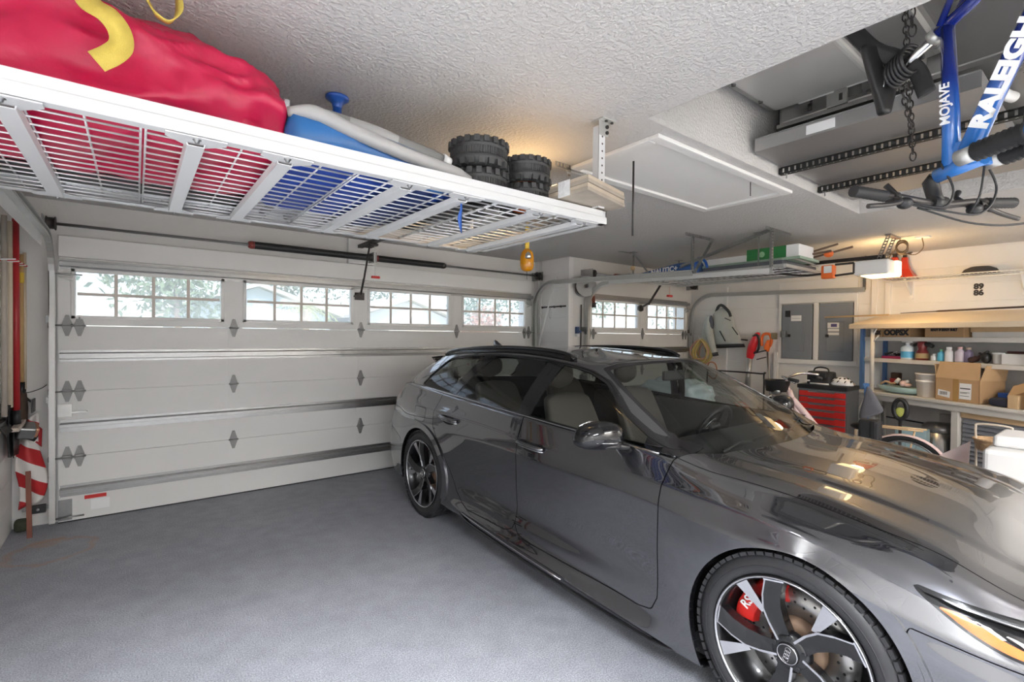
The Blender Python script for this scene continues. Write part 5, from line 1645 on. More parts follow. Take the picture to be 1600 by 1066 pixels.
strapm = mat('yellow_webbing', (.62, .47, .085), .7, var=.1, scale=60, bump=.25, bscale=400)
def ribbon(pts, w, side, th=.003):
    P = spline(pts, 6); S = spline(side, 6); R = []
    for p, s in zip(P, S):
        s = Vector(s).normalized(); R.append([p - s * w / 2, p + s * w / 2])
    mb = MB().loft(R, closed=False, smooth=True)
    return mb
part('handle', ribbon([(.375, -3.60, 2.47), (.40, -3.63, 2.411), (.437, -3.65, 2.385), (.461, -3.65, 2.354), (.465, -3.65, 2.316), (.445, -3.655, 2.282), (.415, -3.65, 2.256)], .052, [(.92, 0, .38), (.75, 0, .6), (.72, 0, .68), (.95, 0, .3), (.95, 0, -.2), (.75, 0, -.62), (.65, 0, -.75)]), strapm, BG, solid=.003)
part('handle', ribbon([(.515, -3.58, 2.52), (.525, -3.62, 2.467), (.541, -3.64, 2.432), (.570, -3.64, 2.424), (.592, -3.63, 2.466), (.592, -3.60, 2.53)], .05, [(.2, 1, 0), (.3, 1, .2), (0, 1, .3), (0, 1, .3), (-.3, 1, .2), (-.2, 1, 0)]), strapm, BG, solid=.003)

# ---- behind the bag: dark case, white louvred boards and ribbed tubes, seen through the deck
solo('storage_case', MB().box2((-.02, -2.88, ZD), (.92, -2.70, ZD + .14)), M['black'], (.45, -2.79, ZD), 'flat black case lying behind the red bag on the wire deck', 'case', bevel=.015)
ribm = mat('white_ribbed_plastic', (.72, .73, .73), .35, var=.05)
def ribbed(lab, x0, x1, y, r):
    prof = []
    n = int((x1 - x0) / .018)
    for i in range(n * 2 + 1): prof.append((r if i % 2 else r * .8, (x1 - x0) * i / (n * 2)))
    solo('ribbed_tube', MB().lathe([(0, 0)] + prof + [(0, x1 - x0)], (x0, y, ZD + r), (1, 0, 0), 16), ribm, ((x0 + x1) / 2, y, ZD), lab, 'tube')
ribbed('white ribbed tube near the left crossbar of the rack deck', .27, .45, -2.66, .045)
ribbed('long white ribbed tube behind the black case on the rack', .50, .88, -2.63, .05)
t = thing('louvred_board', (.36, -2.82, ZD + .14), 'white board with three dark slots standing behind the red bag', 'board')
mb = MB()
for i in range(4): mb.box2((.28 + .055 * i, -2.84, ZD + .141), (.31 + .055 * i, -2.62, ZD + .156))
part('slats', mb, M['white'], t); part('backing', MB().box2((.27, -2.845, ZD + .156), (.49, -2.615, ZD + .166)), M['darksteel'], t)

# ---- blue bags, canopy bundle
bluem = mat('royal_blue_nylon', (.012, .055, .34), .5, var=.2, scale=7, bump=.12, bscale=200)
skym = mat('mid_blue_vinyl', (.025, .15, .42), .35, var=.1, scale=4)
def soft(name, lab, cat, c, r, m, seed, rotz=0.0, e=.55, amp=.12, parent=None):
    rnd = Vector((seed * 3.1, seed * 1.7, seed))
    def f(u, v):
        a, b = 2 * pi * u, pi * v - pi / 2
        ca, sa, cb, sb = cos(a), sin(a), cos(b), sin(b)
        sg = lambda x, k: abs(x) ** k * (1 if x > 0 else -1)
        p = Vector((r[0] * sg(ca, e) * sg(cb, e), r[1] * sg(sa, e) * sg(cb, e), r[2] * sg(sb, e)))
        n = 1 - 2 * abs(mnoise.noise(Vector((p.x * 5, p.y * 5, p.z * 9)) + rnd)); n2 = mnoise.noise(Vector((p.x * 16, p.y * 16, p.z * 16)) + rnd)
        p *= 1 + amp * (n - .4) + amp * .35 * n2
        p.z = max(p.z, -r[2])
        p = Matrix.Rotation(rotz, 3, 'Z') @ p
        return Vector(c) + p
    mb = MB().grid(f, 48, 28)
    if parent is not None: return part(name, mb, m, parent)
    return solo(name, mb, m, (c[0], c[1], c[2] - r[2]), lab, cat)
soft('nylon_bag', 'royal blue nylon bag in the middle of the rack deck', 'bag', (1.14, -3.10, ZD + .07), (.26, .36, .07), bluem, 2, .1)
soft('nylon_bag', 'dark blue nylon bag beside the toy wheels on the rack', 'bag', (1.50, -3.02, ZD + .065), (.085, .40, .065), mat('navy_nylon', (.012, .03, .13), .5, var=.2), 5, .05)
soft('blue_cushion', 'blue cushion tucked behind the red bag next to the ribbed tubes', 'cushion', (.80, -2.86 + .0, ZD + .19), (.10, .17, .04), bluem, 9, .5)
CN = thing('canopy_bundle', (1.25, -3.50, ZD), 'folded blue canopy with grey sleeves along the front rack beam', 'canopy')
mb = MB().tube(spline([(.90, -3.50, ZD + .09), (1.05, -3.50, ZD + .115), (1.25, -3.50, ZD + .10), (1.42, -3.505, ZD + .075), (1.53, -3.51, ZD + .06)], 6), [.03] + [.085] * 8 + [.075] * 8 + [.06] * 7 + [.03], 16)
part('canopy_cloth', mb, skym, CN)
grey = mat('grey_sleeve', (.22, .217, .21), .45, var=.1, scale=6); lgrey = mat('pale_grey_sleeve', (.40, .395, .39), .4, var=.1)
s1 = spline([(.90, -3.54, 2.306), (.98, -3.57, 2.312), (1.10, -3.585, 2.282), (1.30, -3.59, 2.245), (1.50, -3.59, 2.222), (1.60, -3.58, 2.21)], 6)
part('sleeve', MB().tube(s1, [.016, .018, .02, .022, .024, .026, .027] + [.026] * (len(s1) - 11) + [.022, .020, .018, .016], 14), lgrey, CN)
s2 = spline([(.975, -3.46, 2.340), (1.06, -3.47, 2.350), (1.20, -3.49, 2.332), (1.36, -3.51, 2.305), (1.50, -3.52, 2.282)], 6)
part('sleeve', MB().tube(s2, [.012, .018, .022, .027] + [.030] * (len(s2) - 6) + [.028, .026], 14), grey, CN)
part('sleeve_band', MB().tube([s2[9], s2[13], s2[16]], [.031, .034, .030], 14, caps=False), lgrey, CN)
part('sleeve_cap', MB().tube([s2[-1], s2[-1] + Vector((.035, -.003, -.008))], [.032, .027], 14), M['white'], CN)
part('clip', MB().box((.905, -3.50, 2.335), (.016, .02, .05)).box((.965, -3.47, 2.352), (.022, .022, .035)).box((.93, -3.51, 2.31), (.05, .012, .012)), M['steel'], CN)
part('strap_label', MB().box((1.475, -3.44, 2.298), (.022, .03, .03)), M['yellow'], CN, label='small yellow tag')
part('carry_strap', MB().tube(spline([(1.30, -3.44, 2.292), (1.40, -3.44, 2.292), (1.475, -3.44, 2.318), (1.50, -3.44, 2.285), (1.60, -3.45, 2.262)], 5), .010, 8), mat('navy_strap', (.01, .02, .10), .6), CN)
soft('bag_end', None, None, (1.575, -3.36, ZD + .065), (.06, .12, .06), bluem, 4, .3, parent=CN)
t = thing('blue_post', (1.203, -3.108, ZD + .13), 'blue plastic post with a round flange touching the ceiling', 'post')
part('pole', MB().cyl((1.20, -3.108, ZD + .13), (1.203, -3.108, H - .03), .019, n=18), M['blue'], t)
part('flange', MB().lathe([(.019, -.05), (.024, -.03), (.040, -.016), (.050, -.008), (.050, -.001), (0, -.001)], (1.203, -3.108, H), (0, 0, 1), 24), M['blue'], t)
solo('dangling_strap', ribbon([(1.56, -3.57, ZD + .01), (1.565, -3.575, ZD - .05), (1.56, -3.57, ZD - .10), (1.575, -3.56, ZD - .155)], .020, [(1, .3, 0), (.8, .6, 0), (1, .1, 0), (.6, .7, 0)]), M['blue'], (1.565, -3.57, ZD - .155), 'bright blue strap end dangling through the rack deck', 'strap', solid=.002)
# silver tubes of a folded chair on the deck
t = thing('folded_chair', (1.25, -2.72, ZD), 'folded chair with shiny tubes at the back of the rack deck', 'folding chair')
for i, (dx, dy) in enumerate(((0, 0), (.12, .04), (.30, -.02), (.44, .03))):
    part('chair_tube', MB().tube(spline([(.98 + dx, -2.98 + dy, ZD + .02), (1.02 + dx, -2.80 + dy, ZD + .03), (.99 + dx, -2.62 + dy, ZD + .02)], 5), .014, 10), M['steel'], t)
part('chair_webbing', MB().box2((1.0, -2.72, ZD + .045), (1.46, -2.60, ZD + .052)), M['white'], t)
part('chair_joint', MB().lathe([(0, -.02), (.03, -.02), (.03, .02), (0, .02)], (1.36, -2.80, ZD + .03), (1, 0, 0), 14), M['black'], t)

# ---- four toy wheels in two stacks
toym = mat('grey_black_toy_tyre', (.052, .052, .052), .5, var=.15, scale=20)
def toy_wheel(x, y, z, r, h, lab, rot, hubm):
    t = thing('toy_tire', (x, y, z), lab, 'toy tire', None, (0, 0, rot))
    prof = [(r * .55, .01), (r * .80, .0), (r * .93, .012 * h / .12), (r * .975, .03 * h / .12), (r * .985, .040 * h / .12), (r * .955, .043 * h / .12), (r * .955, h * .64), (r * .985, h * .66), (r * .975, h * .75), (r * .93, h * .90), (r * .80, h), (r * .55, h * .92)]
    mb = MB().lathe(prof, (0, 0, 0), (0, 0, 1), 48)
    n = 20
    for i in range(n):                       # shoulder lugs top and bottom
        a = 2 * pi * i / n
        for zz, off in ((h * .12, 0), (h * .83, .5)):
            b = a + off * 2 * pi / n
            R = Matrix.Rotation(b, 3, 'Z')
            mb.box(R @ Vector((r * .955, 0, zz)), (.024 * r / .125, .022 * r / .125, h * .20), R)
    for i in range(72):                      # fine ribs round the middle
        a = 2 * pi * i / 72
        R = Matrix.Rotation(a, 3, 'Z')
        mb.box(R @ Vector((r * .955, 0, h * .5)), (.008, r * .045, h * .24), R)
    part('tyre', mb, toym, t, world=False)
    part('wheel_disc', MB().lathe([(0, h * .25), (r * .3, h * .25), (r * .56, h * .12), (r * .56, h * .88), (r * .3, h * .75), (0, h * .75)], (0, 0, 0), (0, 0, 1), 32), hubm, t, world=False)
    return t
zt = ZD + .004
toy_wheel(1.70, -3.50, zt, .128, .128, 'lower toy wheel of the left stack on the rack', .2, M['black'])
toy_wheel(1.695, -3.505, zt + .130, .128, .128, 'upper toy wheel of the left stack, nearest the ceiling', .45, M['black'])
toy_wheel(1.975, -3.49, zt, .118, .122, 'lower toy wheel of the right stack beside the boards', .1, M['orange'])
toy_wheel(1.97, -3.495, zt + .124, .118, .122, 'upper toy wheel of the right stack with orange disc showing below', .3, M['orange'])
solo('black_crate_side', MB().box2((1.555, -3.40, zt), (1.575, -3.10, zt + .20)).box2((1.555, -3.12, zt), (1.85, -3.10, zt + .20)).box2((1.555, -3.36, zt), (1.85, -3.10, zt + .01)), M['black'], (1.7, -3.25, zt), 'open black plastic tray standing behind the left toy wheels', 'tray')

# ---- boards wrapped with clear tape
N, Rr, Ll = Vector((2.035, -3.845, 2.192)), Vector((2.385, -3.758, 2.192)), Vector((2.03, -3.595, 2.192))
ex, ey = (Rr - N).normalized(), (Ll - N).normalized()
plank_m = [mat('grey_weathered_board', (.40, .345, .28), .6, var=.25, scale=14, bump=.1, bscale=40), mat('pale_oak_board', (.52, .44, .34), .6, var=.2, scale=14)]
for i in range(4):
    o_ = N + Vector((0, 0, .0175 * i)) + ex * (.004 * (i % 2)) + ey * (.003 * ((i + 1) % 3))
    w_, d_ = .36 - .004 * i, .60
    mb = MB().prism([(0, 0), (w_, 0), (w_, d_), (0, d_)], .0165, o_, ex, ey, (0, 0, 1))
    solo('wood_board', mb, plank_m[i % 2], tuple(o_), ['lowest wood board of the taped stack on the rack corner', 'second wood board from the bottom of the taped stack', 'second wood board from the top of the taped stack', 'topmost wood board of the taped stack on the rack corner'][i], 'board', 'boards stacked on the rack corner', bevel=.0015)
tp = mat('clear_tape', (.80, .79, .77), .12, var=.3, scale=60, coat=.6)
t_o = N - ex * .0015 + Vector((0, 0, -.001))
solo('clear_tape', MB().prism([(0, 0), (.0012, 0), (.0012, .072), (0, .072)], .075, t_o + ey * .11, ex, (0, 0, 1), ey), tp, tuple(t_o + ey * .11), 'clear shiny tape wrapped round the board stack', 'tape')

# ---- opener of the big door behind the boards, its lamp lit
OP = OPEN1
part('motor_housing', MB().box2((2.40, -3.40, 2.30), (2.66, -2.98, 2.42)), M['white'], OP, bevel=.03, seg=4)
warm = mat('lit_warm_lens', (1, .8, .5), .4, var=0, emit=(1, .62, .25), estr=3)
part('lamp_lens', MB().box2((2.35, -3.30, 2.31), (2.40, -3.02, 2.41)), warm, OP, bevel=.01)
def bulb(name, loc, power, r=.05):
    d = bpy.data.lights.new(name, 'POINT'); d.energy = power; d.shadow_soft_size = r; d.color = (1, .66, .30)
    o = bpy.data.objects.new(name, d); o.location = loc; COL.objects.link(o)
bulb('opener_bulb_light', (2.30, -3.05, 2.36), 1.4, .05)

# ---- amber light-globe hanging past the rack
A = Vector((3.21, -2.0, 2.25)); 
t = thing('amber_lantern', tuple(A), 'amber plastic lantern hanging on a yellow strap beside the rack', 'lantern')
am = mat('amber_plastic', (.85, .36, .01), .15, var=.1, scale=10, trans=.35, coat=.5)
mb = MB().lathe([(0, -.10), (.030, -.098), (.052, -.080), (.060, -.05), (.060, .03), (.052, .065), (.032, .09), (.016, .10), (0, .10)], A + Vector((0, 0, -.03)), (0, 0, 1), 28)
part('globe', mb, am, t)
part('reflector', MB().lathe([(0, -.012), (.020, -.012), (.030, .0), (.026, .03), (.012, .05), (0, .05)], A + Vector((-.022, -.04, -.015)), (0, 0, 1), 18), M['steel'], t)
part('hanging_strap', MB().box((A.x, A.y, A.z + .16), (.042, .006, .20)), M['yellow'], t)
part('ceiling_cord', MB().tube([A + Vector((0, 0, .25)), (A.x, A.y, H)], .003, 6), M['yellow'], t)
part('pull_wire', MB().tube([A + Vector((0, 0, -.13)), A + Vector((0, 0, -.20))], .002, 6), M['darksteel'], t)
# ================================================================== right wall, bench corner, second rack
UO, U1, U2 = Vector((7.39, -3.13, 0)), Vector((-.445, -.895, 0)).normalized(), Vector((.895, -.445, 0)).normalized()
UM = Matrix(((U1.x, U2.x, 0, UO.x), (U1.y, U2.y, 0, UO.y), (0, 0, 1, 0), (0, 0, 0, 1)))
def U(u, v, z): return UO + U1 * u + U2 * v + Vector((0, 0, z))
UROT = atan2(U1.y, U1.x)
class UB(MB):
    """builder in bench coordinates: u along the front edge, v into the bench, z up"""
    def mesh(s, name, mats, org=None): return super().mesh(name, mats, org)
    def done(s):
        s.xf(UM); return s
def ubox(a, b): return MB().box2(a, b).xf(UM)

bench_m = mat('cream_painted_board', (.62, .59, .54), .5, var=.06, scale=4)
beige = mat('beige_shelf_board', (.70, .60, .46), .5, var=.05, scale=3)
greyback = mat('grey_back_panel', (.62, .605, .585), .6, var=.06, scale=2)
BN = thing('workbench', tuple(U(.9, .3, 0)), 'cream workbench top running along the shelf unit', 'workbench')
part('bench_top', ubox((-.10, 0, .915), (2.15, .50, .95)), bench_m, BN, bevel=.006)
part('apron', ubox((.0, .03, .855), (2.15, .05, .915)), bench_m, BN)
part('leg', ubox((1.12, .05, 0), (1.18, .11, .855)), bench_m, BN)
part('leg', ubox((2.08, .05, 0), (2.14, .11, .855)), bench_m, BN)
part('leg', ubox((.02, .40, 0), (.08, .46, .915)), bench_m, BN)
part('brace', MB().beam(U(.10, .06, .90), U(.02, .40, .60), .03, .03).beam(U(.16, .05, .88), U(.04, .05, .62), .022, .022), bench_m, BN)
part('back_panel', ubox((.05, .485, .30), (1.15, .50, .915)), greyback, BN)
part('back_rail', ubox((.05, .475, .60), (1.15, .486, .615)), M['ink'], BN)

SU = thing('shelf_unit', tuple(U(.9, .3, .95)), 'open shelf unit with sloping beige top standing on the workbench', 'shelf')
for z in (1.335, 1.585): part('shelf', ubox((.03, .13, z - .045), (2.12, .47, z)), mat('warm_white_shelf', (.66, .63, .585), .5, var=.04), SU, bevel=.004)
part('top_board', MB().prism([(.0, 1.680), (.0, 1.735), (.52, 1.865), (.52, 1.82)], 2.15, U(-.02, .0, 0), U2, (0, 0, 1), U1), beige, SU, bevel=.004)
part('back_panel', ubox((.05, .47, .95), (2.12, .485, 1.83)), greyback, SU)
part('post', MB().cyl(U(.245, .06, .95), U(.245, .06, 1.70), .022, n=14), mat('cream_post', (.70, .65, .58), .45, var=.04), SU)
for a, b in (((.245, .06, 1.52), (.33, .05, 1.60)), ((.245, .06, 1.60), (.30, .05, 1.68))):
    part('peg', MB().cyl(U(*a), U(*b), .008, n=8), M['whitewood'], SU)
bluesteel = mat('blue_enamel_steel', (.10, .22, .48), .4, var=.08)
for u, v in ((.06, .12), (.06, .45)): part('upright', ubox((u - .018, v - .018, .951), (u + .018, v + .018, 1.70)), bluesteel, SU)
part('side_tape', ubox((.035, .14, 1.0), (.045, .44, 1.68)), M['whitewood'], SU)

# ---- things on the unit
def card_box(lab, u0, u1, v0, v1, z0, z1, cat='cardboard box', m=None, lid=True, name='cardboard_box', group=None):
    t = thing(name, tuple(U((u0 + u1) / 2, (v0 + v1) / 2, z0)), lab, cat, group)
    part('body', ubox((u0, v0, z0), (u1, v1, z1)), m or M['card'], t, bevel=.003)
    return t
t = card_box('brown cardboard box with row of dark letters, left end of the upper shelf', .13, .27, .16, .36, 1.586, 1.685)
part('print', text_mb('XOX', .06, U(.20, .158, 1.635), U1 , (0, 0, 1), .0008, bold=.004, sx=.8), M['ink'], t)
t = card_box('brown cardboard box with bold dark lettering, second on the upper shelf', .285, .60, .16, .38, 1.586, 1.685)
part('print', text_mb('OOPSX', .085, U(.44, .158, 1.635), U1, (0, 0, 1), .0008, bold=.006), M['ink'], t)
t = card_box('long brown cardboard box with one dark line of print on the upper shelf', .76, 1.14, .16, .40, 1.586, 1.69)
part('print', text_mb('READY IF READY BUILT', .033, U(.95, .158, 1.662), U1, (0, 0, 1), .0008, bold=.003, sx=.75), M['ink'], t)
solo('wood_plank', ubox((1.17, .20, 1.64), (1.64, .34, 1.695)), M['wood'], tuple(U(1.4, .27, 1.64)), 'pale wood plank lying high on the right of the upper shelf', 'plank')
solo('wood_block', ubox((1.17, .22, 1.586), (1.62, .32, 1.64)), M['whitewood'], tuple(U(1.4, .27, 1.586)), 'white board under the pale wood plank on the upper shelf', 'board')
def bottle(lab, u, v, z, r, h, col, capcol, cat='bottle', neck=.4, trans=0.0, lq=None, pump=False):
    c = U(u, v, z); t = thing('bottle', tuple(c), lab, cat)
    part('body', MB().lathe([(0, 0), (r * .95, 0), (r, .01), (r, h * .62), (r * .9, h * .7), (r * neck, h * .80), (r * neck, h * .86), (0, h * .86)], c, (0, 0, 1), 18), mat('bottle_plastic', col, .3, var=.05), t)
    if lq: part('label', MB().lathe([(r * 1.01, h * .10), (r * 1.01, h * .45)], c, (0, 0, 1), 18), mat('label_' , lq, .4, var=.05), t)
    part('cap', MB().lathe([(r * neck * 1.2, h * .85), (r * neck * 1.2, h), (0, h)], c, (0, 0, 1), 14), mat('cap_plastic', capcol, .4, var=0), t)
    return t
S2 = 1.336
t = bottle('white jug with clear blue liquid and white spray head on the middle shelf', .545, .20, S2, .062, .20, (.72, .80, .84), (.8, .8, .8), 'spray bottle', .30, lq=(.10, .42, .70))
part('spray_head', MB().box(U(.545, .20, S2 + .205), (.11, .04, .035), (0, 0, UROT)).box(U(.49, .20, S2 + .215), (.03, .02, .02), (0, 0, UROT)), M['white'], t, bevel=.006)
t = thing('polisher', tuple(U(.69, .22, S2)), 'dark red and black power polisher standing on the middle shelf', 'power tool')
part('body', MB().lathe([(0, 0), (.058, 0), (.062, .05), (.05, .10), (.035, .12), (.045, .15), (.04, .20), (.02, .215), (0, .215)], U(.69, .22, S2), (0, 0, 1), 18), mat('dark_red_tool', (.22, .03, .03), .35, var=.3, scale=30), t)
part('handle', MB().tube([U(.60, .22, S2 + .16), U(.66, .22, S2 + .185), U(.76, .22, S2 + .17), U(.80, .22, S2 + .15)], [.015, .02, .025, .02], 10), M['black'], t)
part('base_label', MB().lathe([(.0635, .02), (.0635, .05), (.060, .075)], U(.69, .22, S2), (0, 0, 1), 18), mat('tan_label', (.45, .33, .16), .5), t)
bottle('small white bottle with pale blue label beside the power polisher', .83, .20, S2, .03, .075, (.8, .82, .84), (.85, .85, .85), 'bottle', .5)
bottle('bright blue bottle with green cap on the middle shelf', .90, .20, S2, .032, .125, (.12, .50, .72), (.25, .6, .35), 'bottle', .35)
bottle('white bottle with round white cap next to the bright blue one', .975, .20, S2, .036, .150, (.82, .82, .84), (.85, .85, .86), 'bottle', .55)
bottle('pale pink bottle with pink cap behind the cardboard box', 1.05, .24, S2, .04, .155, (.72, .62, .68), (.80, .5, .5), 'bottle', .45)
bottle('purple-grey bottle with tan cap behind the cardboard box', 1.115, .26, S2, .035, .150, (.30, .24, .36), (.75, .60, .45), 'bottle', .5)
# flat dark tools on the left of the middle shelf
t = thing('tool_tray', tuple(U(.36, .22, S2)), 'magenta tray of dark hand tools on the left of the middle shelf', 'tool tray')
part('tray', ubox((.27, .16, S2), (.50, .34, S2 + .03)), mat('magenta_tray', (.33, .02, .10), .4), t, bevel=.005)
part('pliers', MB().tube([U(.28, .20, S2 + .05), U(.36, .21, S2 + .07), U(.42, .20, S2 + .045)], .012, 8), M['black'], t)
part('spanner', MB().beam(U(.36, .19, S2 + .05), U(.44, .19, S2 + .085), .012, .006), M['steel'], t)
part('screwdriver', MB().cyl(U(.42, .22, S2 + .05), U(.50, .22, S2 + .055), .016, n=10), M['black'], t)
solo('brush', MB().tube(spline([U(1.16, .22, S2 + .02), U(1.23, .22, S2 + .05), U(1.30, .22, S2 + .10)], 5), [.03] * 5 + [.018] * 6, 10), mat('dark_brown_brush', (.07, .03, .025), .6, var=.3), tuple(U(1.23, .22, S2)), 'dark brown brush leaning behind the cardboard box', 'brush')
solo('work_glove', MB().ball(U(1.31, .20, S2 + .055), (.05, .04, .055), 14, 10).tube([U(1.30, .18, S2 + .08), U(1.34, .18, S2 + .12)], .012, 8).tube([U(1.32, .18, S2 + .06), U(1.27, .17, S2 + .10)], .011, 8), M['black'], tuple(U(1.31, .2, S2)), 'black work glove beside the dark brown brush', 'glove')
solo('white_tub', MB().lathe([(0, 0), (.04, 0), (.044, .09), (.048, .09), (.048, .11), (0, .11)], U(1.40, .22, S2), (0, 0, 1), 18), M['white'], tuple(U(1.40, .22, S2)), 'small white tub right of the black work glove', 'tub')
t = card_box('low white box with dark items on top, right of the small white tub', 1.46, 1.64, .16, .34, S2, S2 + .10, 'box', M['whitewood'], name='white_box')
solo('dark_bar', MB().cyl(U(1.47, .22, S2 + .113), U(1.60, .22, S2 + .113), .012, n=8), mat('dark_red_bar', (.10, .03, .03), .5), tuple(U(1.53, .22, S2 + .10)), 'thin dark bar lying on the low white box', 'bar')
t = thing('white_pot', tuple(U(1.78, .22, S2)), 'glossy white round pot at the right end of the middle shelf', 'pot')
part('body', MB().lathe([(0, 0), (.095, 0), (.105, .012), (.108, .145), (.112, .15), (.104, .15), (.100, .02), (0, .02)], U(1.74, .20, S2), (0, 0, 1), 28), mat('glossy_white', (.82, .81, .80), .15, var=.02, coat=.5), t)
part('contents', MB().tube([U(1.70, .20, S2 + .12), U(1.76, .19, S2 + .175), U(1.82, .18, S2 + .19)], .012, 8).ball(U(1.74, .20, S2 + .14), (.08, .08, .02), 14, 6), M['wood'], t)

# ---- on the bench top
ZB = .951
t = thing('serving_boat', tuple(U(.52, .14, ZB)), 'pale teal boat-shaped tray on the workbench', 'tray')
rings = []
for k in range(15):
    q = k / 14; u = .27 + .50 * q; w = .11 * (1 - (abs(2 * q - 1)) ** 3 * .75); zc = .0 + .03 * abs(2 * q - 1) ** 3
    rings.append([U(u, .16 + w * cos(a), ZB + zc + .085 * (1 + sin(a)) * .5 * (1 if sin(a) > -.2 else .0)) for a in [pi + pi * i / 12 for i in range(13)]] )
rings = []
for k in range(15):
    q = k / 14; u = .27 + .50 * q; w = .11 * (1 - (abs(2 * q - 1)) ** 3 * .75); e = .035 * abs(2 * q - 1) ** 3
    rings.append([U(u, .16 - w, ZB + .075), U(u, .16 - w * .75, ZB + .02 + e), U(u, .16, ZB + .002 + e), U(u, .16 + w * .75, ZB + .02 + e), U(u, .16 + w, ZB + .075)])
part('hull', MB().loft(rings, closed=False), mat('pale_teal', (.42, .60, .60), .35, var=.06), t, solid=.012)
part('deck', MB().loft([[U(.27 + .5 * k / 14, .16 + s * .10 * (1 - (abs(2 * k / 14 - 1)) ** 3 * .75), ZB + .070) for s in (-1, -.5, 0, .5, 1)] for k in range(15)], closed=False), mat('teal_grey', (.33, .45, .44), .5, var=.1), t)
t = thing('toy_shoe', tuple(U(.52, .15, ZB + .075)), 'pale pink and white child shoe lying on the teal tray', 'shoe')
part('upper', MB().ball(U(.55, .15, ZB + .115), (.075, .035, .035), 16, 10).ball(U(.60, .15, ZB + .10), (.05, .035, .022), 14, 8), mat('pale_pink_shoe', (.78, .55, .52), .5, var=.1), t)
part('sole', MB().tube([U(.47, .14, ZB + .12), U(.50, .15, ZB + .165)], [.022, .018], 10).tube([U(.52, .15, ZB + .12), U(.60, .15, ZB + .145)], [.018, .015], 10), M['white'], t)
solo('garden_clippers', MB().tube(spline([U(.29, .14, ZB + .09), U(.34, .15, ZB + .12), U(.40, .16, ZB + .10), U(.44, .16, ZB + .11)], 4), .012, 8), mat('tan_handles', (.55, .36, .22), .5), tuple(U(.35, .15, ZB + .075)), 'small tan and red clippers lying on the left of the teal tray', 'clippers')
t = thing('coffee_bag', tuple(U(.30, .32, ZB)), 'dark brown packet with red band standing behind the post', 'packet')
part('packet', ubox((.26, .30, ZB), (.36, .36, ZB + .22)), mat('dark_brown_foil', (.07, .035, .02), .35, var=.2), t, bevel=.012)
part('band', ubox((.259, .2985, ZB + .10), (.361, .30, ZB + .15)), M['red'], t, label='red band')
solo('black_cable', MB().tube(spline([U(.72, .22, ZB + .01), U(.76, .20, ZB + .06), U(.80, .22, ZB + .07), U(.76, .24, ZB + .02), U(.70, .22, ZB + .06), U(.80, .2, ZB + .012)], 6), .009, 7), M['black'], tuple(U(.76, .22, ZB)), 'loops of black cable between the teal tray and the white buckets', 'cable')
t = thing('bucket', tuple(U(.80, .16, ZB)), 'white plastic bucket on the workbench beside the cardboard box', 'bucket')
part('pail', MB().lathe([(0, 0), (.092, 0), (.108, .235), (.114, .235), (.114, .25), (.104, .25), (.10, .24), (.088, .01), (0, .01)], U(.81, .16, ZB), (0, 0, 1), 30), mat('cream_white_plastic', (.80, .76, .71), .4, var=.03), t)
part('rim', MB().lathe([(.100, .155), (.107, .16), (.107, .175), (.102, .18)], U(.81, .16, ZB), (0, 0, 1), 30), mat('cream_white_plastic2', (.84, .81, .77), .4), t)
# big open cardboard box with labels
t = thing('cardboard_box', tuple(U(1.18, .18, ZB)), 'big open cardboard box with two white labels on the workbench', 'cardboard box')
a, b, c, d_, z0, z1 = .965, 1.365, .05, .36, ZB, ZB + .225
mb = MB().box2((a, c, z0), (b, c + .006, z1)).box2((a, d_ - .006, z0), (b, d_, z1)).box2((a, c, z0), (a + .006, d_, z1)).box2((b - .006, c, z0), (b, d_, z1)).box2((a, c, z0), (b, d_, z0 + .006))
part('carton', mb.xf(UM), M['card'], t)
fl = mat('cardboard_inside', (.56, .37, .20), .75, var=.08)
part('flap', MB().prism([(0, 0), (.40, 0), (.385, .17), (.02, .17)], .006, U(a, c + .004, z1 - .004), U1, (U2 * .16 + Vector((0, 0, .98))).normalized()), fl, t)
part('flap', MB().prism([(0, 0), (.31, 0), (.29, .15), (.02, .15)], .006, U(b, c, z1 - .004), U2, (U1 * .25 + Vector((0, 0, .97))).normalized()), fl, t)
part('flap', MB().prism([(0, 0), (.31, 0), (.29, .14), (.02, .14)], .006, U(a, c, z1 - .004), U2, (U1 * -.2 + Vector((0, 0, .97))).normalized()), fl, t)
part('tape_strip', ubox((a + .165, c - .001, z0 + .0), (a + .215, c, z1)), mat('tan_tape', (.42, .25, .09), .25, var=.1), t)
lb = part('shipping_label', MB().prism([(0, 0), (.105, 0), (.108, .155), (.003, .155)], .001, U(a + .225, c - .0015, z0 + .03), U1, (0, 0, 1), -U2), M['paper'], t, label='large white shipping label')
mb = MB()
for i, (h, w) in enumerate(((.10, .09), (.066, .085), (.058, .06), (.03, .08))): mb.box2((a + .233, c - .0035, z0 + .03 + h), (a + .233 + w, c - .0027, z0 + .03 + h + (.010 if i == 0 else .004)))
part('label_print', mb.xf(UM), M['ink'], lb)
lb = part('barcode_label', MB().prism([(0, 0), (.115, -.018), (.118, .045), (.004, .062)], .001, U(a + .025, c - .0015, z0 + .045), U1, (0, 0, 1), -U2), M['paper'], t, label='small tilted white barcode label')
mb = MB()
for i in range(9): mb.box2((a + .045 + .008 * i, c - .0035, z0 + .055), (a + .045 + .008 * i + (.002 + .003 * ((i * 7) % 3) / 2), c - .0027, z0 + .088))
part('bars', mb.xf(UM), M['ink'], lb)
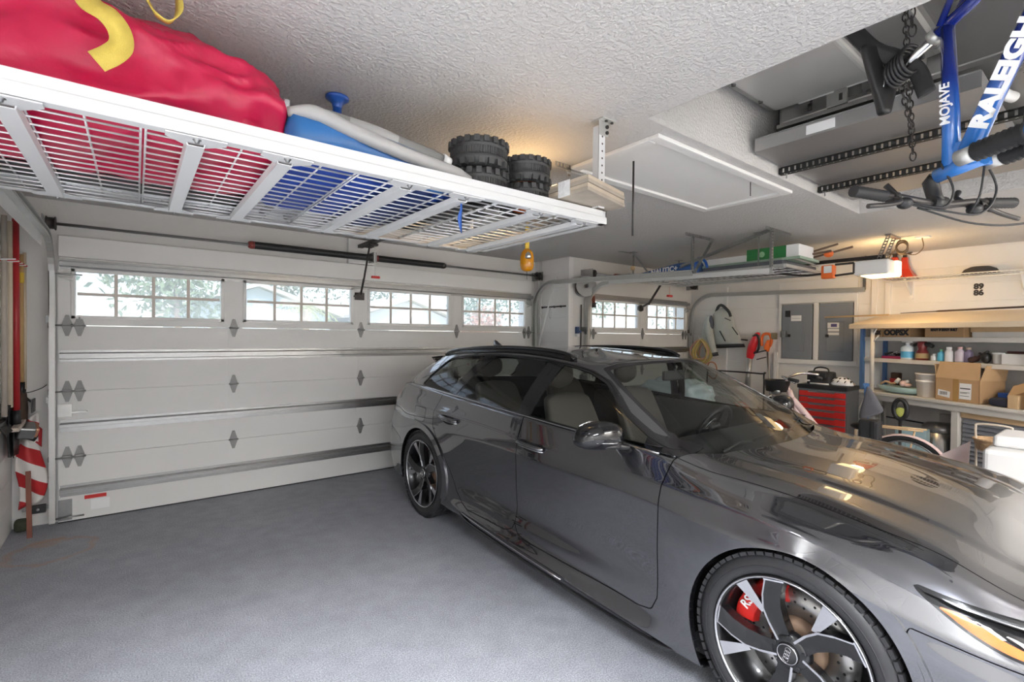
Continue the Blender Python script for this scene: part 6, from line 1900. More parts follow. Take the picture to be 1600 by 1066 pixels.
# right end of the bench
solo('blue_book', ubox((1.41, .20, ZB + .065), (1.53, .33, ZB + .115)), M['blue'], tuple(U(1.47, .26, ZB + .065)), 'flat blue box on top of the white one, right of the cardboard box', 'box', bevel=.004)
solo('white_flat_box', ubox((1.40, .19, ZB), (1.54, .34, ZB + .064)), M['whitewood'], tuple(U(1.47, .26, ZB)), 'white flat box under the blue one on the workbench', 'box', bevel=.003)
soft('dark_cloth', 'crumpled dark blue cloth on the workbench near its right end', 'cloth', tuple(U(1.52, .10, ZB + .04)), (.09, .06, .04), mat('dark_navy_cloth', (.02, .022, .04), .8, var=.3), 21, UROT)
t = thing('cardboard_box', tuple(U(1.70, .24, ZB)), 'tilted brown cardboard box with open flap at the right end of the workbench', 'cardboard box')
part('carton', MB().box2((1.56, .16, ZB), (1.90, .40, ZB + .20)).xf(UM), M['card'], t, bevel=.003)
part('flap', MB().prism([(0, 0), (.34, 0), (.34, .12), (0, .12)], .005, U(1.56, .155, ZB + .19), (U1 * .9 + Vector((0, 0, .42))).normalized(), (U2 * -.6 + Vector((0, 0, -.8))).normalized()), fl, t)
solo('wood_offcut', ubox((1.60, .03, ZB), (1.68, .10, ZB + .12)), M['wood'], tuple(U(1.64, .06, ZB)), 'short pale wood offcut standing on the bench edge by the tilted box', 'wood block', bevel=.003)
bottle('white tub with blue label at the far right end of the workbench', 1.76, .06, ZB, .045, .14, (.8, .8, .82), (.8, .8, .82), 'tub', .8, lq=(.15, .25, .6))
# long sticks on the top board
solo('wood_strip', MB().beam(U(-1.30, .22, 1.845), U(.30, .22, 1.845), .014, .020), M['wood'], tuple(U(-.3, .22, 1.84)), 'long thin wood strip sticking out left from the sloping shelf top', 'wood strip')
solo('fishing_rod', MB().tube([U(.32, .36, 1.865), U(.72, .34, 1.868), U(.76, .34, 1.869), U(1.70, .33, 1.875)], [.004, .006, .010, .010], 10), mat('dark_brown_rod', (.05, .03, .02), .4), tuple(U(1.0, .34, 1.86)), 'dark rod lying along the sloping shelf top', 'rod')

# ---- louvred cabinet, bin, basket, foam box, under and in front of the bench
t = thing('louvred_cabinet', tuple(U(1.7, .3, 0)), 'grey louvred cabinet under the right half of the workbench', 'cabinet')
gl = mat('blue_grey_louvre', (.22, .225, .25), .45, var=.05)
part('carcass', ubox((1.19, .10, .02), (2.07, .46, .83)), gl, t)
part('top_rail', ubox((1.19, .075, .80), (2.07, .10, .85)), M['wood'], t)
for a, b in ((1.20, 1.545), (1.555, 2.06)):
    mb = MB()
    for i in range(17): mb.prism([(0, 0), (.022, .008), (.022, .014), (0, .040)], b - a, U(a, .10, .05 + .043 * i), -U2, (0, 0, 1), U1)
    part('louvred_door', mb, gl, t)
t = thing('trash_can', tuple(U(.92, .25, 0)), 'round stainless steel trash can under the workbench', 'trash can')
c = U(.90, .22, 0)
part('drum', MB().lathe([(0, 0), (.15, 0), (.155, .02), (.155, .62), (0, .62)], c, (0, 0, 1), 36), M['steel'], t)
part('lid', MB().lathe([(.157, .60), (.160, .62), (.158, .65), (.12, .68), (0, .69)], c, (0, 0, 1), 36), mat('dark_steel_lid', (.28, .27, .26), .3, metal=.8), t)
part('base_ring', MB().lathe([(.157, 0), (.160, .005), (.160, .04), (.156, .045)], c, (0, 0, 1), 36), M['black'], t)
t = thing('grey_bin', tuple(U(1.02, .36, 0)), 'square pale grey bin behind the stainless trash can', 'bin')
part('bin_body', ubox((.74, .395, 0), (1.14, .465, .76)), mat('pale_grey_bin', (.50, .49, .47), .5), t, bevel=.01)
solo('wood_board', MB().beam(U(1.09, .20, .01), U(1.14, .24, .55), .06, .015, up=U2), M['wood'], tuple(U(1.1, .2, 0)), 'narrow wood board leaning between the trash can and the louvred cabinet', 'board')
t = thing('basket', (6.0, -4.58, 0), 'wicker basket with tall tube handle on a stand in front of the louvred cabinet', 'basket')
c = Vector((6.0, -4.585, .66))
wk = mat('wicker', (.50, .33, .19), .7, var=.4, scale=45, bump=.5, bscale=90)
part('bowl', MB().lathe([(0, 0), (.095, .002), (.105, .02), (.118, .09), (.122, .095), (.114, .095), (.10, .025), (0, .015)], c, (0, 0, 1), 28), wk, t)
part('rim', MB().tube([c + Vector((.119 * cos(a), .119 * sin(a), .093)) for a in [2 * pi * i / 28 for i in range(28)]], .008, 8, closed=True), wk, t)
part('handle', MB().tube(spline([c + Vector((.03, .10, -.62)), c + Vector((.02, .105, .0)), c + Vector((.0, .107, .17)), c + Vector((0, .085, .21)), c + Vector((0, -.085, .21)), c + Vector((0, -.107, .17)), c + Vector((.02, -.105, .0)), c + Vector((.03, -.10, -.64))], 6), .008, 10), mat('cream_tube', (.66, .58, .48), .4), t)
part('foot', MB().tube([(5.93, -4.585, .01), (6.02, -4.585, .64), (6.11, -4.585, .01)], .008, 8), mat('cream_tube2', (.66, .58, .48), .4), t)
t = thing('foam_box', (5.3, -4.95, 0), 'white foam box with raised lid standing beyond the car bonnet', 'foam box')
fm = mat('white_foam', (.70, .70, .70), .55, var=.02, bump=.06, bscale=120)
part('box_body', MB().box2((5.02, -5.25, 0), (5.58, -4.66, .83)), fm, t, bevel=.03, seg=3)
part('lid', MB().box2((5.16, -5.25, .83), (5.58, -4.69, .91)), fm, t, bevel=.025, seg=3)

# ---- red tool chest with things on it
t = thing('tool_chest', (7.12, -3.0, 0), 'red tool chest of shallow drawers with grey sides by the right wall', 'tool chest')
chm = mat('dark_grey_chest', (.13, .135, .145), .4, var=.05)
cx0, cx1, cy0, cy1 = 6.92, 7.30, -3.26, -2.74
part('carcass', MB().box2((cx0 + .012, cy0, .06), (cx1, cy1, .955)), chm, t)
part('top_lid', MB().box2((cx0 - .01, cy0 - .01, .955), (cx1, cy1 + .01, 1.005)), M['black'], t, bevel=.008)
zz = .93
for i, h in enumerate((.075, .075, .075, .085, .085, .10, .13, .16)):
    d = part('drawer', MB().box2((cx0 - .004, cy0 + .015, zz - h + .012), (cx0 + .012, cy1 - .015, zz)), M['red'], t, bevel=.003)
    part('pull', MB().box2((cx0 - .016, cy0 + .12, zz - .014), (cx0 - .004, cy1 - .12, zz - .002)), M['steel'], d, bevel=.002)
    part('pull_recess', MB().box2((cx0 - .006, cy0 + .015, zz - .001), (cx0 + .01, cy1 - .015, zz + .010)), chm, d)
    zz -= h
for y in (cy0 + .06, cy1 - .06):
    for x in (cx0 + .06, cx1 - .06): part('castor', MB().cyl((x, y - .015, .032), (x, y + .015, .032), .032, n=14), M['rubber'], t)
t = thing('tool_bag', (7.08, -2.93, 1.005), 'black soft tool bag with loop handle on the red tool chest', 'tool bag')
bgm = mat('black_canvas', (.022, .022, .024), .7, var=.2, bump=.2, bscale=120)
part('bag_body', MB().loft([[(7.08 + .10 * s * cx_, y, 1.006 + zz_) for cx_, zz_ in ((-1, 0), (-1, .10), (-.7, .155), (.7, .155), (1, .10), (1, 0))] for y, s in ((-3.08, .55), (-3.05, .9), (-2.93, 1.0), (-2.83, .95), (-2.80, .7))], smooth=False), bgm, t, bevel=.015, seg=3)
part('bag_flap', MB().box2((6.972, -3.02, 1.09), (6.985, -2.83, 1.15)), bgm, t, bevel=.004)
part('handle', MB().tube(spline([(7.08, -3.02, 1.155), (7.08, -3.0, 1.195), (7.08, -2.93, 1.21), (7.08, -2.87, 1.195), (7.08, -2.85, 1.155)], 5), .009, 8), M['black'], t)
part('white_stripe', MB().box2((6.968, -2.85, 1.04), (6.976, -2.79, 1.055)), M['white'], t, label='white stripe')
t = thing('bike_helmet', (7.02, -3.17, 1.006), 'white vented bicycle helmet on the red tool chest', 'helmet')
rings = []
hp = lambda a, b: Vector((7.04 + .075 * cos(a) * cos(b), -3.165 + .115 * sin(a) * cos(b) , 1.012 + .095 * sin(b)))
part('shell', MB().grid(lambda u, v: hp(2 * pi * u, pi / 2 * v), 28, 10), mat('white_helmet', (.80, .80, .80), .3), t, solid=.006)
mb = MB()
for i in range(9):
    a = 2 * pi * i / 9
    for b in (.35, .85):
        p = hp(a + b * .3, b); q = hp(a + b * .3 + .20, b + .30); n = (p - Vector((7.04, -3.165, 1.0))).normalized()
        mb.tube([p + n * .002, (p + q) / 2 + n * .007, q + n * .002], [.005, .013, .005], 8, flat=.5)
part('vents', mb, M['black'], t)
solo('white_rod', MB().cyl((6.955, -3.06, 1.017), (6.955, -2.86, 1.017), .010, n=10), M['white'], (6.955, -2.96, 1.007), 'white rod lying in front of the black tool bag', 'rod')
solo('sandpaper_sponge', MB().box2((7.14, -3.245, 1.006), (7.24, -3.17, 1.030)), mat('tan_sponge', (.45, .36, .26), .8), (7.19, -3.2, 1.006), 'tan sponge behind the white bicycle helmet', 'sponge', bevel=.01)

# ---- pale pink step-through bicycle between car and bench
PB = thing('pink_bicycle', (6.15, -3.55, 0), 'pale pink step-through bicycle parked beyond the car', 'bicycle')
pk = mat('pale_pink_paint', (.80, .60, .58), .3, var=.04, coat=.5)
bx = 6.15
part('main_tube', MB().tube(spline([(bx, -2.99, .90), (bx, -3.10, .78), (bx, -3.28, .58), (bx, -3.50, .42), (bx, -3.60, .36)], 5), .034, 14), pk, PB)
part('lower_tube', MB().tube(spline([(bx, -3.02, .82), (bx, -3.12, .64), (bx, -3.34, .42), (bx, -3.60, .33)], 5), .028, 14), pk, PB)
part('head_tube', MB().cyl((bx, -2.955, .99), (bx, -3.03, .77), .032, n=14), pk, PB)
part('seat_tube', MB().tube([(bx, -3.58, .33), (bx, -3.63, .60)], .022, 12), pk, PB)
part('fork', MB().tube([(bx + .05, -3.02, .78), (bx + .05, -2.86, .34)], .016, 10).tube([(bx - .05, -3.02, .78), (bx - .05, -2.86, .34)], .016, 10), pk, PB)
part('stem', MB().tube([(bx, -2.955, .99), (bx, -2.93, 1.08), (bx, -2.95, 1.13)], .018, 10), pk, PB)
part('handlebar', MB().tube(spline([(bx - .30, -3.14, 1.10), (bx - .24, -3.0, 1.15), (bx - .10, -2.94, 1.14), (bx, -2.95, 1.13), (bx + .10, -2.94, 1.14), (bx + .24, -3.0, 1.17), (bx + .30, -3.14, 1.16)], 5), .013, 10), M['steel'], PB)
for s in (-1, 1): part('grip', MB().tube([(bx + s * .285, -3.07, 1.135), (bx + s * .305, -3.17, 1.12)], .019, 10), M['black'], PB)
part('front_basket', MB().lathe([(.02, 0), (.11, .0), (.13, .12), (.135, .125)], (bx - .02, -2.84, .97), (0, 0, 1), 24), M['black'], PB)
part('lamp', MB().ball((bx - .08, -2.86, .98), (.05, .06, .05), 14, 10), M['galv'], PB)
for nm, wy in (('front_wheel', -2.84), ('rear_wheel', -3.98)):
    c = Vector((bx, wy, .335))
    w = part(nm, MB().tube([c + Vector((0, .31 * cos(a), .31 * sin(a))) for a in [2 * pi * i / 40 for i in range(40)]], .024, 8, closed=True), M['rubber'], PB)
    part('rim', MB().tube([c + Vector((0, .28 * cos(a), .28 * sin(a))) for a in [2 * pi * i / 40 for i in range(40)]], .012, 6, closed=True), M['steel'], w)
    mb = MB()
    for i in range(20):
        a = 2 * pi * i / 20; mb.cyl(c + Vector((.02 if i % 2 else -.02, 0, 0)), c + Vector((0, .28 * cos(a), .28 * sin(a))), .0015, n=4)
    part('spokes', mb, M['steel'], w)
    a0_, a1_ = (radians(10), radians(200)) if wy < -3.5 else (radians(20), radians(150))
    R = []
    for i in range(21):
        a = a0_ + (a1_ - a0_) * i / 20 - (radians(30) if wy < -3.5 else 0) + 0
        d = Vector((0, -cos(a), sin(a)))
        R.append([c + d * .345 + Vector((x, 0, 0)) - d * (abs(x) * .35) for x in (-.035, -.018, 0, .018, .035)])
    part('mudguard', MB().loft(R, closed=False), pk, PB, solid=.004)
part('rear_rack', MB().tube([(bx - .06, -3.68, .72), (bx - .06, -4.12, .735)], .008, 8).tube([(bx + .06, -3.68, .72), (bx + .06, -4.12, .735)], .008, 8).tube([(bx, -4.05, .73), (bx, -3.98, .34)], .008, 8).beam((bx - .065, -3.72, .735), (bx - .065, -4.02, .735), .03, .018), M['wood'], PB)
part('saddle', MB().ball((bx, -3.66, .70), (.075, .12, .04), 18, 10), M['black'], PB)
part('seat_post', MB().cyl((bx, -3.62, .55), (bx, -3.65, .69), .013, n=10), M['steel'], PB)
part('chain_guard', MB().beam((bx - .05, -3.60, .36), (bx - .05, -3.96, .35), .01, .08), pk, PB)
t = thing('pannier_bag', (bx - .12, -3.74, .42), 'black bag with pink tag slung on the side of the pink bicycle', 'bag')
part('bag_body', MB().box2((bx - .20, -3.83, .44), (bx - .075, -3.66, .80)), bgm, t, bevel=.03, seg=3)
part('tag', MB().box2((bx - .205, -3.68, .50), (bx - .198, -3.64, .62)), mat('pink_tag', (.75, .05, .18), .4), t, bevel=.003)
part('bag_strap', MB().box2((bx - .21, -3.80, .55), (bx - .20, -3.77, .79)), M['rubber'], t)
solo('white_triangle_flag', MB().prism([(0, 0), (.24, -.02), (.25, .20)], .004, (bx - .02, -4.18, .50), (0, -1, 0), (0, 0, 1)), mat('pale_pink_card', (.82, .66, .64), .5), (bx - .02, -4.25, .50), 'pale pink triangle flap behind the pink bicycle rear wheel', 'flap')
# blue upright with grey mesh bag hung on it
t = thing('blue_post', (6.52, -3.56, 0), 'blue steel post with hooks standing in front of the workbench', 'post')
part('post', MB().box2((6.50, -3.585, 0), (6.535, -3.545, 1.10)), bluesteel, t, bevel=.003)
part('base', MB().box2((6.42, -3.66, 0), (6.62, -3.46, .02)), bluesteel, t)
part('hook', MB().tube([(6.50, -3.565, 1.08), (6.44, -3.565, 1.06), (6.42, -3.565, 1.10)], .006, 8), bluesteel, t)
for k, (dy, z) in enumerate(((.06, .66), (-.05, .60))): part('peg', MB().tube([(6.50, -3.56, z), (6.44, -3.56 + dy, z - .05), (6.43, -3.56 + dy, z - .25)], [.012, .014, .018], 8), mat('tan_peg', (.55, .44, .30), .5), t)
mb = MB(); R = []
for k, (z, wy, wx) in enumerate(((1.075, .010, .010), (1.03, .026, .018), (.96, .052, .026), (.88, .080, .030), (.81, .102, .028), (.765, .108, .018))):
    R.append([Vector((6.43 + wx * cos(a), -3.60 - .007 * k + wy * sin(a) * (1 + .06 * cos(5 * a)), z - .012 * k * sin(a))) for a in [2 * pi * i / 30 for i in range(30)]])
solo('mesh_bag', mb.loft(R), mat('grey_mesh_cloth', (.15, .15, .17), .8, var=.15, bump=.3, bscale=250), (6.43, -3.6, .765), 'grey cloth bag hanging from the blue post', 'bag', sub=1)
t = thing('racket', (6.75, -3.80, .62), 'black and lime padded head of a racket-like tool standing under the workbench', 'tool')
c = Vector((6.72, -3.80, .84))
part('head', MB().tube([c + Vector((0, .055 * cos(a), .10 * sin(a))) for a in [2 * pi * i / 24 for i in range(24)]], .022, 10, closed=True), M['black'], t)
part('pad', MB().ball(c - Vector((0, .0, .03)), (.014, .05, .05), 14, 8), mat('lime_pad', (.48, .52, .12), .5), t)
part('shaft', MB().tube([c - Vector((0, 0, .10)), (6.74, -3.80, .02)], .014, 8), M['black'], t)
solo('teal_box', MB().box2((6.86, -3.98, 0), (7.02, -3.72, .63)), mat('pale_teal_plastic', (.30, .42, .45), .5), (6.94, -3.85, 0), 'pale teal plastic tote under the workbench left of the trash can', 'tote', bevel=.01)
solo('black_pole', MB().cyl((6.62, -3.70, .0), (6.60, -3.68, .88), .012, n=10), M['black'], (6.62, -3.7, 0), 'thin black pole standing beside the grey cloth bag', 'pole')

# ---- electrical panels
XW = XR
EP = [(-2.14, -2.53, 'left', 'left grey electrical panel with black handle mark and one sticker'), (-2.62, -3.01, 'right', 'right grey electrical panel with stacked labels on its door')]
struct('trim_6', MB().box2((XW - .045, -3.06, 1.20), (XW, -2.085, 1.265)).box2((XW - .04, -3.06, 1.265), (XW, -3.02, 2.05)).box2((XW - .04, -2.125, 1.265), (XW, -2.085, 2.05)).box2((XW - .04, -2.61, 1.265), (XW, -2.545, 2.05)).box2((XW - .04, -3.06, 2.05), (XW, -2.085, 2.36)), M['whitewood'], bevel=.004)
for y0, y1, nm, lab in EP:
    t = thing('electrical_panel', (XW - .03, (y0 + y1) / 2, 1.265), lab, 'electrical panel')
    part('cover', MB().box2((XW - .05, y1, 1.268), (XW - .005, y0, 2.035)), M['greysteel'], t, bevel=.003)
    ym = (y0 + y1) / 2
    dr = part('door', MB().box2((XW - .058, ym - .10, 1.38), (XW - .05, ym + .10, 1.79)), M['greysteel'], t, bevel=.003)
    part('latch', MB().box2((XW - .066, ym + .075, 1.575), (XW - .058, ym + .115, 1.615)), M['black'], dr, bevel=.003)
    if nm == 'left':
        part('breaker_handle', MB().box2((XW - .066, ym + .085, 1.86), (XW - .05, ym + .15, 1.95)), M['black'], t, bevel=.004)
        part('sticker', MB().box2((XW - .052, ym - .06, 1.80), (XW - .0495, ym + .075, 1.88)), M['paper'], t, label='white sticker')
        s = part('sticker_lines', MB().box2((XW - .0535, ym - .05, 1.838), (XW - .0518, ym + .065, 1.841)), M['ink'], t)
        part('knockout_box', MB().box2((XW - .10, ym + .13, 1.57), (XW - .05, ym + .20, 1.66)), M['galv'], t, bevel=.004)
    else:
        part('label', MB().box2((XW - .0605, ym - .045, 1.70), (XW - .058, ym + .09, 1.77)), M['paper'], dr, label='white label with violet print')
        part('label_print', MB().box2((XW - .062, ym - .02, 1.715), (XW - .0602, ym + .05, 1.755)), mat('violet_ink', (.12, .10, .28), .6), dr)
        for z in (1.655, 1.605): part('label', MB().box2((XW - .0605, ym - .045, z), (XW - .058, ym + .085, z + .036)), M['paper'], dr, label='plain white label')
struct('trim_7', MB().box2((XW - .02, -1.30, 0), (XW, -1.27, 2.35)), M['whitewood'])
struct('trim_8', MB().box2((XW - .03, -3.26, 0), (XW, -3.20, 2.45)).box2((XW - .03, -3.40, 0), (XW, -3.34, 2.30)), M['whitewood'], bevel=.004)

# ---- jacket on a hook
JK = thing('motorcycle_jacket', (XW - .06, -1.25, 1.28), 'pale grey and black motorcycle jacket hanging on the right wall', 'jacket')
jm = mat('pale_grey_jacket', (.50, .52, .48), .6, var=.12, scale=8, bump=.2, bscale=60)
def jring(z, y0, y1, d, wob=0):
    cy = (y0 + y1) / 2; hw = abs(y1 - y0) / 2
    return [Vector((XW - .015 - d * (.5 + .5 * sin(a)) , cy + hw * cos(a), z + wob * cos(a))) for a in [2 * pi * i / 20 for i in range(20)]]
part('body', MB().loft([jring(2.03, -1.20, -1.30, .05), jring(1.98, -1.13, -1.38, .10), jring(1.90, -1.06, -1.43, .13), jring(1.75, -1.08, -1.46, .14), jring(1.60, -1.12, -1.53, .14), jring(1.46, -1.16, -1.60, .13, -.01), jring(1.43, -1.17, -1.61, .10, -.01)]), jm, JK, sub=1)
part('sleeve', MB().tube(spline([(XW - .12, -1.08, 1.90), (XW - .15, -1.07, 1.72), (XW - .14, -1.10, 1.52), (XW - .12, -1.14, 1.35), (XW - .12, -1.165, 1.30)], 5), [.055, .062, .065, .068, .068, .066, .064, .062, .06, .058, .055, .052, .05, .048, .046, .045, .044, .043, .042, .042, .042], 14), jm, JK)
part('sleeve', MB().tube(spline([(XW - .08, -1.02, 1.86), (XW - .09, -.98, 1.70), (XW - .09, -.985, 1.55), (XW - .10, -1.03, 1.38)], 5), [.045] * 6 + [.052] * 5 + [.045] * 5, 12), jm, JK)
bk_ = mat('black_jacket_panel', (.03, .032, .036), .65, var=.2)
part('shoulder_panel', MB().ball((XW - .155, -1.10, 1.78), (.045, .05, .13), 14, 10), mat('dark_blue_grey_panel', (.09, .10, .13), .6), JK)
part('collar', MB().tube(spline([(XW - .06, -1.14, 1.97), (XW - .10, -1.20, 2.05), (XW - .12, -1.27, 2.06), (XW - .10, -1.36, 1.97), (XW - .10, -1.40, 1.88)], 5), .022, 10), bk_, JK)
part('hem', MB().loft([jring(1.455, -1.155, -1.605, .135, -.01), jring(1.40, -1.16, -1.62, .12, -.015)], caps=False), bk_, JK, solid=.006)
part('cuff', MB().tube([(XW - .12, -1.160, 1.315), (XW - .12, -1.175, 1.265)], .046, 14), bk_, JK)
part('cuff', MB().tube([(XW - .10, -1.02, 1.40), (XW - .10, -1.045, 1.335)], .047, 14), bk_, JK)
for y, z0, z1 in ((-1.38, 1.82, 1.86), (-1.30, 1.50, 1.66), (-1.50, 1.60, 1.72)):
    part('zip_panel', MB().beam((XW - .165, y + .04, z1), (XW - .160, y - .05, z0), .018, .01), bk_, JK)
# ---- coiled hose on a hook
t = thing('garden_hose', (XW - .1, -.92, 1.1), 'coiled yellow and pink garden hose hanging in the corner', 'hose')
hy = mat('yellow_hose', (.62, .50, .18), .45, var=.1); hp_ = mat('pink_hose', (.70, .38, .28), .45, var=.1)
rg = random.Random(4)
for k in range(11):
    w = .07 + .09 * rg.random(); z1 = 1.50 + .03 * rg.random(); z0 = 1.06 + .16 * rg.random(); x = XW - .06 - .014 * k * .8; yc = -.93 + rg.uniform(-.03, .03)
    part('loop', MB().tube([(x + .01 * sin(a * 3), yc + w * sin(a) * (1 - .35 * cos(a)), (z0 + z1) / 2 + (z1 - z0) / 2 * cos(a)) for a in [2 * pi * i / 26 for i in range(26)]], .011, 8, closed=True), hy if k % 3 else hp_, t)
part('hook', MB().tube([(XW, -.93, 1.54), (XW - .20, -.93, 1.53), (XW - .22, -.93, 1.58)], .008, 8), M['whitewood'], t)
solo('orange_cord', MB().tube(spline([(XW - .14, -1.05, 1.10), (XW - .16, -1.10, 1.16), (XW - .16, -1.19, 1.14), (XW - .15, -1.22, 1.0), (XW - .13, -1.16, .9), (XW - .12, -1.05, .95)], 6), .009, 8), mat('rust_orange_cord', (.50, .18, .06), .5), (XW - .14, -1.12, .9), 'rust orange cord loop hanging below the garden hose', 'cord')
# ---- cordless blower and orange trimmer leaning on the wall
t = thing('leaf_blower', (7.70, -1.74, .55), 'red leaf blower with grey tube hung upright beside the electrical panels', 'leaf blower')
redb = mat('bright_red_housing', (.78, .02, .03), .3, var=.05, coat=.3)
part('motor_body', MB().loft([[Vector((7.74 + .055 * w * cos(a), -1.765 + dy + .055 * w2 * sin(a), z)) for a in [2 * pi * i / 16 for i in range(16)]] for z, w, w2, dy in ((1.22, .75, .8, .03), (1.30, .95, 1.1, .02), (1.40, 1.1, 1.25, .0), (1.50, 1.05, 1.2, -.03), (1.58, .8, .95, -.06), (1.645, .5, .6, -.09))]), redb, t, sub=1)
part('tube', MB().cyl((7.74, -1.735, 1.26), (7.76, -1.70, .80), .042, .040, n=18), M['galvlight'], t)
part('handle', MB().tube(spline([(7.72, -1.79, 1.58), (7.70, -1.86, 1.60), (7.70, -1.89, 1.50), (7.71, -1.87, 1.38), (7.73, -1.80, 1.33)], 5), .016, 10), M['black'], t)
part('nozzle_knob', MB().cyl((7.72, -1.71, 1.52), (7.70, -1.62, 1.53), .012, n=10), M['black'], t)
part('lower_tube', MB().cyl((7.76, -1.70, .80), (7.78, -1.68, .42), .040, .03, n=18), M['white'], t)
t = thing('grass_trimmer', (7.72, -2.0, 0), 'orange grass trimmer leaning beside the red leaf blower', 'trimmer')
part('shaft', MB().tube([(7.82, -2.06, .05), (7.75, -1.98, 1.42)], .013, 10), M['galv'], t)
part('motor', MB().loft([[Vector((7.74 + .05 * w * cos(a), -1.985 + dy + .05 * w * sin(a), z)) for a in [2 * pi * i / 14 for i in range(14)]] for z, w, dy in ((1.36, .5, .0), (1.42, .9, .0), (1.48, .95, -.02), (1.53, .6, -.03))]), M['orange'], t)
part('loop_handle', MB().tube(spline([(7.72, -1.92, 1.44), (7.71, -1.92, 1.54), (7.71, -1.95, 1.61), (7.71, -2.03, 1.61), (7.71, -2.06, 1.52), (7.73, -2.03, 1.44)], 5), .020, 10), M['orange'], t)
part('battery', MB().box2((7.69, -2.12, 1.54), (7.76, -2.055, 1.63)), mat('olive_battery', (.20, .17, .10), .5), t, bevel=.008)
part('trigger_grip', MB().beam((7.72, -1.99, 1.38), (7.66, -1.83, 1.33), .02, .02).beam((7.73, -1.98, 1.28), (7.69, -1.86, 1.24), .014, .014), M['black'], t)
part('guard', MB().beam((7.82, -2.06, .05), (7.68, -2.10, .06), .15, .02), M['black'], t)
solo('white_pole', MB().box2((7.84, -2.085, .3), (7.89, -2.035, 1.35)), M['whitewood'], (7.86, -2.06, .3), 'white square post against the wall beside the trimmer', 'post')
# ---- cart handle and white sheet
t = thing('folding_cart', (7.2, -1.85, 0), 'folding cart with thin black loop handle standing beyond the car', 'cart')
part('handle', MB().tube(spline([(7.30, -1.30, .40), (7.30, -1.32, 1.03), (7.30, -1.36, 1.065), (7.30, -2.10, 1.065), (7.30, -2.15, 1.03), (7.30, -2.15, .40)], 6), .011, 10), M['black'], t)
part('frame', MB().box2((6.95, -2.16, .30), (7.31, -1.28, .36)), M['darksteel'], t)
for x, y in ((7.0, -1.33), (7.26, -1.33), (7.0, -2.11), (7.26, -2.11)):
    part('wheel', MB().cyl((x, y - .02, .10), (x, y + .02, .10), .10, n=18).cyl((x, y, .10), (x, y, .31), .01, n=6), M['rubber'], t)
soft('plastic_sheet', 'crumpled white plastic sheet heaped on the folding cart', 'sheet', (7.12, -1.76, .36 + .26), (.17, .36, .27), mat('white_plastic_sheet', (.70, .66, .66), .35, var=.06), 31, 0, .7, .16)
soft('plastic_wrap', 'pale blue-white plastic bundle standing on boxes beyond the car windscreen', 'plastic bundle', (5.55, -1.95, .84), (.22, .40, .22), mat('pale_blue_film', (.66, .78, .82), .25, var=.08, coat=.4), 37, .2, .7, .22)
t = thing('storage_tote', (5.55, -1.95, 0), 'grey lidded tote standing under the plastic bundle beyond the car', 'tote')
part('tote_body', MB().box2((5.32, -2.30, 0), (5.78, -1.60, .56)), mat('grey_tote', (.3, .31, .33), .5), t, bevel=.02)
part('tote_lid', MB().box2((5.30, -2.32, .56), (5.80, -1.58, .60)), mat('dark_grey_tote', (.16, .17, .18), .5), t, bevel=.01)

# ---- wire shelf high on the wall with jack stands and a dark cap; numbers on the wall
WS_ = thing('wire_shelf', (XW - .15, -4.4, 2.28), 'white wire shelf high on the right wall above the workbench', 'wire shelf')
y0, y1, zs = -6.4, -3.42, 2.285
mb = MB()
for i in range(84): mb.cyl((XW - .01, y1 + (y0 - y1) * i / 83, zs), (XW - .30, y1 + (y0 - y1) * i / 83, zs), .003, n=5)
part('deck_wires', mb, M['white'], WS_)
part('long_rods', MB().cyl((XW - .30, y0, zs - .003), (XW - .30, y1, zs - .003), .006, n=8).cyl((XW - .30, y0, zs - .045), (XW - .30, y1, zs - .045), .006, n=8).cyl((XW - .15, y0, zs - .005), (XW - .15, y1, zs - .005), .004, n=8).cyl((XW - .01, y0, zs - .005), (XW - .01, y1, zs - .005), .004, n=8), M['white'], WS_)
for y in (-3.60, -4.55, -5.6): part('bracket', MB().beam((XW - .29, y, zs - .02), (XW - .0, y, zs - .20), .02, .012).box2((XW - .02, y - .02, zs - .24), (XW, y + .02, zs + (.12 if y == -4.55 else 0))), M['white'], WS_)
def jack(lab, y, x):
    t = thing('jack_stand', (x, y, zs + .003), lab, 'jack stand', 'red jack stands on the wire shelf')
    z0 = zs + .003
    R = []
    for z, w in ((0, .105), (.02, .10), (.11, .052), (.20, .030), (.25, .030)):
        R.append([Vector((x + a * w, y + b * w, z0 + z)) for a, b in ((-1, -1), (1, -1), (1, 1), (-1, 1))])
    part('pyramid_base', MB().loft(R, smooth=False), mat('red_enamel', (.55, .045, .02), .35, var=.08), t, bevel=.008)
    part('column', MB().box2((x - .018, y - .018, z0 + .25), (x + .018, y + .018, z0 + .29)), M['darksteel'], t)
    part('saddle', MB().prism([(-.07, .022), (-.05, 0), (.05, 0), (.07, .022), (.05, .016), (.0, .008), (-.05, .016)], .05, (x - .025, y, z0 + .285), (0, 1, 0), (0, 0, 1), (1, 0, 0)), M['darksteel'], t)
jack('red jack stand on the wire shelf, standing clear to the right', -3.56, XW - .13)
jack('red jack stand on the wire shelf, half behind the opener', -3.485, XW - .22)
solo('felt_hat', MB().lathe([(0, .075), (.08, .07), (.13, .045), (.15, .012), (.155, 0), (0, 0)], (XW - .14, -4.22, zs + .003), (0, 0, 1), 28), mat('dark_felt', (.05, .048, .048), .8, var=.15), (XW - .14, -4.22, zs + .003), 'flat dark cap lying on the wire shelf', 'cap')
nm_ = thing('wall_numbers', (XW, -4.19, 2.12), 'two rows of black house numbers on the right wall under the wire shelf', 'numbers')
for z, tx in ((2.155, '89'), (2.085, '86')):
    part('digits', text_mb(tx, .080, (XW - .002, -4.19, z), (0, -1, 0), (0, 0, 1), .001, bold=.005), M['ink'], nm_)

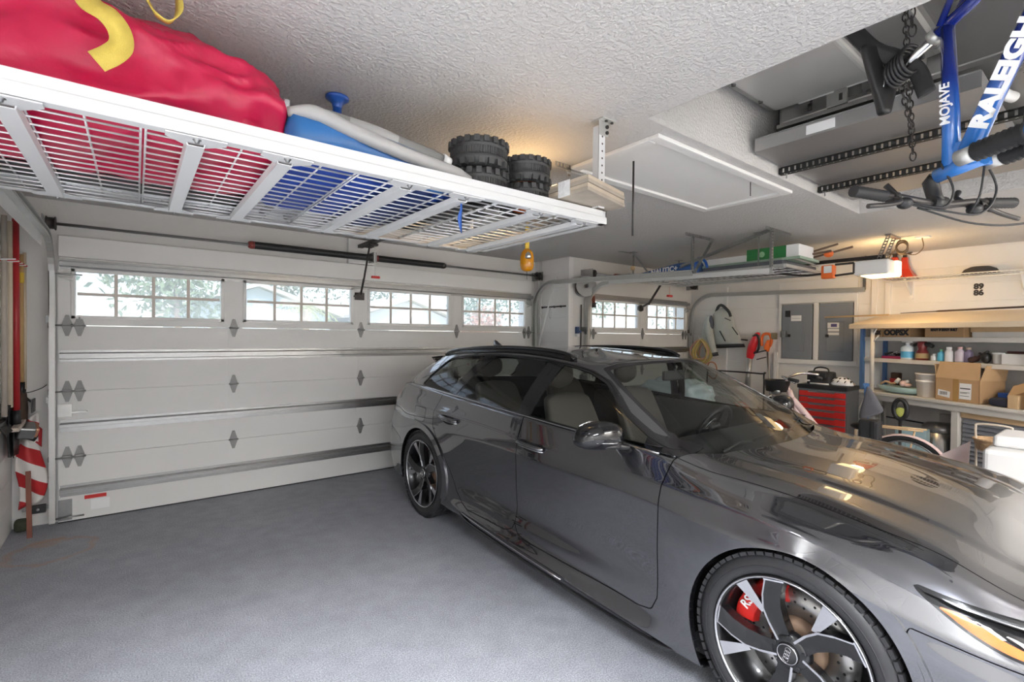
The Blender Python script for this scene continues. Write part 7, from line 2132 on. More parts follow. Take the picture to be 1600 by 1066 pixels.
# ---- opener of the small door with lit lens, rail and coil of cable
OP2 = OPEN2
part('motor_housing', MB().box2((6.40, -3.76, 2.215), (6.72, -3.46, 2.365)), M['white'], OP2, bevel=.02, seg=3)
warm2 = mat('glowing_lens', (1, .85, .6), .4, var=0, emit=(1, .70, .34), estr=1.8)
part('lens', MB().box2((6.60, -3.785, 2.215), (6.73, -3.755, 2.36)).box2((6.42, -3.775, 2.203), (6.73, -3.52, 2.216)).box2((6.715, -3.775, 2.215), (6.735, -3.48, 2.36)), warm2, OP2, bevel=.006)
part('top_plate', MB().prism([(-.10, -.14), (.06, -.14), (.10, .02), (.06, .14), (-.08, .14)], .012, (6.55, -3.60, 2.365), (1, 0, 0), (0, 1, 0)), M['darksteel'], OP2)
part('rail', MB().box2((6.50, -3.70, 2.385), (6.54, -.72, 2.42)), M['darksteel'], OP2)
part('rail_foot', MB().box2((6.47, -.75, 2.37), (6.57, W2, 2.45)), M['darksteel'], OP2)
for s in (-1, 1):
    mb = MB(); p0, p1 = Vector((6.55 + s * .09, -3.74, H - .01)), Vector((6.55 + s * .09, -3.66, 2.37))
    for i in range(9):
        c = p0.lerp(p1, i / 8); mb.box(c, (.004, .034, .012))
    for o_ in (-.014, .014): mb.beam(p0 + Vector((0, o_, 0)), p1 + Vector((0, o_, 0)), .004, .008, up=(0, 1, 0))
    part('hanger', mb, M['galv'], OP2)
part('ceiling_strap', MB().box2((6.42, -3.77, H - .015), (6.76, -3.72, H)), M['galv'], OP2)
cb = mat('brown_cable', (.17, .11, .06), .5)
part('cable_coil', MB().tube([(6.74 + .012 * sin(a / 3), -3.78 + .048 * cos(a), 2.49 + .062 * sin(a) + .0015 * a) for a in [2 * pi * i / 20 for i in range(85)]], .006, 6).tube(spline([(6.74, -3.73, 2.50), (6.70, -3.70, 2.44), (6.66, -3.68, 2.37)], 5), .006, 6), cb, OP2)
part('plug_cable', MB().tube(spline([(6.74, -3.80, 2.44), (6.80, -3.88, 2.43), (6.84, -3.93, 2.50), (6.84, -3.92, H - .01)], 6), .005, 6), cb, OP2)
part('outlet', MB().box2((6.79, -3.98, H - .012), (6.90, -3.87, H)), M['white'], OP2)
bulb('opener_bulb_light_small_door', (6.82, -3.66, 2.25), 7, .08)

# ---- second overhead rack above the small-door bay
R2 = thing('ceiling_rack', (6.0, -2.3, H), 'galvanised ceiling rack loaded with boxes in the small door bay', 'storage rack')
rx0, rx1, ry0, ry1, rz = 5.42, 6.40, -3.20, -1.38, 2.275
for y in (ry0, ry1): part('end_beam', MB().box2((rx0, y - .015, rz - .03), (rx1, y + .015, rz)), M['galvlight'], R2)
for x in (rx0, rx1): part('side_beam', MB().box2((x - .015, ry0, rz - .03), (x + .015, ry1, rz)), M['galvlight'], R2)
mb = MB()
for i in range(24): mb.cyl((rx0, ry0 + (ry1 - ry0) * i / 23, rz - .006), (rx1, ry0 + (ry1 - ry0) * i / 23, rz - .006), .003, n=6)
for i in range(6): mb.cyl((rx0 + (rx1 - rx0) * i / 5, ry0, rz - .011), (rx0 + (rx1 - rx0) * i / 5, ry1, rz - .011), .0035, n=6)
part('wire_deck', mb, M['wire'], R2)
for x in (rx0, rx1):
    for y in (ry0 + .25, ry1 - .02): part('post', MB().box2((x - .015, y - .003, rz), (x + .015, y, H)).box2((x - .04, y - .04, H - .005), (x + .04, y + .04, H)), M['galv'], R2)
part('corner_brace', MB().beam((rx0, ry1 - .02, H - .01), (rx0, ry1 - .30, rz), .02, .004, up=(1, 0, 0)).beam((rx0 - .24, ry1 + .01, H - .01), (rx0 + .02, ry1 + .01, H - .01), .03, .006), M['galv'], R2)
NB = thing('paddle_bag', (5.47, -1.80, rz), 'long blue fabric bag with white lettering on the ceiling rack', 'bag')
mb = MB(); R = []
for k in range(11):
    y = -1.36 - .90 * k / 10; h = .055 + .085 * min(1, k / 7) ; w = .09
    R.append([Vector((5.50 + w * cos(a), y, rz + h * .5 + .002 + h * .5 * sin(a))) for a in [2 * pi * i / 16 for i in range(16)]])
part('bag_body', mb.loft(R), mat('nautical_blue', (.035, .11, .34), .5, var=.12, scale=6), NB, bevel=0)
part('lettering', text_mb('NAUTIC+', .085, (5.405, -1.86, rz + .062), (0, -1, .06), (0, 0, 1), .002, bold=.003), M['white'], NB)
part('cord', MB().tube(spline([(5.44, -2.24, rz + .10), (5.42, -2.30, rz + .16), (5.44, -2.36, rz + .12), (5.42, -2.40, rz + .05)], 5), .014, 8), M['blue'], NB)
solo('wood_ball', MB().ball((5.36, -1.44, rz + .13), .03, 14, 10), M['wood'], (5.36, -1.44, rz + .10), 'small wood knob at the left end of the ceiling rack', 'knob')
solo('green_mat', MB().box2((5.40, -1.95, rz + .001), (5.75, -1.40, rz + .010)), mat('pale_green_mat', (.36, .55, .34), .6, var=.1), (5.57, -1.7, rz), 'pale green mat under the blue paddle bag', 'mat')
G_ = thing('green_box', (5.72, -3.0, rz + .10), 'green box with white end on top of the ceiling rack', 'box')
part('box_body', MB().box2((5.64, -3.12, rz + .085), (5.98, -2.72, rz + .215)), mat('deep_green_card', (.03, .20, .055), .5, var=.1), G_, bevel=.003)
part('white_end', MB().box2((5.635, -3.24, rz + .085), (5.98, -3.12, rz + .215)), M['paper'], G_, bevel=.003)
part('round_mark', MB().cyl((5.639, -2.88, rz + .15), (5.642, -2.88, rz + .15), .03, n=20), mat('pale_green_ink', (.35, .6, .35), .5), G_)
solo('white_board', MB().box2((5.62, -2.72, rz + .085), (6.0, -1.95, rz + .16)), M['whitewood'], (5.8, -2.3, rz + .085), 'flat white box left of the green one on the ceiling rack', 'box', bevel=.004)
solo('green_board', MB().box2((5.56, -3.28, rz + .058), (6.02, -1.90, rz + .084)), mat('grey_green_board', (.30, .40, .31), .55, var=.08), (5.8, -2.6, rz + .058), 'thin grey-green board under the green box', 'board')
solo('grey_folded_tarp', MB().box2((5.50, -3.15, rz + .001), (6.30, -2.30, rz + .055)), mat('dark_grey_tarp', (.12, .13, .15), .5, var=.25, scale=10), (5.9, -2.7, rz), 'dark grey folded tarp lying flat on the ceiling rack deck', 'tarp', bevel=.01)
bw = mat('dark_brown_wood', (.13, .085, .06), .55, var=.2)
for k, (p, q, lab) in enumerate((((6.1, -2.75, rz + .10), (6.33, -3.34, rz + .28), 'dark wood slat sticking up from the ceiling rack, upper of two'), ((6.2, -2.85, rz + .09), (6.38, -3.46, rz + .24), 'dark wood slat sticking up from the ceiling rack, lower of two'), ((5.95, -2.95, rz + .12), (5.98, -3.40, rz + .16), 'dark slat lying level beside the white box end'))):
    solo('wood_stick', MB().beam(p, q, .035, .018), bw, p, lab, 'stick')
solo('curved_strap', MB().tube(spline([(5.60, -3.20, rz + .07), (5.58, -3.32, rz + .02), (5.58, -3.44, rz - .04)], 6), .016, 8, flat=.5), mat('grey_pink_strap', (.42, .36, .33), .6), (5.58, -3.32, rz - .04), 'curved grey strap trailing off the ceiling rack', 'strap')
t = thing('reel_holder', (6.05, -3.40, rz - .10), 'orange plastic reel holder hanging at the end of the ceiling rack', 'reel')
part('reel_body', MB().box2((6.0, -3.42, 2.165), (6.07, -3.30, 2.30)), M['orange'], t, bevel=.015)
part('reel_top', MB().ball((6.03, -3.36, 2.415), (.035, .045, .035), 12, 8), M['orange'], t)
part('bar', MB().tube(spline([(6.03, -3.30, 2.22), (6.03, -3.1, 2.22), (6.03, -2.7, 2.30)], 4), .010, 8).beam((6.03, -3.42, 2.30), (6.03, -3.58, 2.30), .012, .02).beam((6.03, -3.58, 2.30), (6.03, -3.58, 2.20), .012, .02).beam((6.03, -3.58, 2.20), (6.03, -3.42, 2.19), .012, .02), M['darksteel'], t)
part('clear_window', MB().box2((5.996, -3.40, 2.22), (6.0, -3.33, 2.29)), M['white'], t)
for k in range(3):
    solo('grey_pipe', MB().tube([(6.0 + .12 * k, -1.6, rz + .02 + .0 * k), (6.0 + .12 * k, -2.25, rz + .022)], .018, 10), M['galv'], (6.0 + .12 * k, -1.9, rz), ['grey pipe on the ceiling rack, nearest the blue bag', 'middle grey pipe on the ceiling rack', 'grey pipe on the ceiling rack, farthest from the blue bag'][k], 'pipe')

# ---- cable reel lamp by the small door, hooks on the pier, sensor
t = thing('cable_reel', (5.22, W2, 2.15), 'round grey cord reel with brown handle by the small door', 'cord reel')
c = Vector((5.24, W2 - .10, 2.22))
part('drum', MB().lathe([(.03, -.06), (.14, -.06), (.14, -.05), (.10, -.045), (.10, .045), (.14, .05), (.14, .06), (.03, .06)], c, (.5, 1, 0), 28, smooth=False), M['hinge'], t)
part('cord_windings', MB().lathe([(.10, -.04), (.125, -.04), (.13, 0), (.125, .04), (.10, .04)], c, (.5, 1, 0), 28), mat('dark_brown_cord', (.06, .045, .04), .6), t)
part('wall_mount', MB().box2((5.20, W2 - .06, 2.18), (5.26, W2, 2.26)), M['galv'], t)
part('lamp_grip', MB().tube([(5.31, W2 - .16, 2.20), (5.34, W2 - .17, 2.0)], [.03, .022], 12), mat('rust_brown_grip', (.22, .06, .03), .5), t)
part('lamp_end', MB().tube([(5.34, W2 - .17, 2.0), (5.345, W2 - .17, 1.94)], [.026, .030], 12), M['darksteel'], t)
t = thing('hook_rail', (XP, -.35, 1.95), 'dark hook rail on the pier wall', 'hook rail')
part('rail', MB().box2((XP - .012, -.60, 1.945), (XP, -.12, 1.965)), M['darksteel'], t)
for y in (-.55, -.42, -.30, -.17): part('hook', MB().tube([(XP - .012, y, 1.955), (XP - .05, y, 1.94), (XP - .055, y, 1.965)], .008, 8), M['darksteel'], t)
solo('wire_ring', MB().tube([(XP - .05, -.34 + .02 * sin(a), 1.86 + .07 * cos(a)) for a in [2 * pi * i / 18 for i in range(18)]], .003, 6, closed=True), M['galv'], (XP - .05, -.34, 1.79), 'thin wire loop hanging from the hook rail', 'wire')
solo('white_stick', MB().tube([(XP - .30, -.32, 1.20), (XP - .03, -.42, 2.36)], .010, 8), M['whitewood'], (XP - .3, -.32, 1.2), 'thin white stick leaning against the pier wall', 'stick')
t = thing('small_door_lock', (5.20, W2, 1.55), 'dark latch rod with navy latch box beside the small door', 'latch')
part('latch_rod', MB().cyl((5.245, W2 - .03, 1.35), (5.245, W2 - .03, 1.98), .009, n=8), M['darksteel'], t)
part('latch_box', MB().box2((5.16, W2 - .05, 1.58), (5.20, W2, 1.68)).box2((5.20, W2 - .04, 1.60), (5.25, W2 - .02, 1.63)), mat('navy_latch', (.03, .06, .16), .4), t, bevel=.004)
part('latch_tag', MB().box2((5.155, W2 - .055, 1.55), (5.20, W2 - .01, 1.59)), M['paper'], t)
# ================================================================== air handler in the raised ceiling well, hanging bicycle
unitm = mat('grey_air_handler_steel', (.34, .335, .325), .30, metal=.7, var=.2, scale=2.5, rvar=.12)
AH = thing('air_handler', (4.0, -4.35, 2.75), 'grey sheet-metal air handler mounted in the raised ceiling well', 'air handler')
part('cabinet', MB().box2((3.62, -4.98, 2.86), (5.05, -3.92, 3.30)), unitm, AH, bevel=.02)
part('side_plenum', MB().box2((2.52, -4.72, 2.95), (3.62, -3.86, 3.30)), unitm, AH, bevel=.05, seg=4)
part('access_cover', MB().box2((2.72, -4.46, 2.90), (3.50, -3.95, 2.952)), mat('smooth_grey_cover', (.44, .435, .42), .3, metal=.4, var=.08, scale=1.5), AH, bevel=.03, seg=4)
for y in (-4.40, -4.16):
    part('cover_handle', MB().box2((3.47, y - .10, 2.905), (3.515, y + .08, 2.93)), M['white'], AH, bevel=.006, label='white cover edge strip')
for i in range(5):
    x, y = (3.612, -4.10 - .16 * i) if i < 3 else (3.30 - .3 * (i - 3), -3.965)
    part('screw', MB().cyl((x, y, 2.93), (x, y, 2.893), .012, n=8), M['darksteel'], AH)
part('rating_label', MB().box2((3.575, -4.62, 3.0), (3.61, -4.56, 3.2)), M['paper'], AH)
for y in (-4.24, -4.58): part('cover_strip', MB().box2((3.605, y - .05, 2.87), (3.622, y + .05, 3.30)), M['galvlight'], AH)
part('seam_strip', MB().box2((3.60, -4.98, 2.84), (3.66, -3.92, 2.862)), unitm, AH)
PN = thing('drain_pan', (4.2, -4.35, 2.65), 'shiny galvanised drain pan under the air handler', 'drain pan')
pm_ = mat('galvanised_pan', (.42, .42, .42), .4, metal=.8, var=.1, scale=6, rvar=.08)
mb = MB(); px0, px1, py0, py1, pz = 3.42, 5.02, -4.86, -3.88, 2.668
mb.box2((px0, py0, pz), (px1, py1, pz + .003)).box2((px0 - .003, py0, pz), (px0, py1, pz + .075)).box2((px1, py0, pz), (px1 + .003, py1, pz + .075)).box2((px0, py0 - .003, pz), (px1, py0, pz + .075)).box2((px0, py1, pz), (px1, py1 + .003, pz + .075))
mb.box2((px0 - .012, py0, pz + .072), (px0, py1, pz + .076))
part('pan', mb, pm_, PN)
part('maker_label', MB().box2((px0 - .0045, -4.30, pz + .012), (px0 - .003, -4.16, pz + .062)), M['paper'], PN, label='white paper label')
part('drain_pipe', MB().cyl((px0 + .35, py0 - .06, pz + .04), (px0 + .16, py0 + .00, pz + .045), .024, n=14), M['white'], PN, label='white drain stub')
slotm = mat('black_slotted_angle', (.03, .031, .03), .45, metal=.4, var=.2)
def slotted(lab, x, y0, y1, z):
    t = thing('slotted_angle', (x, (y0 + y1) / 2, z), lab, 'bracket', 'black slotted angles under the drain pan')
    w = .042
    def leg(a, sgn):
        mb = MB(); n = int((y1 - y0) / .034)
        for off in (-w * .42, w * .42):
            if a == 'h': mb.box2((x + w / 2 + off - .005, y0, z), (x + w / 2 + off + .005, y1, z + .003))
            else: mb.box2((x, y0, z + w / 2 + off - .005), (x + .003, y1, z + w / 2 + off + .005))
        for i in range(n + 1):
            y = y0 + (y1 - y0) * i / n
            if a == 'h': mb.box2((x + .002, y - .012, z), (x + w - .002, y + .012, z + .003))
            else: mb.box2((x, y - .012, z + .002), (x + .003, y + .012, z + w - .002))
        return mb
    part('lower_leg', leg('h', 1), slotm, t); part('upright_leg', leg('v', 1), slotm, t)
    part('hanger_rod', MB().cyl((x + .02, y1 - .03, z - .03), (x + .02, y1 - .03, RZ), .005, n=8), M['galv'], t)
    part('hanger_rod', MB().cyl((x + .02, y0 + .03, z - .03), (x + .02, y0 + .03, RZ), .005, n=8), M['galv'], t)
slotted('black slotted angle under the drain pan, nearer the attic hatch', 3.80, -5.05, -3.86, 2.622)
slotted('black slotted angle under the drain pan, nearer the right side of the well', 4.42, -5.05, -3.86, 2.622)

# ---- the blue bicycle, hung nose down; local frame: b along the bar, h towards the big door, z up
P0 = Vector((2.7205, -4.8465, 2.0431)); th = radians(25)
B_, H_ = Vector((cos(th), -sin(th), 0)), Vector((sin(th), cos(th), 0))
def bk(h, z, b=0.0): return P0 + H_ * h + Vector((0, 0, z)) + B_ * b
BK = thing('bicycle', tuple(bk(-.1, .6)), 'blue mountain bicycle hung nose down from the ceiling well', 'bicycle')
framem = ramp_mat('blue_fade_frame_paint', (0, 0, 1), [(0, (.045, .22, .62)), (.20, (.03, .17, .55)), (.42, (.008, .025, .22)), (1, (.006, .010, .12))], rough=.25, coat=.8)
# ramp works on the part's own z (0..1 m above the bar)
def bpart(name, mb, m, par=BK, **k): return part(name, mb, m, par, **k)
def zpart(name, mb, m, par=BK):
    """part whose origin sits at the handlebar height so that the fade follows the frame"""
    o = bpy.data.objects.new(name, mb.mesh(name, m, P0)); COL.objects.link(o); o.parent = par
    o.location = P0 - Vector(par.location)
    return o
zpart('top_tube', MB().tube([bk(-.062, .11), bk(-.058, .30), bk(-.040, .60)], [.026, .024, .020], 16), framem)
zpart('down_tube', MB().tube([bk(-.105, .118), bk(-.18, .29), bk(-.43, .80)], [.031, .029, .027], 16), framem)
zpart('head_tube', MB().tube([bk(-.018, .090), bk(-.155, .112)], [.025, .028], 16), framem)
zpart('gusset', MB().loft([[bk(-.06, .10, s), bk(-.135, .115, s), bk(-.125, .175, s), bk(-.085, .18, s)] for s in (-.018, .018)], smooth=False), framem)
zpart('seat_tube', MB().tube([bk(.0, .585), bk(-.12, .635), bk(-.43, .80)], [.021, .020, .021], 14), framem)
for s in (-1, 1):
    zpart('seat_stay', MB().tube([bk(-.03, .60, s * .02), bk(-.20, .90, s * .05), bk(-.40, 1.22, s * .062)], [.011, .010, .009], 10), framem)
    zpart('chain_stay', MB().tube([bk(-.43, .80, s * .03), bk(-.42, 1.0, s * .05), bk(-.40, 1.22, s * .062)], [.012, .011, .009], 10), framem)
    # fork: bellows then lower leg
    L = [bk(-.145, .150 - .0, s * .055), bk(-.165, .146, s * .055)]
    bpart('fork_crown', MB().tube([bk(-.125, .108, s * .06), bk(-.170, .112, s * .06)], [.026, .026], 14), M['galvlight'])
    pr_ = []
    for i in range(19): pr_.append(bk(-.168 - .145 * i / 18, .112 + .012 * i / 18, s * .06))
    bpart('fork_bellows', MB().tube(pr_, [.032 if i % 2 else .021 for i in range(19)], 16), M['rubber'])
    bpart('fork_leg', MB().tube([bk(-.31, .124, s * .06), bk(-.42, .133, s * .06), bk(-.60, .148, s * .058)], [.026, .022, .018], 14), mat('fork_blue', (.03, .19, .60), .25, coat=.8, var=.03))
bpart('fork_bridge', MB().beam(bk(-.140, .110, -.07), bk(-.140, .110, .07), .04, .035, up=H_), framem and mat('crown_blue', (.04, .22, .64), .25, coat=.8, var=.03), bevel=.008)
bpart('stem', MB().tube([bk(-.012, .092), bk(.004, .075), bk(-.010, .02), bk(-.018, -.004)], [.020, .024, .022, .026], 14), M['black'])
bpart('stem_clamp', MB().cyl(bk(-.018, -.004, -.03), bk(-.018, -.004, .03), .024, n=16), M['black'])
hb = bpart('handlebar', MB().tube([bk(-.018, .012, -.35), bk(-.018, .004, -.17), bk(-.018, -.006, -.05), bk(-.018, -.006, .05), bk(-.018, .012, .17), bk(-.018, .022, .35)], .0135, 12), M['darksteel'])
for s in (-1, 1):
    pr_ = [bk(-.018, (.012 if s < 0 else .022) - (.008 if s < 0 else .010) * (1 - i / 16) , s * (.225 + .13 * i / 16)) for i in range(17)]
    bpart('grip', MB().tube(pr_, [.0175 if i % 2 else .0195 for i in range(17)], 14), M['rubber'], hb)
    bpart('brake_lever', MB().tube(spline([bk(-.02, .004, s * .19), bk(-.05, -.02, s * .20), bk(-.055, -.035, s * .25), bk(-.05, -.045, s * .33)], 5), [.010] * 6 + [.008] * 10, 8), M['darksteel'], hb)
    bpart('shifter', MB().ball(bk(-.03, -.018, s * .155), (.03, .024, .02), 12, 8).tube([bk(-.03, -.018, s * .155), bk(.02, .035, s * .14), bk(.03, .06, s * .165)], [.010, .008, .010], 8), M['black'], hb)
    bpart('lever_clamp', MB().cyl(bk(-.018, 0, s * .178), bk(-.018, 0, s * .20), .022, n=14), M['darksteel'], hb)
for nm, pts in (('cable', [bk(-.03, -.02, -.14), bk(-.08, -.05, -.05), bk(-.12, -.06, .05), bk(-.13, .02, .10), bk(-.12, .12, .06)]),
                ('cable', [bk(-.03, -.02, .14), bk(-.09, -.045, .05), bk(-.13, 0, .03), bk(-.135, .11, .04)]),
                ('cable', [bk(-.03, -.03, -.10), bk(-.10, -.09, .06), bk(-.16, -.085, .22), bk(-.24, -.01, .30), bk(-.30, .10, .26)]),
                ('cable', [bk(-.02, -.01, -.13), bk(-.06, -.03, -.03), bk(-.07, .03, .0), bk(-.05, .12, -.03)])):
    bpart(nm, MB().tube(spline(pts, 8), .0035, 8), M['black'])
bpart('seat_post', MB().tube([bk(-.02, .59), bk(.10, .545), bk(.17, .52)], .0155, 14), M['steel'])
bpart('seat_clamp', MB().tube([bk(-.012, .590), bk(.012, .580)], .026, 14).beam(bk(.0, .585, .03), bk(.02, .62, .05), .008, .012), M['galvlight'])
# saddle: nose down (towards the bar), tail up
def sad(t, a):
    z = .66 - .27 * t; w = .085 * (1 - t) ** 1.3 + .020 + .012 * sin(pi * t)
    c = bk(.205 - .02 * t, z)
    d = .022 + .012 * (1 - t)
    return c + B_ * (w * cos(a)) + H_ * (d * sin(a) + (.012 * (cos(a) ** 2) * -1))
mb = MB().loft([[sad(t, 2 * pi * i / 18) for i in range(18)] for t in [k / 14 for k in range(15)]])
sd_ = bpart('saddle', mb, M['black'], sub=1)
bpart('saddle_rail', MB().tube([bk(.19, .44, .018), bk(.165, .50, .02), bk(.165, .56, .02), bk(.19, .62, .03)], .004, 8).tube([bk(.19, .44, -.018), bk(.165, .50, -.02), bk(.165, .56, -.02), bk(.19, .62, -.03)], .004, 8), M['steel'], sd_)
# coiled combination lock round the seat post
pts = []
for i in range(150):
    a = 2 * pi * i / 24; k = i / 149
    c = bk(.075 + .075 * k, .555 - .03 * k); pts.append(c + B_ * .047 * cos(a) + Vector((0, 0, 1)) * .047 * sin(a))
lk = solo('cable_lock', MB().tube(pts, .0062, 6), M['black'], tuple(bk(.11, .50)), 'black coiled cable lock wound round the hanging bicycle seat post', 'lock')
wm = wheelm = MB()
def bwheel(nm, h, z):
    c = bk(h, z)
    w = bpart(nm, MB().tube([c + H_ * .315 * cos(a) + Vector((0, 0, .315 * sin(a))) for a in [2 * pi * i / 48 for i in range(48)]], .026, 10, closed=True), M['rubber'])
    bpart('wheel_rim', MB().tube([c + H_ * .283 * cos(a) + Vector((0, 0, .283 * sin(a))) for a in [2 * pi * i / 48 for i in range(48)]], .011, 6, closed=True), M['steel'], w)
    sp = MB()
    for i in range(28):
        a = 2 * pi * i / 28
        sp.cyl(c + B_ * .02 * (1 if i % 2 else -1), c + H_ * .28 * cos(a) + Vector((0, 0, .28 * sin(a))), .0012, n=4)
    bpart('spokes', sp, M['steel'], w); bpart('hub', MB().cyl(c - B_ * .06, c + B_ * .06, .018, n=12), M['steel'], w)
bwheel('front_wheel', -.60, .148)
bwheel('rear_wheel', -.385, .955)
bpart('crankset', MB().lathe([(0, -.006), (.085, -.006), (.09, 0), (.085, .006), (0, .006)], bk(-.43, .80, .045), B_, 28).beam(bk(-.43, .80, .06), bk(-.55, .90, .06), .014, .02, up=B_), M['galvlight'])
bpart('brake_arm', MB().beam(bk(-.245, .085, .12), bk(-.42, .155, .05), .014, .03, up=B_), M['steel'])
bpart('pedal', MB().beam(bk(-.55, .90, .07), bk(-.55, .90, .16), .07, .02, up=H_), M['black'])
# lettering on the tubes, as stickers that sit on the paint
dt0, dt1 = bk(-.125, .165), bk(-.36, .66)
ex = (dt1 - dt0).normalized(); vd = (Vector((.497, -5.31, 1.56)) - (dt0 + dt1) / 2).normalized()
ez = (vd - ex * vd.dot(ex)).normalized(); ey = ez.cross(ex)
bpart('frame_lettering', text_mb('RALEIGH', .060, dt0 + ex * .195 + ez * .0300 + ey * .004, ex, ey, .0008, bold=.0035, sx=1.28), mat('white_decal', (.82, .83, .84), .4, var=0))
d0 = bk(-.060, .20); d1 = bk(-.052, .42); ex2 = (d1 - d0).normalized(); ez2 = (vd - ex2 * vd.dot(ex2)).normalized(); ey2 = ez2.cross(ex2)
bpart('model_lettering', text_mb('MOJAVE', .036, d0 + ex2 * .12 + ez2 * .0245 + ey2 * .012, ex2, ey2, .0006, bold=.001, sx=1.1), mat('white_decal2', (.80, .81, .83), .4, var=0))

# ---- chains and hooks holding the bicycle
def chain(lab, p0, p1, n):
    mb = MB(); p0, p1 = Vector(p0), Vector(p1); d = (p1 - p0) / n
    for i in range(n):
        c = p0 + d * (i + .5); x = frame_of(d)[0] if i % 2 else frame_of(d)[1]; dn = d.normalized()
        L = d.length * .68
        pts = [c + dn * L * cos(a) + x * L * .52 * sin(a) for a in [2 * pi * k / 12 for k in range(12)]]
        mb.tube(pts, .0026, 5, closed=True)
    return solo('chain', mb, M['darksteel'], tuple(p0), lab, 'chain')
chain('dark chain hanging above the bicycle seat clamp', bk(.05, 1.30, -.10), bk(.03, .60, -.06), 22)
chain('dark chain hanging behind the blue top tube', bk(.30, 1.30, .20), bk(.16, .22, .12), 40)
chain('dark chain between the saddle and the top tube', bk(.16, .56, .03), bk(.12, .32, .06), 10)
solo('rubber_strap', MB().tube(spline([bk(.30, 1.25, -.10), bk(.26, .85, -.12), bk(.20, .66, -.06), bk(.10, .54, .03), bk(.06, .42, .05)], 8), .028, 10, flat=.35), M['rubber'], tuple(bk(.2, .5)), 'wide black rubber strap looped behind the hanging bicycle saddle', 'strap')
# ================================================================== long-handled tools in the left corner
def tool(name, lab, cat, x, y, z0, z1, r, m, tilt=(0, 0), grip=None):
    t = thing(name, (x, y, z0), lab, cat)
    part('handle', MB().tube([(x, y, z0), (x + tilt[0], y + tilt[1], z1)], [r, r * .92], 12), m, t)
    return t
pale = mat('pale_ash_handle', (.66, .56, .42), .5, var=.15, scale=12); grey_h = mat('weathered_handle', (.46, .41, .35), .6, var=.2, scale=10); oak = mat('honey_handle', (.58, .37, .16), .45, var=.15, scale=10)
redh = mat('red_enamel_handle', (.42, .022, .025), .4, var=.1)
# wall rail that carries them
t = thing('tool_rail', (XL, -.20, 2.05), 'white rail with red prongs for tools on the left wall', 'tool rail')
part('rail', MB().box2((XL, -.52, 2.03), (XL + .012, .02, 2.065)), M['white'], t)
for k in range(8):
    y = -.49 + .066 * k
    part('prong', MB().cyl((XL, y, 2.045), (XL + .10, y, 2.055), .005, n=8), M['red'] if k % 2 else M['white'], t)
t = tool('garden_rake', 'weathered grey rake handle hanging nearest the room on the left wall', 'rake', -.235, -.44, .95, 2.36, .017, grey_h)
part('head', MB().box2((-.26, -.62, .90), (-.225, -.33, .925)), M['darksteel'], t)
for k in range(9): part('tine', MB().cyl((-.243, -.61 + .033 * k, .91), (-.20, -.61 + .033 * k, .84), .005, n=6), M['darksteel'], t)
t = tool('shovel', 'pale ash shovel handle left of the red one in the corner', 'shovel', -.225, -.325, 1.0, 2.34, .018, pale)
part('blade', MB().loft([[Vector((-.235 + .02 * (b * b), -.325 + .11 * b * w, z)) for b in (-1, -.5, 0, .5, 1)] for z, w in ((1.02, .3), (.97, .95), (.80, 1.0), (.68, .6), (.64, .1))], closed=False), M['black'], t, solid=.004)
t = tool('shovel', 'pale handle with black ferrule just behind the red handle', 'shovel', -.21, -.20, .98, 2.32, .017, pale, (-.01, .0))
part('ferrule', MB().cyl((-.21, -.20, .86), (-.21, -.20, 1.04), .02, n=12), M['black'], t)
part('blade', MB().loft([[Vector((-.225 + .015 * (b * b), -.20 + .10 * b * w, z)) for b in (-1, -.5, 0, .5, 1)] for z, w in ((.88, .4), (.84, 1.0), (.66, 1.0), (.62, .8))], closed=False), M['darksteel'], t, solid=.004)
t = tool('scraper', 'red enamelled tool handle with flat pale blade in the left corner', 'scraper', -.20, -.26, .93, 2.37, .021, redh, (.0, -.02))
part('socket', MB().cyl((-.20, -.26, .86), (-.20, -.26, .97), .025, n=12), M['black'], t)
part('scraper_blade', MB().box((-.19, -.26, .855), (.045, .30, .028), (radians(4), 0, 0)), mat('pale_wood_blade', (.62, .52, .44), .5), t, bevel=.004)
t = tool('garden_fork', 'honey coloured fork handle with yellow band near the door jamb', 'fork', -.20, -.06, 1.12, 2.14, .015, oak)
part('yellow_band', MB().cyl((-.20, -.06, 1.92), (-.20, -.06, 2.0), .0165, n=12), M['yellow'], t)
part('socket', MB().cyl((-.20, -.06, 1.04), (-.20, -.06, 1.16), .02, n=12), M['black'], t)
for k in range(4): part('tine', MB().tube(spline([(-.20, -.06, 1.06), (-.20, -.06 + .03 * (k - 1.5), 1.02), (-.195, -.06 + .04 * (k - 1.5), .80)], 4), .006, 8), M['darksteel'], t)
t = tool('hoe', 'pale thin hoe handle hanging closest to the front wall', 'hoe', -.19, .0, 1.10, 2.16, .012, pale)
part('blade', MB().tube(spline([(-.19, .0, 1.10), (-.185, -.01, 1.04), (-.15, -.02, 1.0)], 4), .008, 8).box((-.14, -.02, .97), (.01, .14, .10)), M['darksteel'], t)
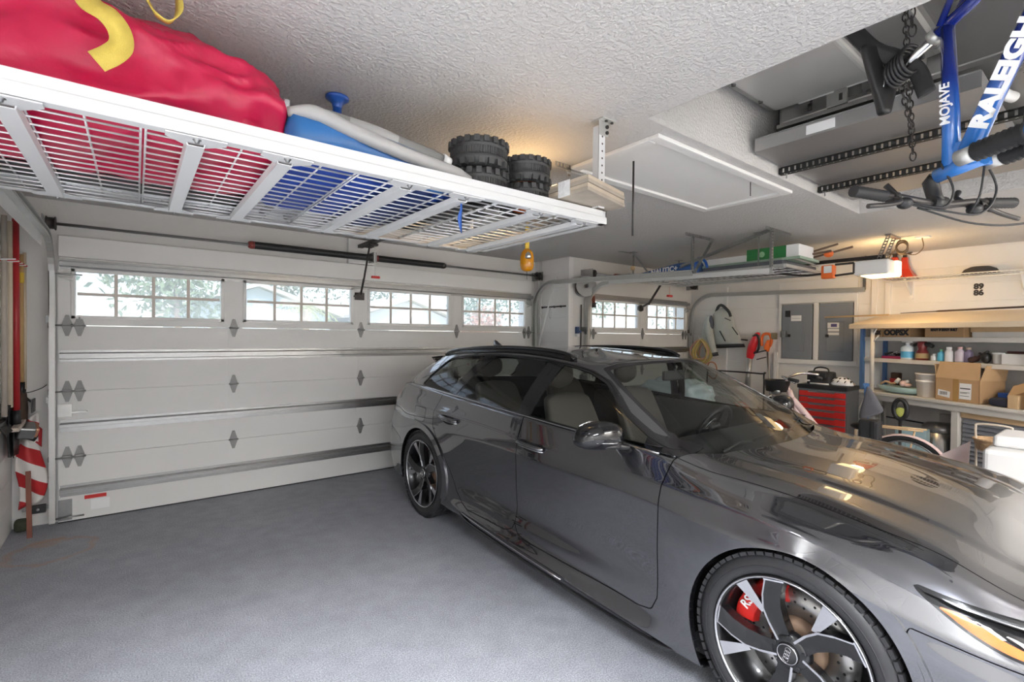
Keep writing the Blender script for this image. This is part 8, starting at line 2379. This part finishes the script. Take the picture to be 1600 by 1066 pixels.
solo('burlap_sack', MB().loft([[Vector((-.20 + w * .03 * cos(a), -.03 + w * .10 * sin(a), z)) for a in [2 * pi * i / 16 for i in range(16)]] for z, w in ((1.10, .4), (1.06, .8), (.95, 1.0), (.80, .95), (.74, .7))]), mat('brown_sacking', (.10, .065, .045), .85, var=.2, bump=.2, bscale=80), (-.20, -.03, .74), 'dark brown sack hanging in the corner behind the tools', 'sack')
# striped flag cloth, hung in the corner
stm = stripe_mat('red_white_stripes', (.72, .69, .66), (.45, .018, .022), (.55, 0, .83), 5.4)
def flag(u, v):
    z = .20 + .70 * v
    x = -.152 + (.12 * (.75 + .35 * sin(pi * v * 1.3 + .4))) * (u - .5) * 1.25 + .018 * sin(8 * v)
    y = -.06 + .022 * sin(6 * u + 3 * v) + .015 * sin(11 * v + 2 * u)
    return Vector((x, y, z + .05 * (u - .5)))
solo('striped_flag', MB().grid(flag, 16, 30), stm, (-.155, -.09, .2), 'red and white striped warning flag hanging in the left corner', 'flag', solid=.004)
solo('flag_corner', MB().loft([[Vector((-.14 + .05 * a, -.04 + .03 * b, .70 + .14 * b - .06 * a)) for a in (0, .5, 1)] for b in (0, .5, 1)], closed=False), mat('plain_red_cloth', (.40, .02, .025), .6), (-.12, -.03, .7), 'small red and white corner of cloth folded beside the striped flag', 'cloth', solid=.003)
t = thing('work_lamp', (-.16, -.16, .80), 'copper and silver shop lamp head hanging above the striped flag', 'lamp')
part('housing', MB().box((-.165, -.15, .80), (.10, .13, .09), (radians(20), radians(12), radians(15))), M['galv'], t, bevel=.012)
part('reflector', MB().box((-.125, -.135, .795), (.05, .11, .075), (radians(20), radians(12), radians(15))), mat('copper_face', (.72, .36, .22), .3, metal=.6, var=.2), t, bevel=.01)
part('guard', MB().box((-.14, -.115, .74), (.07, .05, .035), (radians(20), radians(30), 0)), M['black'], t, bevel=.008)
solo('stake', MB().beam((-.135, -.235, .0), (-.145, -.215, .50), .030, .014, up=(0, 1, 0)), M['brown'], (-.135, -.235, 0), 'narrow red-brown stake standing on the floor in the left corner', 'stake', bevel=.002)
soft('corner_leaves', 'small dark heap of leaves in the left corner of the floor', 'leaves', (-.20, -.02, .045), (.05, .05, .045), mat('dark_green_leaves', (.05, .055, .03), .8, var=.5, scale=30), 41)
